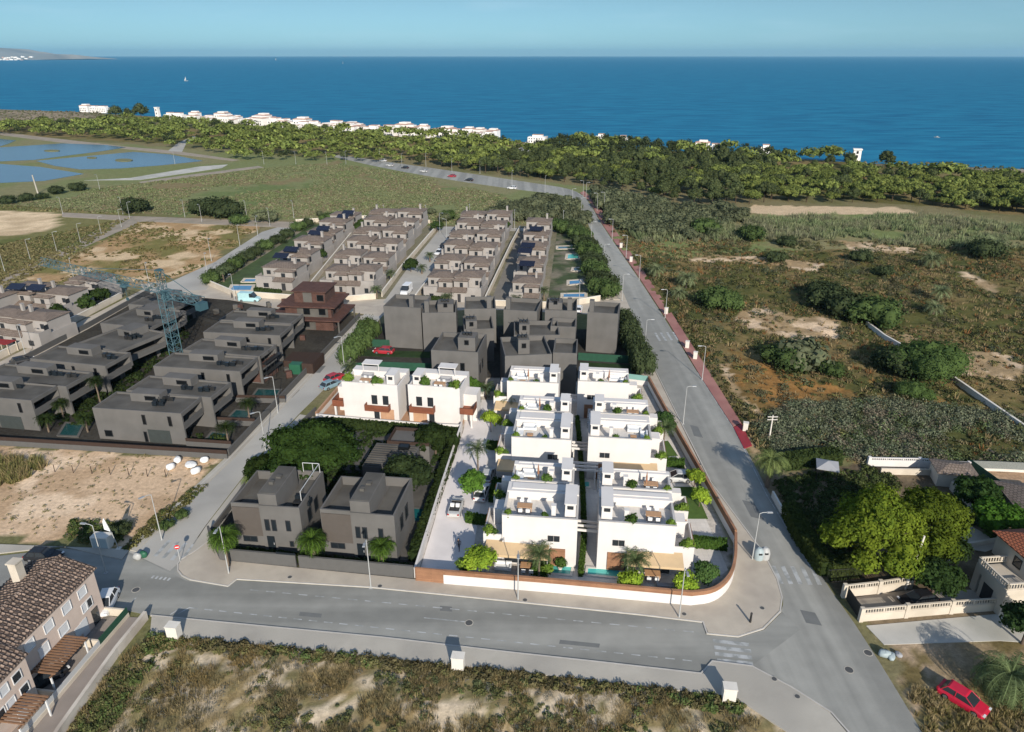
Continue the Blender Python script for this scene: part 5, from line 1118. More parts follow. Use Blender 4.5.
m = MB(); hip(m, -1.5, 1.5, -1.5, 1.5, 2.2, 2.9); m.build('roof', M['greycloth'], t)
for a, b_ in ((-1.3, -1.3), (1.3, -1.3), (1.3, 1.3), (-1.3, 1.3)): m = MB(); m.tube([(a, b_, 0), (a, b_, 2.2)], .06); m.build('post', M['darkmetal'], t)
wall_thing('boundary_wall', 'grey wall between the road and the pine garden', [(772, 497), (778, 508), (790, 528), (820, 572)], [('wall', .25, 0, 1.0, 'stone')])

# ------------------------------------------------------------------ seaside village
def v_house(k):
    r = random.Random(k); w_ = (11, 15, 20, 13)[k]; d = 10; h = (6.5, 8.5, 6.5, 10)[k]
    t = thing('village_house', 'x', 'house')
    m = MB(); m.box(-w_ / 2, w_ / 2, 0, d, -1, h); m.box(-w_ / 4, w_ / 3, 2, d - 1, h, h + 2.2); m.build('wall', M['townwhite'], t)
    m = MB(); 
    if k % 2: hip(m, -w_ / 2 - .4, w_ / 2 + .4, -.4, d + .4, h + (.02), h + 1.9); 
    else: m.box(-w_ / 4 - .3, w_ / 3 + .3, 1.7, d - .7, h + 2.2, h + 2.5)
    m.build('roof', M['townroof'], t)
    for x in np.arange(-w_ / 2 + 1.2, w_ / 2 - 2, 3.0):
        window(t, x, x + 1.2, .8, 2.6, panes=1); window(t, x, x + 1.2, 4.0, 5.4, panes=1)
    return t
VH = [v_house(k) for k in range(4)]; vused = set(); rr = random.Random(21)
def put_v(px, rz, label, group, k=None, sc=1.0):
    k = rr.randrange(4) if k is None else k; o = G(*px)
    if k in vused: return dup(VH[k], o, rz, label, group, sc)
    vused.add(k); r = VH[k]; r.location = o; r.rotation_euler = (0, 0, rz); r.scale = sc if isinstance(sc, tuple) else (sc,) * 3; r['label'] = label; r['group'] = group; return r
row = [(188, 120.5), (205, 121), (230, 123), (262, 125.5), (300, 129), (330, 131), (380, 134.5), (430, 137), (470, 138.5), (496, 139.5)]
def along(t_):
    L_ = [math.dist(a, b) for a, b in zip(row, row[1:])]; s_ = t_ * sum(L_)
    for (a, b), l in zip(zip(row, row[1:]), L_):
        if s_ <= l: return (a[0] + (b[0] - a[0]) * s_ / l, a[1] + (b[1] - a[1]) * s_ / l)
        s_ -= l
    return row[-1]
for j, (n, dy) in enumerate(((24, .6), (26, -.8), (24, -2.3))):
    for i in range(n):
        p = along(min(1, (i + .2 + .6 * rr.random()) / n)); put_v((p[0], p[1] + dy + rr.uniform(-.4, .4)), R(rr.uniform(-30, -10)), 'white flat or red roofed house in the long village row on the shore', 'white houses of the seaside village', sc=(lambda q: (q, q * rr.uniform(.8, 1.3), q * rr.uniform(.5, 1.0)))(rr.uniform(.5, .85)))
for px, k, lb in (((84, 111.5), 1, 'white house with a reddish roof alone on the far left shore, left end'), ((93, 112), 0, 'white house second from the left in the small far left group'), ((101, 112.3), 2, 'long white house at the right end of the small far left group'), ((168, 119.5), 0, 'low pale house between the white tower and the village row'), ((176, 120), 2, 'long pale house next to the village row, right of the white tower')):
    put_v(px, R(-15), lb, 'white houses on the left shore', k, .7)
for px, k, lb in (((536, 143), 2, 'white beach building at the end of the pale path'), ((600, 142), 0, 'small white house behind the wood, left one'), ((622, 144), 0, 'small white house behind the wood, right one'), ((702, 151), 1, 'white house with red roof showing above the dark grove, left of two'), ((716, 153), 2, 'cream house showing above the dark grove, right of two'), ((765, 154), 0, 'white building half hidden behind the dark trees near the beach')):
    put_v(px, R(-15), lb, 'white houses behind the grove', k, .6)
def white_tower(px, label, h, w_):
    t = thing('white_tower', label, 'tower', G(*px), R(-18)); m = MB(); m.box(-w_, w_, -w_, w_, -1, h, t=.2); m.build('wall', M['townwhite'], t)
    m = MB(); m.box(-w_ - .2, w_ + .2, -w_ - .2, w_ + .2, h, h + .6); m.build('cornice', M['townwhite'], t)
    for z in (h * .35, h * .7): window(t, -.5, .5, z, z + 1.4, -w_ + .1, panes=1)
white_tower((158.5, 117.5), 'slim white tower on the shore left of the village', 9, 1.8); white_tower((855.5, 161.5), 'plain white tower block on the beach at the right', 6.5, 2.2)

# ------------------------------------------------------------------ boats
for k, (px, sc, lb) in enumerate((((186, 81), 1.0, 'tiny white sailboat left of the middle of the bay, nearest the village'), ((276, 60.2), 2.6, 'tiny white sailboat near the horizon above the village'), ((343, 63.8), 1.8, 'tiny white sailboat near the horizon, right of the other one'), ((536, 60), 2.2, 'tiny white sailboat near the horizon in the middle of the picture'), ((937, 137.5), .45, 'small white motorboat close to the right hand beach'))):
    o = G(*px, -1); t = thing('sailboat', lb, 'boat', o, R(20 + 30 * k), 'boats on the bay'); t.scale = (sc,) * 3
    m = MB(); v = []
    for x, wd in ((-4, .9), (-1, 1.4), (2, 1.2), (4.8, .05)): v += [(x, -wd, 1.0), (x, wd, 1.0), (x, wd * .6, -.2), (x, -wd * .6, -.2)]
    f = [(i * 4 + j, i * 4 + (j + 1) % 4, i * 4 + 4 + (j + 1) % 4, i * 4 + 4 + j) for i in range(3) for j in range(4)] + [(3, 2, 1, 0), (12, 13, 14, 15)]
    m.add(v, f); m.build('hull', M['lampwhite'], t)
    if k < 4:
        m = MB(); m.tube([(.4, 0, .8), (.4, 0, 10)], .08, 5); m.build('mast', M['steel'], t)
        m = MB(); m.add([(.2, .03, 1.6), (-3.6, .25, 1.6), (.2, .03, 9.6), (.2, -.03, 1.6), (-3.6, .2, 1.6), (.2, -.03, 9.6)], [(0, 1, 2), (5, 4, 3), (0, 3, 4, 1), (1, 4, 5, 2), (2, 5, 3, 0)]); m.build('sail', M['lampwhite'], t)
    else:
        m = MB(); m.box(-1.5, 1.2, -.8, .8, 1.0, 2.2, t=.25); m.build('cabin', M['lampwhite'], t)
o = G(345, 56.4, -1); t = thing('cargo_ship', 'tiny pale ship on the horizon left of the middle', 'ship', o, R(5)); m = MB(); m.box(-90, 90, -12, 12, -2, 14, t=3); m.build('hull', M['lampwhite'], t); m = MB(); m.box(-80, -50, -9, 9, 14, 45, t=2); m.build('bridge', M['lampwhite'], t)
# ------------------------------------------------------------------ vegetation
def add_trunk(me_cols, r0, r1, h, lean=0.0, limbs=0, seed=0, R_=2.0):
    m = MB(); r = random.Random(seed)
    m.tube([(0, 0, -.3), (lean * .3, 0, h * .45), (lean, 0, h)], [r0, (r0 + r1) / 2, r1], 7)
    for k in range(limbs):
        a = k * 2.4 + r.random(); m.tube([(lean * .6, 0, h * .6), (math.cos(a) * R_ * .35 + lean, math.sin(a) * R_ * .35, h * .95), (math.cos(a) * R_ * .7 + lean, math.sin(a) * R_ * .7, h * 1.2)], [r1 * .8, r1 * .6, r1 * .25], 5)
    return m.mesh('trunk', M['trunk'])
PINE, PINE2 = (.185, .21, .055), (.09, .12, .034)
DARK, DARK2 = (.082, .098, .040), (.046, .062, .026)
GREYG, GREYG2 = (.115, .125, .070), (.075, .09, .05)
BRIGHT, BRIGHT2 = (.26, .34, .035), (.13, .21, .024)
MIDG, MIDG2 = (.07, .12, .025), (.04, .075, .018)
DIMG, DIMG2 = (.034, .05, .015), (.022, .034, .012)  # greens of the overlaid gardens, dimming put into the leaf colour
# far wood: one mesh per tree, trunk included
def wood_tree(name, kind, v):
    if kind == 'pine': b = blobset(v, 9, 3.9, 2.8, 5.4, 1.7, .72); c, c2, n, sz = PINE, PINE2, 900, .34
    elif kind == 'dark': b = blobset(v + 50, 10, 3.4, 3.0, 9.2, 1.9, .95, .62); c, c2, n, sz = DARK, DARK2, 1100, .34
    else: b = blobset(v + 90, 6, 1.7, .5, 1.7, 1.1, .85); c, c2, n, sz = GREYG, GREYG2, 620, .2
    me = crown_mesh(name, b, n, sz, c, v, c2)
    return me
def join_trunk(me, r, h):
    bm = bmesh.new(); bm.from_mesh(me); lay = bm.verts.layers.float_color.get('col')
    ring = []
    for z, q in ((-.4, r), (h, r * .6)): ring.append([bm.verts.new((q * math.cos(a * 1.047), q * math.sin(a * 1.047), z)) for a in range(6)])
    for rg in ring:
        for v in rg: v[lay] = (.09, .065, .045, 1)
    for j in range(6): bm.faces.new((ring[0][j], ring[0][(j + 1) % 6], ring[1][(j + 1) % 6], ring[1][j]))
    bm.to_mesh(me); bm.free(); return me
WM = {'pine': [join_trunk(wood_tree('pine_tree', 'pine', v), .22, 4.2) for v in range(4)], 'dark': [join_trunk(wood_tree('grove_tree', 'dark', v), .25, 6) for v in range(4)], 'shrub': [wood_tree('shrub', 'shrub', v) for v in range(4)]}
def poisson(polys, spacing, seed, holes=()):
    r = np.random.default_rng(seed); P = [poly(q) for q in polys]; out = []
    xs = [p[0] for q in P for p in q]; ys = [p[1] for q in P for p in q]
    cell = {}
    n = int((max(xs) - min(xs)) * (max(ys) - min(ys)) / spacing ** 2 * 6)
    X_, Y_ = r.uniform(min(xs), max(xs), n), r.uniform(min(ys), max(ys), n)
    ok = np.zeros(n, bool)
    for q in P: ok |= pip(X_, Y_, q)
    for q in holes: ok &= ~pip(X_, Y_, poly(q))
    for x, y in zip(X_[ok], Y_[ok]):
        k = (int(x // spacing), int(y // spacing))
        if any((x - a) ** 2 + (y - b) ** 2 < spacing ** 2 for i in (-1, 0, 1) for j in (-1, 0, 1) for a, b in cell.get((k[0] + i, k[1] + j), ())): continue
        cell.setdefault(k, []).append((x, y)); out.append((float(x), float(y)))
    return sorted(out, key=lambda p: p[0] ** 2 + p[1] ** 2)
RG = random.Random(99)
def plant_one(kind, name, x, y, s, label, group, cat='tree'):
    o = bpy.data.objects.new(name, RG.choice(WM[kind])); COL.objects.link(o); o.location = (x, y, 0)
    o.rotation_euler = (0, 0, RG.uniform(0, 6.28)); o.scale = (s * RG.uniform(.88, 1.15), s * RG.uniform(.88, 1.15), s * RG.uniform(.85, 1.15))
    return tag(o, label, cat, group)
ROADFAR = [(330, 154), (450, 168), (560, 184), (600, 196), (600, 206), (560, 199), (440, 183), (330, 162)]
W1 = [(-60, 127), (60, 125.5), (130, 122.5), (190, 125.5), (330, 134.5), (480, 142), (520, 147), (500, 158), (430, 166), (340, 161.5), (245, 161), (215, 153), (120, 140.5), (-60, 131.5)]
W2 = [(430, 166.5), (500, 159), (525, 151), (560, 144), (640, 147), (700, 158), (770, 164), (775, 202), (730, 206), (690, 205), (640, 195), (600, 188), (560, 182), (500, 176)]
W3 = [(700, 172), (770, 168), (800, 172), (900, 178), (1120, 191), (1120, 228), (1024, 216), (900, 204), (800, 203), (770, 200)]
W4 = [(560, 141.5), (720, 152), (850, 161.5), (860, 170), (720, 162), (560, 147)]
PATHHOLE = [(494, 159), (520, 147), (530, 136), (550, 135), (548, 147), (520, 156)]
pines = [(x, y, 0) for x, y in poisson([W1], 8.6, 1, [PATHHOLE, [(166, 153), (200, 134), (206, 138), (186, 153)]])] + [(x, y, 1) for x, y in poisson([W3], 5.2, 2)]
darks = [(x, y, 0) for x, y in poisson([W2], 5.4, 3, [PATHHOLE, ROADFAR])] + [(x, y, 1) for x, y in poisson([W4], 7.5, 4, [PATHHOLE])]
# a sprinkling of the other kind in each wood
mix = lambda lst, p, seed: [q for q in lst if random.Random(int(q[0] * 31 + q[1] * 17) + seed).random() < p]
pd = set(mix(pines, .14, 1)); dp = set(mix(darks, .24, 2))
P_all = sorted([q for q in pines if q not in pd] + list(dp), key=lambda p: p[0] ** 2 + p[1] ** 2)
D_all = sorted([q for q in darks if q not in dp] + list(pd), key=lambda p: p[0] ** 2 + p[1] ** 2)
for x, y, w_ in P_all[:290]: plant_one('pine', 'pine_tree', x, y, RG.choice((.5, .65, .75, .9, 1.15)) * (1.0 if y < 400 else 1.25), 'yellow green umbrella pine standing close among many in the coastal wood', 'pines of the coastal wood')
for x, y, w_ in D_all[:290]: plant_one('dark', 'grove_tree', x, y, RG.uniform(.42, .85), 'dark olive tree standing close among many in the dense coastal grove', 'dark trees of the coastal grove')
def merged(name, kind, pts, label, smin, smax):
    """the far remainder of the wood as one mass"""
    if not pts: return
    src = []
    for me in WM[kind]:
        n = len(me.vertices); v = np.empty(n * 3, np.float32); me.vertices.foreach_get('co', v); c = np.empty(n * 4, np.float32); me.color_attributes['col'].data.foreach_get('color', c)
        k = 130 * 4; pick = np.random.default_rng(3).choice((n - 60) // 4 - 20, min(130, (n - 60) // 4 - 20), replace=False)
        idx = (pick[:, None] * 4 + np.arange(4)).ravel(); src.append((v.reshape(-1, 3)[idx], c.reshape(-1, 4)[idx, :3]))
    Vs, Cs = [], []
    for x, y, _ in pts:
        v, c = RG.choice(src); s = RG.uniform(smin, smax); a = RG.uniform(0, 6.28); ca, sa = math.cos(a), math.sin(a)
        cen = v.reshape(-1, 4, 3).mean(1, keepdims=True); q = (v.reshape(-1, 4, 3) - cen) * 1.9 + cen; q = q.reshape(-1, 3)
        Vs.append(np.stack([q[:, 0] * ca - q[:, 1] * sa, q[:, 0] * sa + q[:, 1] * ca, q[:, 2]], 1) * s + np.array([x, y, 0])); Cs.append(c * RG.uniform(.8, 1.2))
    V = np.concatenate(Vs); o = bpy.data.objects.new(name, np_mesh(name, V, np.arange(len(V)).reshape(-1, 4), np.concatenate(Cs), [LEAF])); COL.objects.link(o); tag(o, label, 'wood', kind='stuff')
merged('pine_wood', 'pine', P_all[290:], 'far part of the yellow green pine wood towards the salt ponds', .6, 1.5)
merged('dark_wood', 'dark', D_all[290:], 'far part of the dark grove along the beach', .45, .8)
for k, (px, s, lb) in enumerate((((117, 121), 1.35, 'tall dark tree left of the white tower, left one of the clump'), ((129, 122), 1.1, 'tall dark tree left of the white tower, in the middle of the clump'), ((142, 121), 1.5, 'tallest dark tree left of the white tower, right one of the clump'), ((216, 128), .8, 'dark tree standing before the left end of the white village'), ((326, 134), .8, 'dark tree standing before the middle of the white village'), ((885, 168), 1.0, 'dark bushy tree by the beach, right of the white tower block'))):
    o = G(*px); plant_one('dark', 'grove_tree', o.x, o.y, s, lb, None)

# shrubs one can count
SH = []
def shrub(px, s, label, col=None, flat=1.0, name='shrub', group=None):
    o = G(*px); r = bpy.data.objects.new(name, WM['shrub'][len(SH) % 4] if col is None else col); COL.objects.link(r); r.location = o; r.rotation_euler = (0, 0, len(SH) * 1.3); r.scale = (s, s, s * flat); SH.append(r); return tag(r, label, 'shrub', group)
dk = [crown_mesh('dark_shrub', blobset(200 + k, 7, 1.7, .5, 1.6, 1.1,   .8), 1700, .115, (.058, .075, .034), 300 + k, (.036, .05, .022)) for k in range(3)]
gg = [crown_mesh('green_shrub', blobset(220 + k, 7, 1.7, .5, 1.7, 1.1, .85), 1700, .115, (.075, .11, .036), 320 + k, (.05, .08, .028)) for k in range(3)]
vg = crown_mesh('vivid_shrub', blobset(240, 12, 1.9, .5, 1.6, .85, .85), 9000, .045, (.075, .115, .035), 340, (.05, .08, .026))
for px, s, lb, c in (((206, 215), 2.9, 'dark green shrub in the field, left end of the dense row', dk[0]), ((217, 216), 3.1, 'dark green shrub in the middle of the dense row in the field', dk[1]), ((229, 217), 2.9, 'dark green shrub at the right end of the dense row in the field', dk[2]), ((201, 214), 2.0, 'smaller dark shrub left of the dense row in the field', dk[1]), ((134, 212.5), 2.6, 'round dark shrub alone beside the dirt tracks', dk[0]),
    ((78, 191), 1.7, 'dark shrub beside the salt pond, right of its twin', dk[0]), ((58, 194), 1.6, 'dark shrub beside the salt pond, left of its twin', dk[2]), ((28, 201), 1.5, 'dark shrub at the left field edge below the ponds', dk[1]), ((8, 204), 1.6, 'dark shrub at the far left field edge', dk[0]), ((42, 199), 1.2, 'low dark shrub between the left field shrubs', dk[1]),
    ((822, 300), 2.2, 'dark green shrub at the upper left of the slanting row in the scrubland', dk[0]), ((832, 308), 2.5, 'dark green shrub second in the slanting row of the scrubland', dk[1]), ((844, 315), 2.5, 'dark green shrub third in the slanting row of the scrubland', dk[2]), ((858, 320), 2.2, 'grey green shrub fourth in the slanting row of the scrubland', gg[0]), ((874, 325), 2.6, 'pale green shrub ending the slanting row at the field wall', gg[1]),
    ((900, 374), 2.3, 'dark shrub joined to the left side of the big vivid bush', dk[1]), ((927, 378), 3.3, 'big vivid green bush over the gap of the field wall', vg), ((785, 366), 2.0, 'green bush on the rust coloured patch, left part', gg[0]), ((800, 366), 2.2, 'grey green bush on the rust coloured patch, right part', None), ((832, 375), 1.2, 'small green bush right of the rust coloured patch', gg[2]), ((912, 398), 1.4, 'low vivid bush below the big vivid bush', vg),
    ((716, 308), 2.1, 'dark green bush beside the palms near the red pavement', gg[1]), ((726, 309), 1.8, 'green bush joined to the bush near the red pavement', gg[2]), ((982, 258), 2.6, 'dark bushes at the foot of the large pale palm', dk[1]), ((860, 262), 1.6, 'dark bush left of the leafy palm in the upper scrubland', dk[0]), ((884, 276), 1.3, 'small dark bush below the leafy palm in the upper scrubland', dk[1]), ((776, 262), 1.5, 'dark bush on the pale sand streak', dk[2]), ((786, 246), 1.5, 'dark round bush in the reeds of the upper scrubland', dk[0]), ((748, 240), 2.2, 'dark green bush beside the upper palms, right one', gg[0]), ((704, 236), 2.4, 'dark green bush beside the upper palms, left one', gg[1]),
    ((240, 224), 1.6, 'pale green bush beside the far lane corner', gg[2]), ((266, 222), 1.8, 'grey green bush along the far field edge, left', None), ((330, 222), 1.6, 'green bush behind the left garden terrace', gg[0]), ((448, 220), 1.5, 'green bush behind the van street end', gg[1]), ((120, 534), .7, 'dark bush in the shade beside the flag', dk[0]), ((168, 529), .5, 'green bush on the sand lot edge by the lamp', gg[0]), ((182, 517), .45, 'olive bush on the sand lot edge by the side street', gg[2])):
    shrub(px, s, lb, c)
for i, (x, y) in enumerate(poisson([[(588, 192), (640, 201), (690, 210), (752, 214), (742, 222), (690, 240), (640, 238), (616, 226), (600, 206)]], 4.2, 8)): plant_one('shrub', 'shrub', x, y, RG.uniform(1.2, 1.9), 'grey green bush in the thicket right of the main road bend', 'bushes right of the road bend', 'shrub')
for i, (x, y) in enumerate(poisson([[(530, 203), (566, 199), (576, 208), (588, 226), (566, 226), (520, 222), (490, 222), (500, 212)]], 4.4, 9)): plant_one('shrub', 'shrub', x, y, RG.uniform(1.1, 1.8), 'grey green bush in the thicket left of the main road bend', 'bushes left of the road bend', 'shrub')
for i, (x, y) in enumerate(poisson([[(300, 214), (480, 214), (520, 222), (480, 223), (300, 220)]], 9, 12)): plant_one('shrub', 'shrub', x, y, RG.uniform(.7, 1.3), 'low grey green bush scattered in the field behind the estate', 'bushes in the field behind the estate', 'shrub')
hedge_pts = [(556, 232), (570, 232), (578, 240), (584, 249), (589, 258), (593, 268), (597, 277), (601, 287), (604, 296)]
for i, px in enumerate(hedge_pts):
    for d in (-4, 4): shrub((px[0] + d, px[1] + d * .3), 1.5, 'dark green bush in the dense hedge closing the pool gardens along the main road', dk[i % 3] if i % 2 else gg[i % 3], 1.3, 'hedge_bush', 'hedge bushes of the pool gardens')
for i, px in enumerate([(212, 284), (218, 279), (226, 274), (236, 268), (246, 262), (256, 256), (266, 250), (277, 244), (288, 238), (299, 231), (308, 227)]): shrub(px, 1.25, 'dark green bush in the hedge along the left lane of the estate', dk[i % 3] if i % 3 else gg[1], 1.1, 'hedge_bush', 'hedge bushes of the left lane')
sheet('lawn', [(214, 287), (256, 289), (300, 252), (336, 222), (312, 225)], .06, mat('garden_lawn', (.045, .07, .022), .95, .3, .4, world=True)); sheet('lawn', [(548, 300), (600, 298), (576, 234), (557, 233)], .06, mat('pool_garden_lawn', (.042, .062, .022), .95, .3, .4, col2=(.16, .14, .10), world=True))
# dark cypress hedge at the right end of the grey houses, and along the side street
for i, px in enumerate([(624, 330), (627, 336), (630, 342), (632, 349), (634, 356), (637, 363), (640, 370), (642, 377)]): shrub(px, 1.15, 'dark green bush in the tall hedge right of the narrow grey house', dk[i % 3], 1.9, 'hedge_bush', 'hedge bushes right of the grey houses')
for i, px in enumerate([(352, 362), (356, 356), (360, 350), (364, 344), (369, 338)]): shrub(px, 1.1, 'green bush in the hedge at the lower left of the grey houses', gg[i % 3], 1.7, 'hedge_bush', 'hedge bushes left of the grey houses')

# clipped hedges as boxes of leaves
def hedge(label, px, wd, h, col, col2, group=None, dens=70, size=.11, cat='hedge'):
    P = [Vector(p) for p in poly(px)]; o = P[0]; rng = np.random.default_rng(len(label)); V_, Q_, C_ = [], [], []; off = 0
    for a, b in zip(P, P[1:]):
        d = b - a; L_ = d.length; d.normalize(); nrm = Vector((-d.y, d.x)); n = int((L_ * h * 2 + L_ * wd) * dens)
        t_ = rng.random(n) * L_; side = rng.choice(3, n, p=[.36, .36, .28]); u = (rng.random(n) - .5) * wd; z = rng.random(n) * h
        u = np.where(side == 0, -wd / 2, np.where(side == 1, wd / 2, u)); z = np.where(side == 2, h, z)
        u = u + rng.normal(size=n) * .05; z = np.clip(z + rng.normal(size=n) * .05, 0.02, None)
        Pn = np.stack([a.x - o.x + d.x * t_ + nrm.x * u, a.y - o.y + d.y * t_ + nrm.y * u, z], 1)
        N = np.stack([np.where(side == 0, -nrm.x, np.where(side == 1, nrm.x, 0)), np.where(side == 0, -nrm.y, np.where(side == 1, nrm.y, 0)), np.where(side == 2, 1, .3)], 1) + rng.normal(size=(n, 3)) * .45
        k = rng.random((n, 1)); c = (np.array(col) * (1 - k) + np.array(col2) * k) * (.75 + .5 * rng.random((n, 1)))
        v, q, c = quads(Pn, N, size * (.6 + .8 * rng.random(n)), size * (.5 + .6 * rng.random(n)), c, rng); V_.append(v); Q_.append(q + off); C_.append(c); off += len(v)
        w2 = wd * .42; e = np.array([[a.x - o.x + nrm.x * s1 * w2, a.y - o.y + nrm.y * s1 * w2, z1] for s1, z1 in ((-1, 0), (1, 0), (1, h * .96), (-1, h * .96))] + [[b.x - o.x + nrm.x * s1 * w2, b.y - o.y + nrm.y * s1 * w2, z1] for s1, z1 in ((-1, 0), (1, 0), (1, h * .96), (-1, h * .96))])
        V_.append(e); Q_.append(np.array([(0, 3, 2, 1), (4, 5, 6, 7), (0, 4, 7, 3), (1, 2, 6, 5), (3, 7, 6, 2)]) + off); C_.append(np.ones((8, 3)) * np.array(col2)); off += 8
    ob = bpy.data.objects.new('hedge', np_mesh('hedge', np.concatenate(V_), np.concatenate(Q_), np.concatenate(C_), [LEAF])); COL.objects.link(ob); ob.location = (o.x, o.y, 0)
    return tag(ob, label, cat, group)
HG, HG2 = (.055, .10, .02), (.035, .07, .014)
hedge('clipped green hedge across the parking near the front yellow green tree', [(466, 521), (493, 525)], .9, 1.2, HG, HG2)
hedge('clipped green hedge beside the white jeep', [(494, 503), (498, 484)], 1.4, 1.1, HG, HG2)
hedge('clipped green hedge between the third and second parking bay, further up the driveway', [(487, 448), (503, 450)], .9, 1.2, HG, HG2)
hedge('long clipped hedge behind the round corner of the white wall', [(686, 545), (726, 549)], .9, 1.3, HG, HG2)
hedge('clipped green hedge beside the silver car on the right', [(661, 465), (684, 467)], .9, 1.2, HG, HG2)
hedge('clipped green hedge at the driveway head beside the north villa', [(470, 417), (478, 402)], 1.0, 1.1, HG, HG2)
hedge('narrow hedge along the middle of the passage between the two villa columns', [(580.5, 577), (584, 540), (583, 500), (580, 450), (577, 420)], .5, .9, (.085, .14, .03), (.055, .10, .02))
hedge('low hedge bed before the front left villa beside its palm', [(532, 572), (548, 574)], 1.2, 1.0, HG, HG2)
hedge('dark hedge along the top of the shaded garden below the north villas', [(300, 428), (330, 425), (400, 431), (458, 436)], 1.4, 1.1, DIMG, DIMG2, dens=40, size=.2)
hedge('dark hedge on the garden side of the white driveway wall', [(456, 440), (436, 497), (414, 562)], 1.2, 1.3, DIMG, DIMG2, dens=35, size=.2)
hedge('low dark hedge behind the long grey wall of the modern villas', [(226, 553), (300, 561), (408, 571)], .7, .9, DIMG, DIMG2, dens=40, size=.16)
hedge('olive hedge along the road beside the pine garden', [(788, 515), (800, 540), (826, 576), (856, 573)], 1.8, 2.0, (.06, .075, .02), (.035, .05, .015), dens=45, size=.16)
hedge('dark green hedge behind the palm by the red pavement', [(782, 468), (820, 463), (838, 462)], 2.0, 2.0, (.045, .062, .02), (.026, .04, .014), dens=35, size=.2)
hedge('clipped hedge in front of the left middle terrace', [(352, 293), (370, 295)], 1.2, 1.1, (.04, .06, .02), (.025, .04, .012), dens=30, size=.2)
hedge('clipped hedge at the foot of the first left garden house', [(255, 291), (281, 293)], .9, .8, (.04, .06, .02), (.025, .04, .012), dens=30, size=.2)
hedge('clipped hedge in front of the van street terrace', [(424, 300), (442, 302)], 1.4, 1.2, (.04, .06, .02), (.025, .04, .012), dens=30, size=.2)
sheet('lawn', [(673, 487), (694, 487), (708, 519), (680, 519)], .05, mat('bright_lawn', (.06, .105, .02), .95, .2, 1, world=True)); sheet('lawn', [(656, 442), (668, 441), (678, 456), (660, 457)], .05, mat('bright_lawn_far', (.06, .105, .02), .95, .2, 1, world=True))

# trees with trunk and crown parts
def tree(name, label, px, h0, h1, Rr, nb, rb, n, size, c, c2, seed, trunk=(.18, .1), cat='tree', flat=.8, limbs=4, group=None, top=.5, z=0, loc=None):
    o = loc or G(*px, z); t = thing(name, label, cat, o, seed * .7, group)
    part('trunk', add_trunk(None, trunk[0], trunk[1], (h0 + h1) / 2, .1, limbs, seed, Rr), t)
    part('crown', crown_mesh('crown', blobset(seed, nb, Rr, h0, h1, rb, flat, top), n, size, c, seed, c2), t); return t
tree('pine_tree', 'huge bright green pine by the road, in the walled garden', (866, 574), 2.6, 10.6, 4.7, 34, 1.6, 30000, .135, (.135, .17, .018), (.065, .10, .014), 5, (.4, .25), limbs=7, flat=.75, top=.72)
tree('pine_tree', 'second big pine joined to the right side of the huge one', (915, 562), 2.2, 9.6, 4.3, 28, 1.5, 22000, .135, (.12, .155, .018), (.058, .09, .014), 6, (.35, .2), limbs=7, flat=.75, top=.72)
tree('garden_tree', 'bright green round tree beside the green net fence', (995, 537), 2.2, 4.0, 2.9, 12, 1.3, 5000, .17, (.07, .15, .02), (.04, .09, .015), 7)
tree('garden_tree', 'darker green tree beside the net, behind the bright round one', (975, 506), 1.6, 3.2, 2.8, 9, 1.1, 2500, .2, (.04, .075, .02), (.025, .05, .014), 8)
tree('garden_tree', 'dark leafy tree hanging over the black car on the drive', (930, 600), 1.6, 4.6, 2.3, 11, 1.1, 4500, .16, (.035, .06, .018), (.022, .04, .012), 9)
tree('garden_tree', 'dark leafy tree over the far balustrade beside the concrete pole', (938, 574), 2.0, 5.0, 2.4, 10, 1.2, 3500, .17, (.03, .05, .016), (.02, .034, .012), 10)
tree('garden_tree', 'dark tree cut by the right edge below the cream house', (1022, 644), 1.5, 4.2, 2.0, 9, 1.1, 3500, .17, (.035, .06, .02), (.022, .04, .014), 11)
tree('ficus_tree', 'broad dark green tree filling the shaded garden behind the left modern villa', (316, 488), 3.0, 9.2, 5.4, 30, 1.8, 16000, .19, (.032, .056, .013), (.02, .038, .010), 12, (.4, .25), flat=.7)
tree('ficus_tree', 'dark round tree behind the right modern villa', (408, 495), 2.4, 4.8, 2.8, 14, 1.4, 4500, .22, (.036, .052, .02), (.024, .036, .015), 13, (.25, .15))
tree('ficus_tree', 'dark tree in the upper right corner of the shaded garden', (436, 455), 1.8, 4.0, 2.6, 10, 1.3, 2600, .24, (.032, .048, .015), (.02, .034, .011), 14, (.2, .12))
tree('ficus_tree', 'dark bushy tree on the side street corner of the shaded garden', (262, 478), 1.0, 2.6, 2.0, 9, 1.1, 2200, .22, (.030, .048, .012), (.018, .03, .009), 15, (.15, .1))
tree('ornamental_tree', 'large yellow green tree at the foot of the driveway', (481, 578), 2.0, 3.6, 1.35, 11, .85, 3200, .12, BRIGHT, BRIGHT2, 16, (.1, .06), group='yellow green ornamental trees')
tree('ornamental_tree', 'yellow green tree in front of the front right villa, left of the table', (630, 590), .9, 1.9, 1.1, 8, .65, 2000, .11, BRIGHT, BRIGHT2, 17, (.08, .05), group='yellow green ornamental trees')
tree('ornamental_tree', 'yellow green tree right of the tan awning at the round corner', (684, 594), 1.0, 2.2, 1.1, 8, .7, 2000, .11, BRIGHT, BRIGHT2, 18, (.08, .05), group='yellow green ornamental trees')
tree('ornamental_tree', 'yellow green tree beside the silver car, far one of two by the lawn', (694, 487), 1.2, 2.4, 1.0, 8, .65, 1800, .11, BRIGHT, BRIGHT2, 19, (.08, .05), group='yellow green ornamental trees')
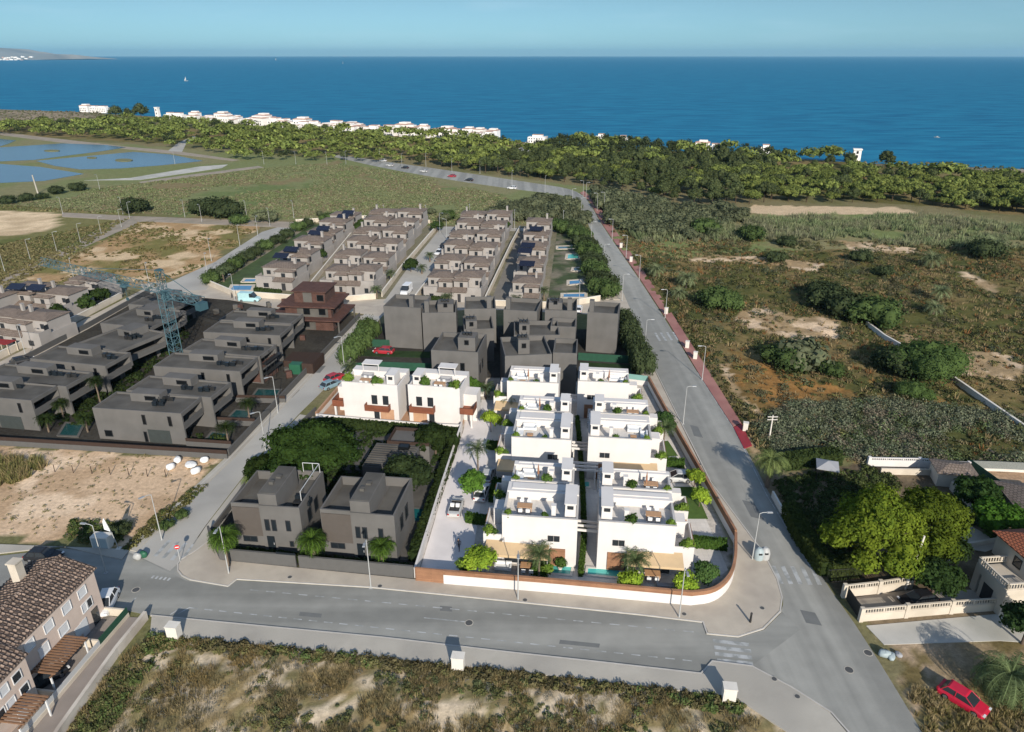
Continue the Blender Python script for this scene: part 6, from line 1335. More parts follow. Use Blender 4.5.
tree('ornamental_tree', 'yellow green tree on the lawn, near one of two', (699, 507), 1.2, 2.4, 1.0, 8, .65, 1800, .11, BRIGHT, BRIGHT2, 20, (.08, .05), group='yellow green ornamental trees')
tree('ornamental_tree', 'yellow green tree far up the driveway below the north villa', (491, 432), 1.6, 3.4, 1.2, 9, .8, 1800, .12, BRIGHT, BRIGHT2, 21, (.08, .05), group='yellow green ornamental trees')
tree('ornamental_tree', 'fresh green leafy tree in the middle of the driveway beside the white jeep', (474, 500), 1.3, 4.2, 1.3, 12, .85, 3200, .13, (.10, .19, .03), (.05, .11, .02), 22, (.1, .06))
tree('ornamental_tree', 'fresh green tree at the right side of the second north villa', (472, 399), 1.2, 4.0, 1.2, 10, .85, 2200, .14, (.09, .17, .03), (.05, .10, .02), 23, (.1, .06))
tree('ornamental_tree', 'green bush with pale flowers inside the round corner', (706, 583), .7, 2.2, 1.1, 9, .7, 2600, .12, (.10, .16, .05), (.05, .10, .025), 24, (.08, .05))
tree('ornamental_tree', 'dark green bush at the villa corner beside the right wall', (662, 437), 1.4, 4.2, 1.4, 11, .9, 3000, .15, (.055, .10, .03), (.03, .06, .018), 25, (.1, .06))
for k, (px, lb) in enumerate((((86, 312), 'tall dark hedge tree before the estate, near the purple car'), ((96, 306), 'dark green tree beside the purple car'), ((74, 309), 'green leafy tree behind the estate corner by the crane jib'), ((104, 304), 'small dark tree at the lane end'), ((60, 322), 'dark tree between the estate and the upper left lane'), ((505, 233), 'small dark tree at the far end of the alley'), ((361, 232), 'dark tree at the far end of the left terraces'), ((320, 262), 'dark tree in a garden between the left terraces'), ((411, 272), 'dark tree left of the van street'), ((437, 232), 'round green tree at the far end of the van street'))):
    tree('estate_tree', lb, px, .8, 3.6, 1.6, 8, 1.0, 900, .28, (.045, .07, .02), (.026, .045, .014), 30 + k, (.12, .08), limbs=2)

# ------------------------------------------------------------------ palms
def palm_crown(name, nf, L_, c, c2, seed, droop=1.0, up=.9, seg=9, lw=.55):
    r = np.random.default_rng(seed); V, Q, C = [], [], []; off = 0
    for k in range(nf):
        a = k * 2.39996 + r.normal() * .12; e = (1 - (k + .5) / nf) ** .75 * 1.45 * up - .25 + r.normal() * .08; ln = L_ * r.uniform(.82, 1.08)
        pts = []; p = np.zeros(3); el = e
        for s in range(seg + 1):
            pts.append(p.copy()); p = p + ln / seg * np.array([math.cos(a) * math.cos(el), math.sin(a) * math.cos(el), math.sin(el)]); el -= droop * (.13 + .05 * s / seg * 3)
        side = np.array([-math.sin(a), math.cos(a), 0]); tone = r.uniform(.75, 1.25); kk = r.random()
        for s in range(seg):
            p0, p1 = pts[s], pts[s + 1]; f = s / seg; wl = lw * math.sin(math.pi * min(1, .12 + f * .95)) ** .7 * L_ / 3.0
            for sg_ in (-1, 1):
                for h_ in (0, .5):
                    b0 = p0 + (p1 - p0) * h_; b1 = p0 + (p1 - p0) * (h_ + .3); tip = (b0 + b1) / 2 + side * sg_ * wl + (p1 - p0) * .9 + np.array([0, 0, -.25 * wl + .12 * r.normal()])
                    V += [b0, b1, tip + (p1 - p0) * .12, tip]; Q.append((off, off + 1, off + 2, off + 3)); off += 4
                    cc = (np.array(c) * (1 - kk) + np.array(c2) * kk) * tone * r.uniform(.85, 1.15); C += [cc] * 4
            V += [p0 - side * .03, p0 + side * .03, p1 + side * .03, p1 - side * .03]; Q.append((off, off + 1, off + 2, off + 3)); off += 4; C += [np.array(c) * 1.3] * 4
    return np_mesh(name, np.array(V), np.array(Q), np.array(C), [LEAF])
def palm_trunk(h, r0, r1):
    m = MB(); n = max(4, int(h / .3)); m.tube([(0.02 * math.sin(i), 0, h * i / n - (.3 if i == 0 else 0)) for i in range(n + 1)], [r0 + (r1 - r0) * i / n + (.03 if i % 2 else 0) for i in range(n + 1)], 8); return m.mesh('trunk', M['palmtrunk'])
PC = {'big': palm_crown('crown', 66, 4.3, (.11, .14, .06), (.06, .085, .036), 1, .85, lw=.34, seg=18), 'canary': palm_crown('crown', 60, 3.0, (.19, .23, .08), (.12, .16, .055), 2, .9, lw=.5, seg=12), 'dark': palm_crown('crown', 38, 1.7, (.030, .046, .014), (.02, .03, .01), 3, .95), 'far': palm_crown('crown', 36, 2.4, (.10, .125, .06), (.065, .09, .042), 4, .9), 'pale': palm_crown('crown', 44, 2.4, (.17, .195, .10), (.10, .13, .06), 14, .9), 'light': palm_crown('crown', 26, 2.2, (.09, .12, .05), (.05, .075, .03), 5, .8), 'fan': palm_crown('crown', 54, 1.75, (.075, .13, .02), (.035, .06, .015), 6, 1.1, lw=.7)}
PT = {}
def palm(kind, px, h, label, s=1.0, group=None, r0=.22, z=0):
    t = thing('palm_tree', label, 'palm', G(*px, z), RG.uniform(0, 6), group); k = (round(h, 1), r0)
    if k not in PT: PT[k] = palm_trunk(h, r0, r0 * .8)
    part('trunk', PT[k], t); c = part('crown', PC[kind], t); c.location = (0, 0, h); c.scale = (s,) * 3; return t
palm('big', (1003, 697), 2.7, 'large leafy date palm beside the red car', 1.12, r0=.42)
palm('canary', (767, 487), 4.4, 'date palm at the road edge beside the red painted paving', 1.05, r0=.32)
palm('fan', (229, 566), 4.3, 'leafy palm at the left end of the grey wall before the modern villa', 1.35, 'palms before the modern villas'); palm('fan', (315, 563), 3.4, 'leafy palm between the two modern villas', 1.3, 'palms before the modern villas'); palm('fan', (383, 567), 3.0, 'palm with a bare trunk before the right modern villa', 1.15, 'palms before the modern villas')
palm('canary', (251, 486), 1.0, 'low palm on the side street edge of the shaded garden', .55); palm('dark', (352, 490), 1.6, 'small palm behind the gap between the modern villas', .9)
for px, h, lb in (((229, 446), 3.4, 'dark palm at the side street wall beside the first pool'), ((250, 421), 3.4, 'dark palm at the side street wall beside the second pool'), ((101, 405), 4.6, 'tall dark palm between the two rows of grey houses'), ((49, 432), 2.4, 'dark palm beside the front left grey house, left one'), ((88, 432), 2.6, 'dark palm beside the garage house in the dark garden'), ((64, 418), 2.8, 'dark palm in the middle of the dark gardens, behind the shaded pool'), ((185, 330), 2.6, 'dark palm right of the crane mast'), ((132, 372), 2.0, 'dark palm behind the third pair of grey houses')): palm('dark', px, h, lb, 1.05, 'palms of the dark block', .13)
for px, h, lb in (((377, 298), 2.4, 'full palm at the end of the wide terrace beside the van street'), ((391, 282), 2.6, 'full palm behind the first one left of the van street'), ((422, 274), 2.0, 'palm on the right side of the van street, near one'), ((430, 262), 2.2, 'palm on the right side of the van street, far one'), ((224, 282), 3.2, 'palm beside the blue pool of the first left garden'), ((447, 303), 1.6, 'palm in front of the van street terrace'), ((517, 306), 2.4, 'palm at the alley end of the pool terrace'), ((533, 307), 1.2, 'small palm in front of the pool terrace'), ((544, 300), 2.6, 'palm right of the first pool terrace house'), ((40, 322), 2.4, 'palm in the gardens of the upper left lane, left one'), ((52, 318), 2.2, 'palm in the gardens of the upper left lane, middle one'), ((66, 314), 2.2, 'palm in the gardens of the upper left lane, right one'), ((259, 251), 2.2, 'palm in the third left garden'), ((244, 259), 1.8, 'palm at the hedge of the left lane'), ((352, 383), 3.4, 'palm at the street corner of the first north villa'), ((632, 334), 2.4, 'bright palm at the road beside the narrow grey house'), ((620, 318), 1.6, 'small palm on the corner before the narrow grey house')): palm('far', px, h, lb, .8, 'palms of the estate')
for px, h, s, lb in (((990, 256), 2.6, 1.7, 'large pale palm in the upper right scrubland'), ((930, 268), 2.0, 1.35, 'leafy palm in the middle of the upper scrubland'), ((938, 302), 2.0, 1.0, 'palm above the vivid bush, upper of two'), ((933, 315), 1.4, .95, 'palm above the vivid bush, lower of two'), ((686, 288), 2.0, 1.1, 'palm near the red pavement, right of two'), ((656, 278), 1.8, 1.0, 'palm near the red pavement, left of two'), ((713, 240), 2.0, 1.0, 'palm between dark bushes in the upper reeds'), ((866, 256), 1.0, .8, 'low pale palm in the reeds'), ((678, 300), 1.4, .9, 'low palm below the two palms near the red pavement')): palm('pale', px, h * 1.4, lb, s * 1.3, 'palms of the scrubland')
for px, h, lb in (((539, 577), 3.4, 'slender palm before the front left villa'), ((634, 582), 3.2, 'slender palm before the front right villa'), ((478, 470), 3.6, 'slender palm on the driveway behind the fresh green tree'), ((511, 415), 3.2, 'slender palm beside the fifth left villa'), ((663, 448), 3.6, 'slender palm at the right wall beside the dark bush'), ((486, 399), 2.2, 'small palm at the driveway head')): palm('light', px, h, lb, 1.0, 'slender palms of the white gardens', .11)

# ------------------------------------------------------------------ scrub, grass and reeds nobody could count
def scatter(name, label, polys, n, rad, leaves, lsz, cols, seed, holes=(), thr=None, tscale=9, blades=False, hmul=.75, cat='ground cover', m=None):
    rng = np.random.default_rng(seed); P = [poly(q) for q in polys]; H_ = [poly(q) for q in holes]
    xs = [p[0] for q in P for p in q]; ys = [p[1] for q in P for p in q]
    x = rng.uniform(min(xs), max(xs), n * 6); y = rng.uniform(min(ys), max(ys), n * 6)
    ok = np.zeros(len(x), bool)
    for q in P: ok |= pip(x, y, q)
    wx, wy = x + (fbm(x, y, 9, 3) - .5) * 7 + (fbm(x, y, 2.5, 5, 3) - .5) * 2.5, y + (fbm(x, y, 9, 13) - .5) * 7 + (fbm(x, y, 2.5, 15, 3) - .5) * 2.5
    for q in H_: ok &= ~(pip(wx, wy, q) & (rng.random(len(x)) < .78))
    if thr is not None: ok &= fbm(x, y, tscale, seed + 5, 4) + rng.normal(size=len(x)) * .03 > thr
    x, y = x[ok][:n], y[ok][:n]; k = len(x)
    hue = fbm(x, y, 14, seed + 9, 4); CT = np.array(cols); ci = np.clip(((hue - .3) / .4 + rng.normal(size=k) * .28) * len(CT), 0, len(CT) - 1).astype(int)
    r = rad[0] + (rad[1] - rad[0]) * rng.random(k) ** 2
    idx = np.repeat(np.arange(k), leaves); nl = len(idx); D = rng.normal(size=(nl, 3)); D[:, 2] = np.abs(D[:, 2]); D /= np.linalg.norm(D, axis=1, keepdims=True)
    c = 1.5 * CT[ci][idx] * (.65 + .7 * rng.random((nl, 1))) * (.85 + .3 * rng.random((k, 1)))[idx]
    if blades:
        b = np.stack([x[idx] + D[:, 0] * r[idx] * .45, y[idx] + D[:, 1] * r[idx] * .45, np.zeros(nl)], 1); hh = r[idx] * (.9 + .9 * rng.random(nl)) * hmul
        tip = b + np.stack([D[:, 0] * hh * .45, D[:, 1] * hh * .45, hh], 1); a = rng.random(nl) * 6.28; sd_ = np.stack([np.cos(a), np.sin(a), a * 0], 1) * (lsz * (.6 + .8 * rng.random(nl)))[:, None]
        V = np.stack([b - sd_, b + sd_, tip + sd_ * .35, tip - sd_ * .35], 1).reshape(-1, 3); Q = np.arange(nl * 4).reshape(-1, 4); C = np.repeat(c, 4, 0)
    else:
        rr_ = (rng.random(nl) ** .5 * .6 + .45) * r[idx]
        Pn = np.stack([x[idx] + D[:, 0] * rr_, y[idx] + D[:, 1] * rr_, D[:, 2] * rr_ * hmul + .06], 1)
        V, Q, C = quads(Pn, D + rng.normal(size=(nl, 3)) * .4, lsz * (.5 + rng.random(nl)) * (r[idx] / rad[1] + .4), lsz * (.4 + .6 * rng.random(nl)) * (r[idx] / rad[1] + .4), c, rng)
    o = bpy.data.objects.new(name, np_mesh(name, V, Q, C, [m or GRASSM])); COL.objects.link(o); return tag(o, label, cat, kind='stuff')
OL, BR, DG, TN, GR, RU = (.072, .070, .026), (.115, .085, .045), (.040, .046, .020), (.19, .145, .075), (.085, .092, .055), (.15, .075, .03)
SAND = [[(735, 312), (768, 306), (795, 318), (832, 318), (848, 336), (800, 338), (745, 330)], [(690, 258), (740, 256), (800, 260), (822, 264), (818, 272), (760, 264), (690, 262)], [(720, 365), (738, 368), (752, 392), (778, 428), (768, 432), (745, 408), (722, 380)], [(930, 350), (1000, 352), (1024, 368), (1024, 384), (960, 374)], [(840, 240), (905, 246), (930, 254), (860, 252)], [(955, 268), (990, 280), (1010, 300), (985, 290)]]
SCRUB = [(612, 232), (700, 240), (1024, 244), (1300, 258), (1400, 470), (1024, 462), (862, 463), (758, 450), (745, 425), (700, 352), (658, 288)]
scatter('scrub', 'low olive and brown scrub covering the plain right of the main road', [SCRUB], 13000, (.25, .9), 30, .125, [DG, OL, (.085, .068, .036), OL, BR, OL, (.10, .085, .045), DG], 1, SAND + [[(722, 350), (780, 372), (848, 395), (860, 405), (800, 422), (760, 412), (735, 385)]], thr=.43)
scatter('scrub', 'darker waist high bushes dotted over the plain right of the main road', [SCRUB], 1500, (.7, 1.7), 70, .13, [DG, OL, (.055, .062, .035), (.07, .062, .035)], 31, SAND, thr=.46, hmul=.9)
scatter('dry_scrub', 'dry tan and rust coloured tufts among the scrub right of the road', [SCRUB], 5000, (.4, .9), 14, .07, [TN, BR, RU, TN], 2, SAND, thr=.42, tscale=16, blades=True)
scatter('reeds', 'grey green reeds standing behind the white garden walls', [[(752, 430), (790, 405), (900, 402), (1024, 418), (1300, 440), (1300, 470), (1024, 466), (862, 462), (780, 455)]], 2100, (.7, 1.5), 70, .095, [(.10, .112, .068), (.135, .142, .092), (.08, .098, .058), (.13, .11, .078), (.075, .10, .04)], 3, thr=.45, tscale=12, hmul=1.1, cat='reeds')
scatter('reeds', 'pale green reed belt below the pine wood', [[(620, 226), (690, 216), (760, 216), (920, 216), (1060, 230), (1300, 240), (1300, 266), (1024, 250), (860, 246), (800, 240), (640, 244)]], 3600, (.6, 1.6), 30, .09, [(.085, .105, .05), (.115, .125, .065), (.10, .10, .06)], 4, [[(755, 205), (900, 207), (920, 216), (800, 217), (740, 215)]], thr=.42, tscale=16, blades=True, hmul=1.0, cat='reeds')
FORE = [(150, 638), (256, 647), (512, 675), (718, 699), (788, 736), (860, 790), (860, 900), (-60, 900), (60, 740), (120, 660)]
FS = (.075, .078, .030)
scatter('scrub', 'green and olive bushes on the dry lot in the foreground', [FORE], 1700, (.2, .6), 80, .06, [FS, (.055, .065, .03), (.095, .088, .04), (.07, .085, .03)], 5, thr=.53, tscale=5)
scatter('dry_grass', 'straw coloured grass on the dry lot in the foreground', [FORE], 9000, (.2, .55), 26, .018, [(.17, .125, .055), (.12, .095, .045), (.21, .165, .085), (.10, .085, .045)], 6, thr=.45, tscale=3, blades=True)
scatter('scrub', 'grey twiggy weeds on the dry lot in the foreground', [FORE], 700, (.25, .6), 70, .035, [(.13, .12, .105), (.10, .10, .085)], 7, thr=.5, tscale=3)
for lb, q, n, cs in (('green weeds along the kerb of the dry lot', [(152, 637), (256, 646), (512, 673), (720, 697), (745, 707), (740, 716), (512, 684), (256, 654), (150, 648)], 700, [(.055, .075, .025), (.09, .085, .035), (.07, .06, .03)]), ('bushes along the worn wall beside the tiled house', [(148, 640), (175, 645), (130, 700), (100, 740), (70, 740), (110, 680)], 210, [(.06, .08, .026), (.06, .066, .026), (.10, .085, .038)])):
    scatter('scrub', lb, [q], n, (.25, .7), 60, .09, cs, 8 + len(lb))
scatter('field_grass', 'low grey green grass of the wide field beyond the estate', [[(70, 206), (84, 190), (268, 168), (330, 163), (230, 205), (150, 214)], [(150, 214), (230, 200), (330, 163), (400, 172), (500, 195), (560, 215), (530, 224), (430, 224)], [(0, 205), (150, 190), (140, 214), (0, 210)]], 19000, (.3, .9), 9, .22, [(.085, .094, .046), (.10, .10, .055), (.105, .09, .054), (.08, .092, .042)], 9, thr=.40, tscale=26, hmul=.35)
scatter('field_grass', 'green weeds round the edges of the bare brown field', [[(20, 281), (140, 222), (262, 224), (215, 262), (165, 281), (150, 290)]], 1100, (.3, .8), 10, .2, [(.08, .08, .03), (.14, .11, .055), (.10, .085, .035)], 10, thr=.5, hmul=.4)
scatter('field_grass', 'rough grass left of the bare brown field', [[(0, 245), (130, 218), (60, 262), (0, 290), (-80, 300)], [(0, 205), (130, 214), (60, 212), (0, 210)]], 2600, (.4, .9), 10, .22, [(.075, .08, .032), (.11, .095, .045)], 11, [[(-20, 214), (62, 214), (45, 234), (-20, 236)]], hmul=.45)
scatter('field_grass', 'tall dry weeds on the left side of the sand lot', [[(-60, 455), (0, 457), (40, 460), (44, 468), (20, 482), (0, 486), (-60, 500)]], 420, (.5, 1.1), 34, .035, [(.14, .13, .05), (.18, .14, .07), (.09, .10, .035)], 12, blades=True)
scatter('field_grass', 'green weeds along the street edge of the sand lot', [[(124, 549), (150, 520), (200, 485), (206, 488), (160, 528), (132, 551)], [(70, 520), (128, 524), (120, 545), (66, 542)]], 420, (.25, .6), 30, .08, [(.05, .07, .022), (.085, .08, .03)], 13)
scatter('field_grass', 'scattered tufts on the pale sand lot', [[(0, 446), (222, 460), (160, 520), (0, 540)]], 260, (.15, .4), 16, .05, [(.13, .11, .05), (.09, .085, .035)], 14, thr=.52)
scatter('field_grass', 'dry grass at the lower right corner around the palm', [[(905, 690), (930, 686), (960, 712), (1000, 690), (1100, 690), (1100, 800), (950, 800)]], 900, (.25, .6), 26, .03, [(.15, .12, .055), (.10, .09, .035), (.19, .15, .08)], 15, [[(935, 680), (965, 680), (1000, 722), (960, 728)]], blades=True)
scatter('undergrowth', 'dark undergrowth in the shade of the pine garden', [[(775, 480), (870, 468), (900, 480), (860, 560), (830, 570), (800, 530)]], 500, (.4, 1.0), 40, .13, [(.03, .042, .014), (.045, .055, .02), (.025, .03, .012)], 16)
scatter('undergrowth', 'mixed bushes around the blue pool garden', [[(930, 500), (985, 486), (1010, 520), (1000, 545), (960, 520)]], 120, (.4, .9), 40, .12, [(.03, .05, .016), (.05, .08, .022)], 17)
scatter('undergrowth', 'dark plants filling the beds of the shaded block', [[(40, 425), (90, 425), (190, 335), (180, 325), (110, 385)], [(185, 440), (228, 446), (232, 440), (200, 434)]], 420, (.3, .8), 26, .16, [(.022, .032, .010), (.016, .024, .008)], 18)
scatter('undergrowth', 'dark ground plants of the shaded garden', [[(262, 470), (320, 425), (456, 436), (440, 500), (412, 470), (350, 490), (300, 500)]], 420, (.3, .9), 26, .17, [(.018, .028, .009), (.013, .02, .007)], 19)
scatter('coast_scrub', 'low scrub and dune grass along the right hand shore', [[(860, 160), (1060, 169), (1060, 180), (960, 174), (870, 166)], [(-40, 109), (100, 112), (110, 121), (-40, 124)]], 2600, (.5, 1.3), 8, .45, [(.10, .09, .055), (.07, .075, .035)], 20, hmul=.5)
scatter('verge_weeds', 'weeds between the red pavement and the plain', [[(600, 200), (612, 222), (658, 288), (678, 320), (702, 358), (744, 424), (756, 448), (764, 452), (716, 362), (676, 296), (622, 225)]], 1100, (.3, .8), 22, .13, [(.05, .055, .022), (.08, .07, .03), (.11, .09, .045)], 21)
# ------------------------------------------------------------------ street lamps
def lamp_proto():
    t = thing('street_lamp', 'x', 'street lamp', (0, 0, 0))
    m = MB(); m.tube([(0, 0, 0), (0, 0, .5), (0, 0, 3.4), (0, 0, 6.8)], [.11, .08, .06, .045], 8); m.box(-.2, .2, -.2, .2, 0, .06); m.build('pole', M['lampwhite'], t)
    m = MB(); m.tube([(0, 0, 6.75), (.0, -.35, 6.9), (0, -.9, 6.93)], .045, 6); m.build('arm', M['lampwhite'], t)
    m = MB(); m.box(-.16, .16, -1.5, -.8, 6.9, 7.0, t=.04); m.build('lamp_head', M['lamphead'], t)
    return t
LP = lamp_proto(); lp_used = [False]
def lamp(px, rz, label, group, sc=1.0):
    o = G(*px)
    if not lp_used[0]: lp_used[0] = True; LP.location = o; LP.rotation_euler = (0, 0, R(rz)); LP['label'] = label; LP['group'] = group; LP.scale = (sc,) * 3; return
    dup(LP, o, R(rz), label, group, sc)
near = [((106, 573), -100, 'street lamp rising behind the tiled house gable at the lower left'), ((162, 540), -40, 'street lamp on the sand lot edge by the zebra crossing'), ((229, 574), 0, 'street lamp at the left end of the grey wall'), ((371, 588), 0, 'street lamp before the grey wall, near the white driveway'), ((518, 600), 0, 'street lamp on the pavement before the front left villa'), ((679, 618), 0, 'street lamp on the pavement before the tan awning'), ((752, 560), 90, 'street lamp on the main road pavement near the recycling bin'), ((683, 424), 90, 'street lamp on the main road pavement beside the dark bush'),
    ((266, 451), -50, 'street lamp on the side street beside the first pool wall'), ((278, 413), -50, 'street lamp on the side street beside the third pool wall'), ((344.5, 369), -50, 'street lamp on the side street before the first north villa'), ((644.5, 351), 90, 'street lamp beside the narrow grey house on the main road'), ((622, 301), 90, 'street lamp at the top street corner of the main road'), ((579, 306), 0, 'street lamp between the grey houses and the pool terrace'), ((702, 380), -90, 'street lamp on the red pavement, nearest the painted end'), ((665, 318), -90, 'street lamp on the red pavement, second from the painted end'), ((639, 280), -90, 'street lamp on the red pavement, third from the painted end'),
    ((235, 300), 0, 'street lamp at the corner of the first left garden'), ((440, 233), 70, 'street lamp at the far end of the van street, left side'), ((447, 240), -110, 'street lamp at the far end of the van street, right side'), ((26, 356), 60, 'street lamp on the upper left lane near the red awning')]
for px, rz, lb in near: lamp(px, rz, lb, 'street lamps')
for px in [(30.5, 260), (57, 251.7), (80.7, 242.7), (101.6, 235), (121.5, 227), (130, 219)]: lamp(px, 120, 'pale lamp post in the row along the slanting dirt track', 'lamps of the slanting dirt track', .9)
for px in [(75, 282.6), (150, 287.5), (208, 277), (211.5, 261), (258, 236), (5, 272), (240, 246)]: lamp(px, 40, 'pale lamp post standing around the bare brown field', 'lamps around the bare field', 1.0)
for px in [(63, 214), (123, 214), (185, 217), (202, 222), (247, 218), (270, 226), (294, 218)]: lamp(px, 0, 'pale lamp post in the row along the straight dirt track behind the bare field', 'lamps of the straight dirt track', .95)
for px in [(264, 164), (296, 164), (327, 164.5), (175, 164), (100, 190)]: lamp(px, 0, 'distant lamp post near the end of the salt ponds', 'lamps near the salt ponds', 1.0)
for px in [(385, 224), (426.5, 224), (470, 223), (514.6, 229), (563, 230)]: lamp(px, 0, 'lamp post in the row along the far side of the estate', 'lamps behind the estate', 1.0)
for px in [(346, 164), (380, 162), (402, 166.5), (426, 166.5), (452, 172.5), (480, 173.5), (512, 186), (545, 192)]: lamp(px, 160, 'distant lamp post along the far stretch of the main road', 'lamps of the far main road', 1.0)
for px in [(572, 206), (581, 216), (591, 243), (603.5, 268), (586, 199)]: lamp(px, 90, 'lamp post on the estate side of the main road bend', 'lamps left of the main road bend', 1.0)
for px in [(583, 197), (597, 211), (604, 210), (612, 240), (626, 258)]: lamp(px, -90, 'lamp post on the red pavement side of the main road bend', 'lamps right of the main road bend', 1.0)
# utility poles
t = thing('utility_pole', 'pale concrete pole leaning over the far balustrade', 'pole', G(905, 589), 0); m = MB(); m.tube([(0, 0, 0), (.25, 0, 3.5), (.5, 0, 7.4)], [.2, .16, .11], 8); m.build('pole', M['stone'], t); m = MB(); m.box(.05, .4, -.3, -.12, 2.6, 3.1); m.build('meter_box', M['plastic'], t)
t = thing('utility_pole', 'pole with crossarms in the scrub beside the road palm', 'pole', G(769, 440), 0); m = MB(); m.tube([(0, 0, 0), (0, 0, 4.4)], [.14, .09], 7); m.build('pole', M['stone'], t)
for z in (3.6, 4.1): m = MB(); m.box(-.8, .8, -.05, .05, z, z + .1); m.build('crossarm', M['stone'], t)
t = thing('utility_pole', 'stout concrete pole at the field edge below the ponds', 'pole', G(38, 193.5), 0); m = MB(); m.tube([(0, 0, 0), (-.4, 0, 8)], [.35, .25], 8); m.build('pole', M['greypave'], t)
# white cabinets
def cabinet(px, label, w_=1.15, d=.7, h=1.5, rz=0, group='white utility cabinets'):
    t = thing('utility_cabinet', label, 'cabinet', G(*px), R(rz), group)
    m = MB(); m.box(-w_ / 2, w_ / 2, -d / 2, d / 2, 0, h); m.build('body', M['stone'], t); m = MB(); m.box(-w_ / 2 - .05, w_ / 2 + .05, -d / 2 - .05, d / 2 + .05, h, h + .09); m.build('cap', M['stone'], t)
    m = MB(); m.box(-w_ * .4, w_ * .4, -d / 2 - .02, -d / 2, .25, h - .15); m.build('door', M['stone'], t)
for px, lb in (((175.5, 638), 'white utility cabinet at the left end of the dry lot'), ((458.5, 669), 'white utility cabinet in the middle of the lower pavement'), ((728, 700), 'white utility cabinet by the lower zebra crossing')): cabinet(px, lb, 1.2, .9, 1.75, -7)
for px, lb in (((745, 431), 'white cabinet at the red painted end of the pink pavement'), ((695, 359), 'white cabinet on the pink pavement, second from its painted end'), ((687, 348), 'white cabinet on the pink pavement, third from its painted end'), ((666, 314), 'white cabinet beside the pink pavement, fourth from its painted end'), ((631, 262), 'white cabinet beside the pink pavement near the estate'), ((621, 248), 'white cabinet beside the pink pavement, farthest one')): cabinet(px, lb, .75, .7, 1.5, -20, 'white cabinets of the pink pavement')
# white bags on the sand lot
bm_ = MB(); rr = random.Random(5)
vv, ff = [], []
for j in range(7):
    ph = math.pi * j / 6
    for i in range(10):
        a = i * .628; r_ = math.sin(ph) ** .6 * (1 + .1 * math.sin(3 * a + j)); vv.append((r_ * math.cos(a) * .75, r_ * math.sin(a) * .65, .45 + .5 * math.cos(ph) * (1 - .12 * math.sin(2 * a))))
for j in range(6):
    for i in range(10): ff.append((j * 10 + i, (j + 1) * 10 + i, (j + 1) * 10 + (i + 1) % 10, j * 10 + (i + 1) % 10))
bm_.add(vv, ff, 0, True); bag_me = bm_.mesh('white_bag', M['bag'])
for px, sx, lb in (((171, 469), 1, 'white builder bag, lower left of the five'), ((178, 462), .95, 'white builder bag, upper left of the five'), ((191, 466), 1.35, 'flat white builder bag in the middle of the five'), ((205, 462), .9, 'white builder bag nearest the grey wall corner'), ((196, 473), 1.1, 'white builder bag, lowest of the five')):
    o = bpy.data.objects.new('builder_bag', bag_me); COL.objects.link(o); o.location = G(*px); o.rotation_euler = (0, 0, px[0]); o.scale = (sx, sx * .9, .9 if sx < 1.3 else .6); tag(o, lb, 'bag', 'white builder bags')
rr = random.Random(8)
for k in range(7):
    x0 = 52 + k * 18.5; o = G(x0 + 3, 472 + k * .9); t = thing('fence_post', 'thin dark stake in the row across the sand lot', 'stake', o, 0, 'thin stakes on the sand lot'); m = MB(); m.tube([(0, 0, 0), (.05, 0, 1.3)], .05, 5); m.build('post', M['darkwood'], t)
# flag, sign
t = thing('banner_flag', 'white feather banner on a slanting pole beside the sand lot', 'flag', G(119, 549), 0)
m = MB(); m.tube([(0, 0, 0), (-.35, 0, 2.4), (-.85, 0, 4.6)], [.05, .04, .03], 6); m.build('pole', M['lampwhite'], t)
m = MB(); m.add([(-.45, .02, 2.6), (-.88, .02, 4.6), (-1.15, .06, 4.0), (-1.2, .1, 2.9), (-.45, -.02, 2.6), (-.88, -.02, 4.6), (-1.15, .02, 4.0), (-1.2, .06, 2.9)], [(0, 1, 2, 3), (7, 6, 5, 4), (0, 3, 7, 4), (1, 5, 6, 2), (3, 2, 6, 7), (0, 4, 5, 1)]); m.build('banner', M['signwhite'], t); m = MB(); m.box(-.3, .3, -.3, .3, 0, .15); m.build('base', M['stone'], t)
o = G(104, 546); t = thing('transformer_box', 'grey electrical box beside the banner flag', 'cabinet', o, R(-5)); m = MB(); m.box(-1.1, 1.1, -.6, .6, 0, 1.7); m.build('body', M['stone'], t)
for x in (-.95, .05): m = MB(); m.box(x, x + .9, -.63, -.6, .15, 1.55); m.build('door', M['plastic'], t)
t = thing('no_entry_sign', 'red round no entry sign with a white bar by the zebra crossing', 'road sign', G(180.5, 562), R(12))
m = MB(); m.tube([(0, 0, 0), (0, 0, 2.5)], .035, 6); m.build('pole', M['steel'], t)
m = MB(); m.prism([(0.3 * math.cos(a * .314), 0.3 * math.sin(a * .314)) for a in range(20)], -.02, .02); m.v = [(x, -.06 + z, y + 2.25) for x, y, z in m.v]; ds = m.build('disc', M['signred'], t); m = MB(); m.box(-.21, .21, -.09, -.082, 2.19, 2.31); m.build('bar', M['signwhite'], ds)
for px, lb in (((750, 623), 'small black bollard on the round corner pavement'), ((232, 298), 'dark bollard at the left garden corner, left of three'), ((238, 298.5), 'dark bollard at the left garden corner, middle of three'), ((243.5, 299), 'dark bollard at the left garden corner, right of three')):
    t = thing('bollard', lb, 'bollard', G(*px)); m = MB(); m.tube([(0, 0, 0), (0, 0, 1.3)], [.13, .11], 8); m.build('post', M['darkmetal'], t); m = MB(); m.tube([(0, 0, 1.3), (0, 0, 1.42)], [.14, .08], 8); m.build('cap', M['darkmetal'], t)
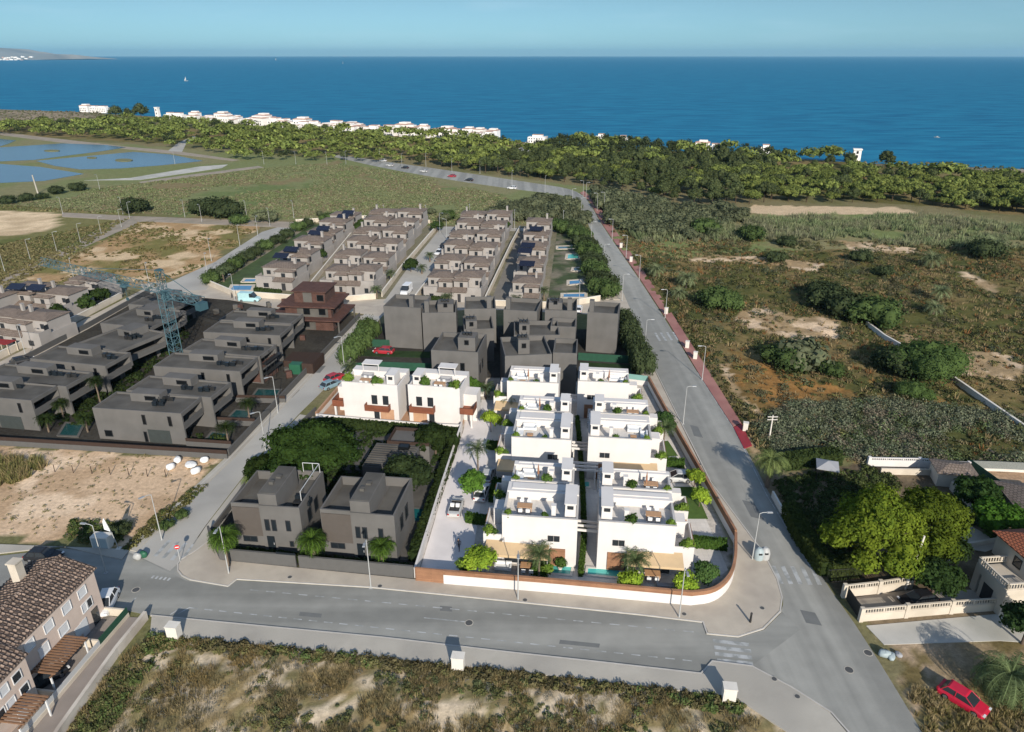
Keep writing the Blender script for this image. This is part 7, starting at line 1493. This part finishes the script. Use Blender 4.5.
# bins and rubbish
def igloo(px, label, m_, rz=0):
    t = thing('recycling_bin', label, 'bin', G(*px), R(rz)); m = MB(); m.tube([(0, 0, .1), (0, 0, .9), (0, 0, 1.4), (0, 0, 1.65)], [.6, .64, .5, .2], 12); m.build('body', M[m_], t); m = MB(); m.tube([(0, 0, 0), (0, 0, .12)], .6, 12); m.build('base', M['darkmetal'], t); m = MB(); m.box(-.2, .2, -.62, -.5, 1.0, 1.2); m.build('opening', M['darkmetal'], t)
igloo((758, 559), 'grey recycling bin beside the main road lamp, left one', 'plastic'); igloo((764, 558.5), 'pale recycling bin beside the main road lamp, right one', 'lampwhite')
for k, (px, c, lb) in enumerate((((138, 559), 'lampwhite', 'white rubbish bag by the bins at the street corner'), ((144, 557), 'greenplastic', 'dark rubbish bag by the bins at the street corner'))):
    o = bpy.data.objects.new('rubbish_bag', bag_me.copy()); o.data.materials[0] = M[c]; COL.objects.link(o); o.location = G(*px); o.scale = (.7, .6, .9); tag(o, lb, 'bag')
for k, (px, s, lb) in enumerate((((884, 656), (.9, .7, .75), 'grey blue rubbish sack heaped at the roadside, left one'), ((891, 658), (.8, .6, .5), 'pale rubbish sack heaped at the roadside, middle one'), ((898, 656), (.55, .5, .45), 'small pale rubbish sack heaped at the roadside, right one'))):
    o = bpy.data.objects.new('rubbish_sack', bag_me.copy()); o.data.materials[0] = M['plastic' if k < 2 else 'greycloth']; COL.objects.link(o); o.location = G(*px); o.scale = s; o.rotation_euler = (0, 0, k); tag(o, lb, 'sack')
def manhole(px, label, r_=.38, z=.045, m_='manhole'):
    t = thing('manhole_cover', label, 'manhole cover', G(*px), 0, 'manhole covers'); t.location.z = z
    m = MB(); m.prism([(r_ * math.cos(a * .39), r_ * math.sin(a * .39)) for a in range(16)], -.02, .006); m.build('cover', M[m_], t); m = MB(); m.wall([(r_ * 1.15 * math.cos(a * .39), r_ * 1.15 * math.sin(a * .39)) for a in range(17)], .08, -.02, .004); m.build('ring', M['greypave'], t)
for px, z, lb in (((136, 590), .045, 'dark manhole cover on the road before the tiled house'), ((469, 623), .045, 'dark manhole cover in the middle of the front road'), ((849, 670), .04, 'round manhole cover in the middle of the main road'), ((868, 653), .04, 'manhole cover at the main road edge by the rubbish sacks'), ((774, 680), .15, 'dark manhole cover on the lower right pavement'), ((290, 578), .15, 'small cover on the pavement before the left modern villa'), ((380, 587), .15, 'small cover at the kerb by the second lamp'), ((525, 601), .15, 'small cover at the kerb by the lamp before the white wall'), ((684, 615), .15, 'small cover at the kerb by the awning lamp'), ((797, 697.5), .15, 'small cover on the pavement right of the lower zebra crossing'), ((700, 465), .15, 'grate on the main road pavement beside the white wall'), ((762, 609), .15, 'small cover on the round corner pavement')): manhole(px, lb, .38 if z < .1 else .24, z)

# ------------------------------------------------------------------ cars
CARCOL = {}
def paint(nm, c):
    if nm not in CARCOL: CARCOL[nm] = mat(nm + '_car_paint', c, .42, .08, spec=.4)
    return CARCOL[nm]
def car(px, rz, nm, c, label, van=False, cabrio=False, group='parked cars', sc=1.0, z=0):
    t = thing('parked_car', label, 'van' if van else 'car', G(*px, z), R(rz), group); t.scale = (sc,) * 3
    p = paint(nm, c); Lc, W2, hb, ht = (5.2, .98, 1.15, 2.3) if van else (4.2, .87, .86, 1.45)
    def loft(st, m_):
        m = MB(); v = []
        for x, w0, z0, w1, z1, z2, w2 in st: v += [(x, -w0, z0), (x, -w1, z1), (x, -w2, z2), (x, w2, z2), (x, w1, z1), (x, w0, z0)]
        n = len(st); f = [(i * 6 + j, i * 6 + 6 + j, i * 6 + 6 + (j + 1) % 6, i * 6 + (j + 1) % 6) for i in range(n - 1) for j in range(6)] + [tuple(range(5, -1, -1)), tuple(range((n - 1) * 6, n * 6))]
        m.add(v, [q[::-1] for q in f], 0); return m
    hl = Lc / 2
    st = [(-hl, W2 * .86, .38, W2 * .92, .62, hb * .95, W2 * .8), (-hl + .15, W2, .28, W2, .62, hb, W2 * .86), (-hl + .9, W2, .22, W2, .62, hb + .03, W2 * .9), (hl - 1.3, W2, .22, W2, .62, hb + .02, W2 * .9), (hl - .25, W2 * .97, .26, W2 * .97, .58, hb * .84, W2 * .84), (hl, W2 * .8, .36, W2 * .84, .52, hb * .72, W2 * .7)]
    loft(st, p).build('body', p, t)
    if van: ca, cb_, ra, rb_ = -hl + .06, hl - .95, -hl + .12, hl - 1.75
    else: ca, cb_, ra, rb_ = -hl + .25, hl - 1.0, -hl + .75, hl - 1.85
    m = MB(); w0, w1 = W2 * .9, W2 * .72 if not van else W2 * .88
    v = [(ca, -w0, hb), (cb_, -w0, hb), (cb_, w0, hb), (ca, w0, hb), (ra, -w1, ht - .06), (rb_, -w1, ht - .06), (rb_, w1, ht - .06), (ra, w1, ht - .06)]
    m.add(v, [(4, 5, 6, 7), (0, 1, 5, 4), (1, 2, 6, 5), (2, 3, 7, 6), (3, 0, 4, 7)])
    if not cabrio:
        m.build('windows', M['glass'], t)
        m = MB(); m.add([(ra - .06, -w1 - .02, ht - .07), (rb_ + .06, -w1 - .02, ht - .07), (rb_ + .06, w1 + .02, ht - .07), (ra - .06, w1 + .02, ht - .07), (ra + .1, -w1 + .08, ht), (rb_ - .1, -w1 + .08, ht), (rb_ - .1, w1 - .08, ht), (ra + .1, w1 - .08, ht)], [(4, 5, 6, 7), (0, 1, 5, 4), (1, 2, 6, 5), (2, 3, 7, 6), (3, 0, 4, 7), (3, 2, 1, 0)])
        if van: m.box(ca, rb_ - .5, -w0 * 1.0 - .02, w0 + .02, hb, ht - .08)
        else:
            for sy in (-1, 1): m.tube([(ca + .1, sy * w0 * .985, hb), (ra, sy * w1, ht - .05)], .05, 4); m.tube([((ra + rb_) / 2, sy * (w0 + .0), hb), ((ra + rb_) / 2, sy * w1 * 1.01, ht - .05)], .045, 4); m.tube([(cb_, sy * w0 * .985, hb), (rb_, sy * w1, ht - .05)], .045, 4)
        m.build('roof', p, t)
    else:
        m = MB(); m.add([(cb_, -w0 * .9, hb), (cb_, w0 * .9, hb), (rb_ + .2, w1, ht - .2), (rb_ + .2, -w1, ht - .2), (cb_ - .06, -w0 * .9, hb), (cb_ - .06, w0 * .9, hb), (rb_ + .14, w1, ht - .2), (rb_ + .14, -w1, ht - .2)], [(0, 1, 2, 3), (7, 6, 5, 4), (2, 6, 7, 3), (0, 3, 7, 4), (1, 5, 6, 2)]); m.build('windscreen', M['glass'], t)
        m = MB(); m.box(-1.5, .7, -.66, .66, hb + .03, hb + .06); m.build('cockpit', M['darkmetal'], t)
        for sy in (-.36, .36):
            m = MB(); m.box(-.5, .1, sy - .25, sy + .25, hb + .06, hb + .2); m.box(-.65, -.45, sy - .25, sy + .25, hb + .06, hb + .6); m.build('seat', M['cloth'], t)
    for sx in (-hl + .85, hl - .85):
        for sy in (-1, 1):
            m = MB(); m.tube([(sx, sy * (W2 - .2), .32), (sx, sy * (W2 + .01), .32)], .32, 14, smooth=False); wh = m.build('wheel', M['tyre'], t); m = MB(); m.tube([(sx, sy * (W2 + .0), .32), (sx, sy * (W2 + .03), .32)], .2, 10, smooth=False); m.build('rim', M['rim'], wh)
    for sy in (-1, 1):
        m = MB(); m.box(hl - .16, hl + .02, sy * .62 - .17, sy * .62 + .17, .55, .7); m.build('headlight', M['lens'], t); m = MB(); m.box(-hl - .02, -hl + .1, sy * .66 - .12, sy * .66 + .12, .6, .82); m.build('tail_light', M['tail'], t)
    return t
car((962, 703), -52, 'red', (.42, .012, .035), 'red car parked beside the large date palm', sc=1.0)
car((917, 603), 192, 'black', (.012, .012, .014), 'black car parked on the drive under the leafy tree'); car((936, 553), 120, 'white', (.6, .6, .6), 'white car half hidden under the pine'); car((107, 606), -80, 'white', (.6, .6, .6), 'white car in the shadow behind the tiled house gable')
car((45, 559), -4, 'black', (.012, .012, .014), 'black car in the shadow beyond the tiled roof'); car((331, 387), 52, 'blue grey', (.16, .24, .28), 'pale blue car parked on the side street'); car((335, 380), 52, 'dark red', (.30, .02, .03), 'red car parked on the side street in front of the pale blue one')
car((456, 510), 84, 'silver', (.42, .42, .41), 'silver open top car on the white driveway', cabrio=True); car((482, 495), 80, 'white', (.6, .6, .6), 'white car parked beside the fresh green tree'); car((488, 478), 80, 'silver', (.42, .42, .41), 'grey car half hidden behind the driveway palm'); car((678, 480), 175, 'silver', (.42, .42, .41), 'silver car in the bay beside the yellow green trees')
car((384, 353), 170, 'dark red', (.30, .02, .03), 'dark red car on the dark lawn of the grey houses', z=.05); car((406.5, 293), -100, 'white', (.6, .6, .6), 'white van at the near end of the van street', van=True); car((439, 254), -105, 'white', (.6, .6, .6), 'white car on the van street, behind the palms'); car((443.5, 247.5), -105, 'black', (.012, .012, .014), 'black car on the van street, farther than the white one'); car((450, 240), -105, 'silver', (.42, .42, .41), 'silver car at the far end of the van street'); car((438, 270), -105, 'black', (.012, .012, .014), 'black car between the palms on the van street')
car((23, 363), 40, 'black', (.012, .012, .014), 'black car on the upper left lane beside the shaded block'); car((102, 292), 170, 'purple', (.06, .01, .04), 'dark purple car at the end of the upper left lane'); car((578.5, 311), 80, 'white', (.6, .6, .6), 'white car between the grey houses and the pool terrace'); car((250, 301), -5, 'turquoise', (.32, .50, .52), 'pale turquoise van on the top street before the left gardens', van=True)
for px, nm, c, lb in (((452, 177), 'dark red', (.30, .02, .03), 'red car on the far stretch of the main road'), ((469, 181), 'black', (.012, .012, .014), 'black car on the far main road behind the red one'), ((512, 189), 'white', (.6, .6, .6), 'white car on the far main road near the bend'), ((405, 168.5), 'black', (.012, .012, .014), 'black car at the far end of the main road'), ((390, 166), 'silver', (.42, .42, .41), 'silver car at the far end of the main road'), ((424, 172), 'silver', (.42, .42, .41), 'silver car in the middle of the far main road'), ((383, 161.5), 'white', (.6, .6, .6), 'white car parked under the trees at the far road end')): car(px, 160, nm, c, lb)
car((45, 682), 55, 'black', (.012, .012, .014), 'dark car under the slatted pergola of the tiled house')
t = thing('shade_awning', 'red awning in the garden at the left picture edge', 'awning', G(6, 352), R(-10)); m = MB(); m.box(-2, 2, -1.2, 1.2, 2.2, 2.32); m.build('cloth', M['redcloth'], t)
for x, y in ((-1.9, -1.1), (1.9, -1.1), (1.9, 1.1), (-1.9, 1.1)): m = MB(); m.box(x - .06, x + .06, y - .06, y + .06, 0, 2.2); m.build('post', M['creamwall'], t)

# ------------------------------------------------------------------ roof terraces and gardens of the white villas
ZT = 5.79
def loc_in(v, x, y, z): o = VILLAS[v][1]; p = o + Matrix.Rotation(RZ, 3, 'Z') @ Vector((x, y, z)); return p
def dining(loc, rz, label, n=4, group='wood dining tables', round_=False):
    t = thing('dining_table', label, 'table', loc, rz, group)
    m = MB(); m.box(-.9, .9, -.5, .5, .7, .76); m.build('tabletop', M['table'], t)
    for x in (-.8, .8):
        for y in (-.4, .4): m = MB(); m.box(x - .04, x + .04, y - .04, y + .04, 0, .7); m.build('leg', M['table'], t)
    for k, (x, y, a) in enumerate(((-.45, -.8, 180), (.45, -.8, 180), (-.45, .8, 0), (.45, .8, 0))[:n]):
        p = Vector(loc) + Matrix.Rotation(rz, 3, 'Z') @ Vector((x, y, 0)); chair(p, rz + R(a), 'white garden chair at the table ' + label.split('table ')[1], 'white garden chairs')
CH = []
def chair(loc, rz, label, group):
    if CH: return dup(CH[0], loc, rz, label, group)
    t = thing('garden_chair', label, 'chair', loc, rz, group)
    m = MB(); m.box(-.24, .24, -.24, .24, .42, .47); m.build('seat', M['cloth'], t); m = MB(); m.box(-.24, .24, .2, .25, .47, .9); m.build('backrest', M['cloth'], t)
    for x in (-.2, .2):
        for y in (-.2, .2): m = MB(); m.box(x - .025, x + .025, y - .025, y + .025, 0, .42); m.build('leg', M['lampwhite'], t)
    CH.append(t)
def sofa(loc, rz, label, c='cloth'):
    t = thing('outdoor_sofa', label, 'sofa', loc, rz, 'outdoor sofas of the white villas')
    m = MB(); m.box(-1.0, 1.0, -.4, .4, .1, .42); m.build('seat', M[c], t); m = MB(); m.box(-1.0, 1.0, .4, .6, .1, .8); m.build('backrest', M[c], t)
    for x in (-1.0, .82): m = MB(); m.box(x, x + .18, -.4, .4, .42, .62); m.build('armrest', M[c], t)
def parasol(loc, label, open_=False):
    t = thing('parasol', label, 'parasol', loc, 0); m = MB(); m.tube([(0, 0, 0), (0, 0, 2.5)], .04, 6); m.build('pole', M['table'], t); m = MB()
    if open_: m.tube([(0, 0, 2.1), (0, 0, 2.6)], [1.3, .03], 8, smooth=False)
    else: m.tube([(0, 0, 1.1), (0, 0, 1.8), (0, 0, 2.5)], [.16, .11, .03], 8)
    m.build('canopy', M['cloth' if open_ else 'pot'], t); m = MB(); m.tube([(0, 0, 0), (0, 0, .08)], .3, 10); m.build('base', M['stone'], t)
PL = [crown_mesh('foliage', blobset(400 + k, 4, .3, .25, .75, .32, 1.0), 420, .085, (.17, .25, .04) if k % 2 else (.08, .14, .03), 400 + k, (.09, .15, .025) if k % 2 else (.05, .09, .02), core=.5) for k in range(4)]
PLB = [0]
def planter(loc, label, s=1.0, kind=0):
    t = thing('potted_plant', label, 'plant', loc, PLB[0], 'potted plants of the white villas'); PLB[0] += 1
    m = MB(); m.tube([(0, 0, 0), (0, 0, .4)], [.2, .27], 10); m.build('pot', M['stone'], t); c = part('foliage', PL[PLB[0] % 4], t); c.location = (0, 0, .35); c.scale = (s, s, s * 1.15)
names = ['first', 'second', 'third', 'fourth', 'rearmost']
rr = random.Random(17)
for v, (t_, o, w_, d, td, sd_) in enumerate(VILLAS):
    side = 'left' if sd_ < 0 else 'right'; nm = names[v % 5]; f = (lambda x: x) if sd_ < 0 else (lambda x, w_=w_: w_ - x)
    y = td * .5
    if v in (0, 5, 6, 8): dining(loc_in(v, f(2.4), y + .2, ZT), RZ, f'wood dining table on the roof of the {nm} {side} villa')
    else:
        sofa(loc_in(v, f(2.2), td - .9, ZT), RZ, f'white sofa against the rear wall of the {nm} {side} roof terrace'); sofa(loc_in(v, f(1.0), y, ZT), RZ + R(90 if sd_ < 0 else -90), f'white sofa at the outer side of the {nm} {side} roof terrace')
        tb = thing('coffee_table', f'low tan coffee table between the sofas of the {nm} {side} roof terrace', 'table', loc_in(v, f(2.4), y - .2, ZT), RZ, 'coffee tables'); m = MB(); m.box(-.45, .45, -.35, .35, .28, .34); m.build('tabletop', M['table'], tb); m = MB(); m.box(-.3, .3, -.22, .22, 0, .28); m.build('base', M['table'], tb)
    if v in (1, 3, 4, 9): parasol(loc_in(v, f(3.3), y, ZT), f'closed parasol on the roof of the {nm} {side} villa')
    if v == 6: parasol(loc_in(v, f(3.0), y, ZT), 'closed brown parasol on the roof of the second right villa')
    planter(loc_in(v, f(.6), .6, ZT), f'green potted plant at the outer front corner of the {nm} {side} roof terrace', 1.0)
    planter(loc_in(v, f(w_ * .56), .7, ZT), f'leafy potted plant in the middle of the {nm} {side} roof terrace', 1.35 if v in (1, 3, 5, 6, 8) else .9)
    planter(loc_in(v, (-1.7 if sd_ < 0 else w_ + 1.7), .8, 2.95), f'potted plant on the lower wing of the {nm} {side} villa', 1.2)
    planter(loc_in(v, (-1.0 if sd_ < 0 else w_ + 1.0), .75, 2.95), f'second potted plant on the lower wing of the {nm} {side} villa', .9)
for k, (t_, o, rz, w_) in enumerate(NV):
    side = ('left', 'right')[k]; q = lambda x, y, z=5.95: o + Matrix.Rotation(rz, 3, 'Z') @ Vector((x, y, z))
    dining(q(w_ * (.35 if k == 0 else .55), 2.2), rz, f'low wood table on the roof of the {side} north villa'); sofa(q(w_ * (.3 if k == 0 else .6), 4.3), rz, f'grey sofa on the roof of the {side} north villa', 'greycloth')
    planter(q(.9 if k == 0 else 2.6, .9), f'tall green potted plant at the left of the {side} north roof terrace', 1.6); planter(q(w_ * .6 if k == 0 else w_ - .8, .8), f'green potted plant at the right of the {side} north roof terrace', 1.5); planter(q(w_ * .66 if k == 0 else w_ - 1.6, 1.0), f'round green plant beside the {side} north stair tower', 1.1)
    m = thing('roof_pergola', f'white roof pergola slab on the {side} north villa', 'pergola', q(w_ * .2 if k == 0 else w_ * .45, 4.5, 7.0), rz); b = MB(); b.box(0, 3.0, 0, 2.0, 1.3, 1.42); b.build('slab', M['white'], m)
    for x in (.1, 2.8): b = MB(); b.box(x, x + .12, .1, .22, 0, 1.3); b.build('post', M['white'], m)
dining(G(652, 578), RZ, 'wood dining table under the tan awning of the front right villa'); dining(G(528, 570), RZ, 'wood dining table under the tan awning of the front left villa'); sofa(G(503, 569), RZ, 'white garden sofa before the tan awning of the front left villa'); sofa(G(665, 588), RZ + R(180), 'white garden sofa between the yellow green trees', 'greycloth')
for k, px in enumerate([(462, 572), (468, 574), (548, 576), (560, 570)]): planter(G(*px), ['low green plant by the gate', 'second low green plant by the gate', 'potted plant right of the slender palm', 'potted plant at the front left villa corner'][k], 1.3)
# pedestrian on the driveway, mid stride
J = {'pelvis': (0, 0, .95), 'waist': (0, 0, 1.12), 'chest': (.02, 0, 1.33), 'neck': (.03, 0, 1.5), 'head0': (.05, 0, 1.58), 'head1': (.06, 0, 1.70), 'hl': (0, .1, .92), 'kl': (.22, .1, .52), 'al': (.26, .1, .09), 'tl': (.42, .1, .03), 'hr': (0, -.1, .92), 'kr': (-.05, -.1, .5), 'ar': (-.38, -.1, .16), 'tr': (-.28, -.1, .03), 'sl': (.02, .19, 1.42), 'el': (-.12, .25, 1.16), 'wl': (.02, .25, .93), 'fl': (.06, .25, .84), 'sr': (.02, -.19, 1.42), 'er': (.1, -.25, 1.15), 'wr': (.3, -.23, 1.0), 'fr': (.38, -.22, .96)}
ED = [('pelvis', 'waist'), ('waist', 'chest'), ('chest', 'neck'), ('neck', 'head0'), ('head0', 'head1'), ('pelvis', 'hl'), ('hl', 'kl'), ('kl', 'al'), ('al', 'tl'), ('pelvis', 'hr'), ('hr', 'kr'), ('kr', 'ar'), ('ar', 'tr'), ('chest', 'sl'), ('sl', 'el'), ('el', 'wl'), ('wl', 'fl'), ('chest', 'sr'), ('sr', 'er'), ('er', 'wr'), ('wr', 'fr')]
RD = {'pelvis': .14, 'waist': .12, 'chest': .15, 'neck': .055, 'head0': .09, 'head1': .095, 'hl': .1, 'kl': .06, 'al': .045, 'tl': .04, 'hr': .1, 'kr': .06, 'ar': .045, 'tr': .04, 'sl': .06, 'el': .042, 'wl': .032, 'fl': .03, 'sr': .06, 'er': .042, 'wr': .032, 'fr': .03}
ks = list(J); me = bpy.data.meshes.new('person'); me.from_pydata([J[k] for k in ks], [(ks.index(a), ks.index(b)) for a, b in ED], [])
po = bpy.data.objects.new('person', me); COL.objects.link(po); tag(po, 'person in dark clothes walking down the white driveway', 'person'); po.location = G(459, 550); po.rotation_euler = (0, 0, R(-100))
sk = po.modifiers.new('skin', 'SKIN')
for i, k in enumerate(ks): me.skin_vertices[0].data[i].radius = (RD[k], RD[k])
me.skin_vertices[0].data[0].use_root = True
po.modifiers.new('sub', 'SUBSURF').levels = 2; po.modifiers['sub'].render_levels = 2; me.materials.append(M['darkcloth'])
m = MB(); m.tube([(.02, 0, 1.60), (.045, 0, 1.68), (.05, 0, 1.76), (.05, 0, 1.82)], [.095, .115, .10, .04], 10); m.build('hair', M['darkmetal'], po)
m = MB(); m.tube([(.12, 0, 1.6), (.155, 0, 1.66), (.15, 0, 1.73)], [.05, .07, .05], 8); m.build('face', M['skin'], po)
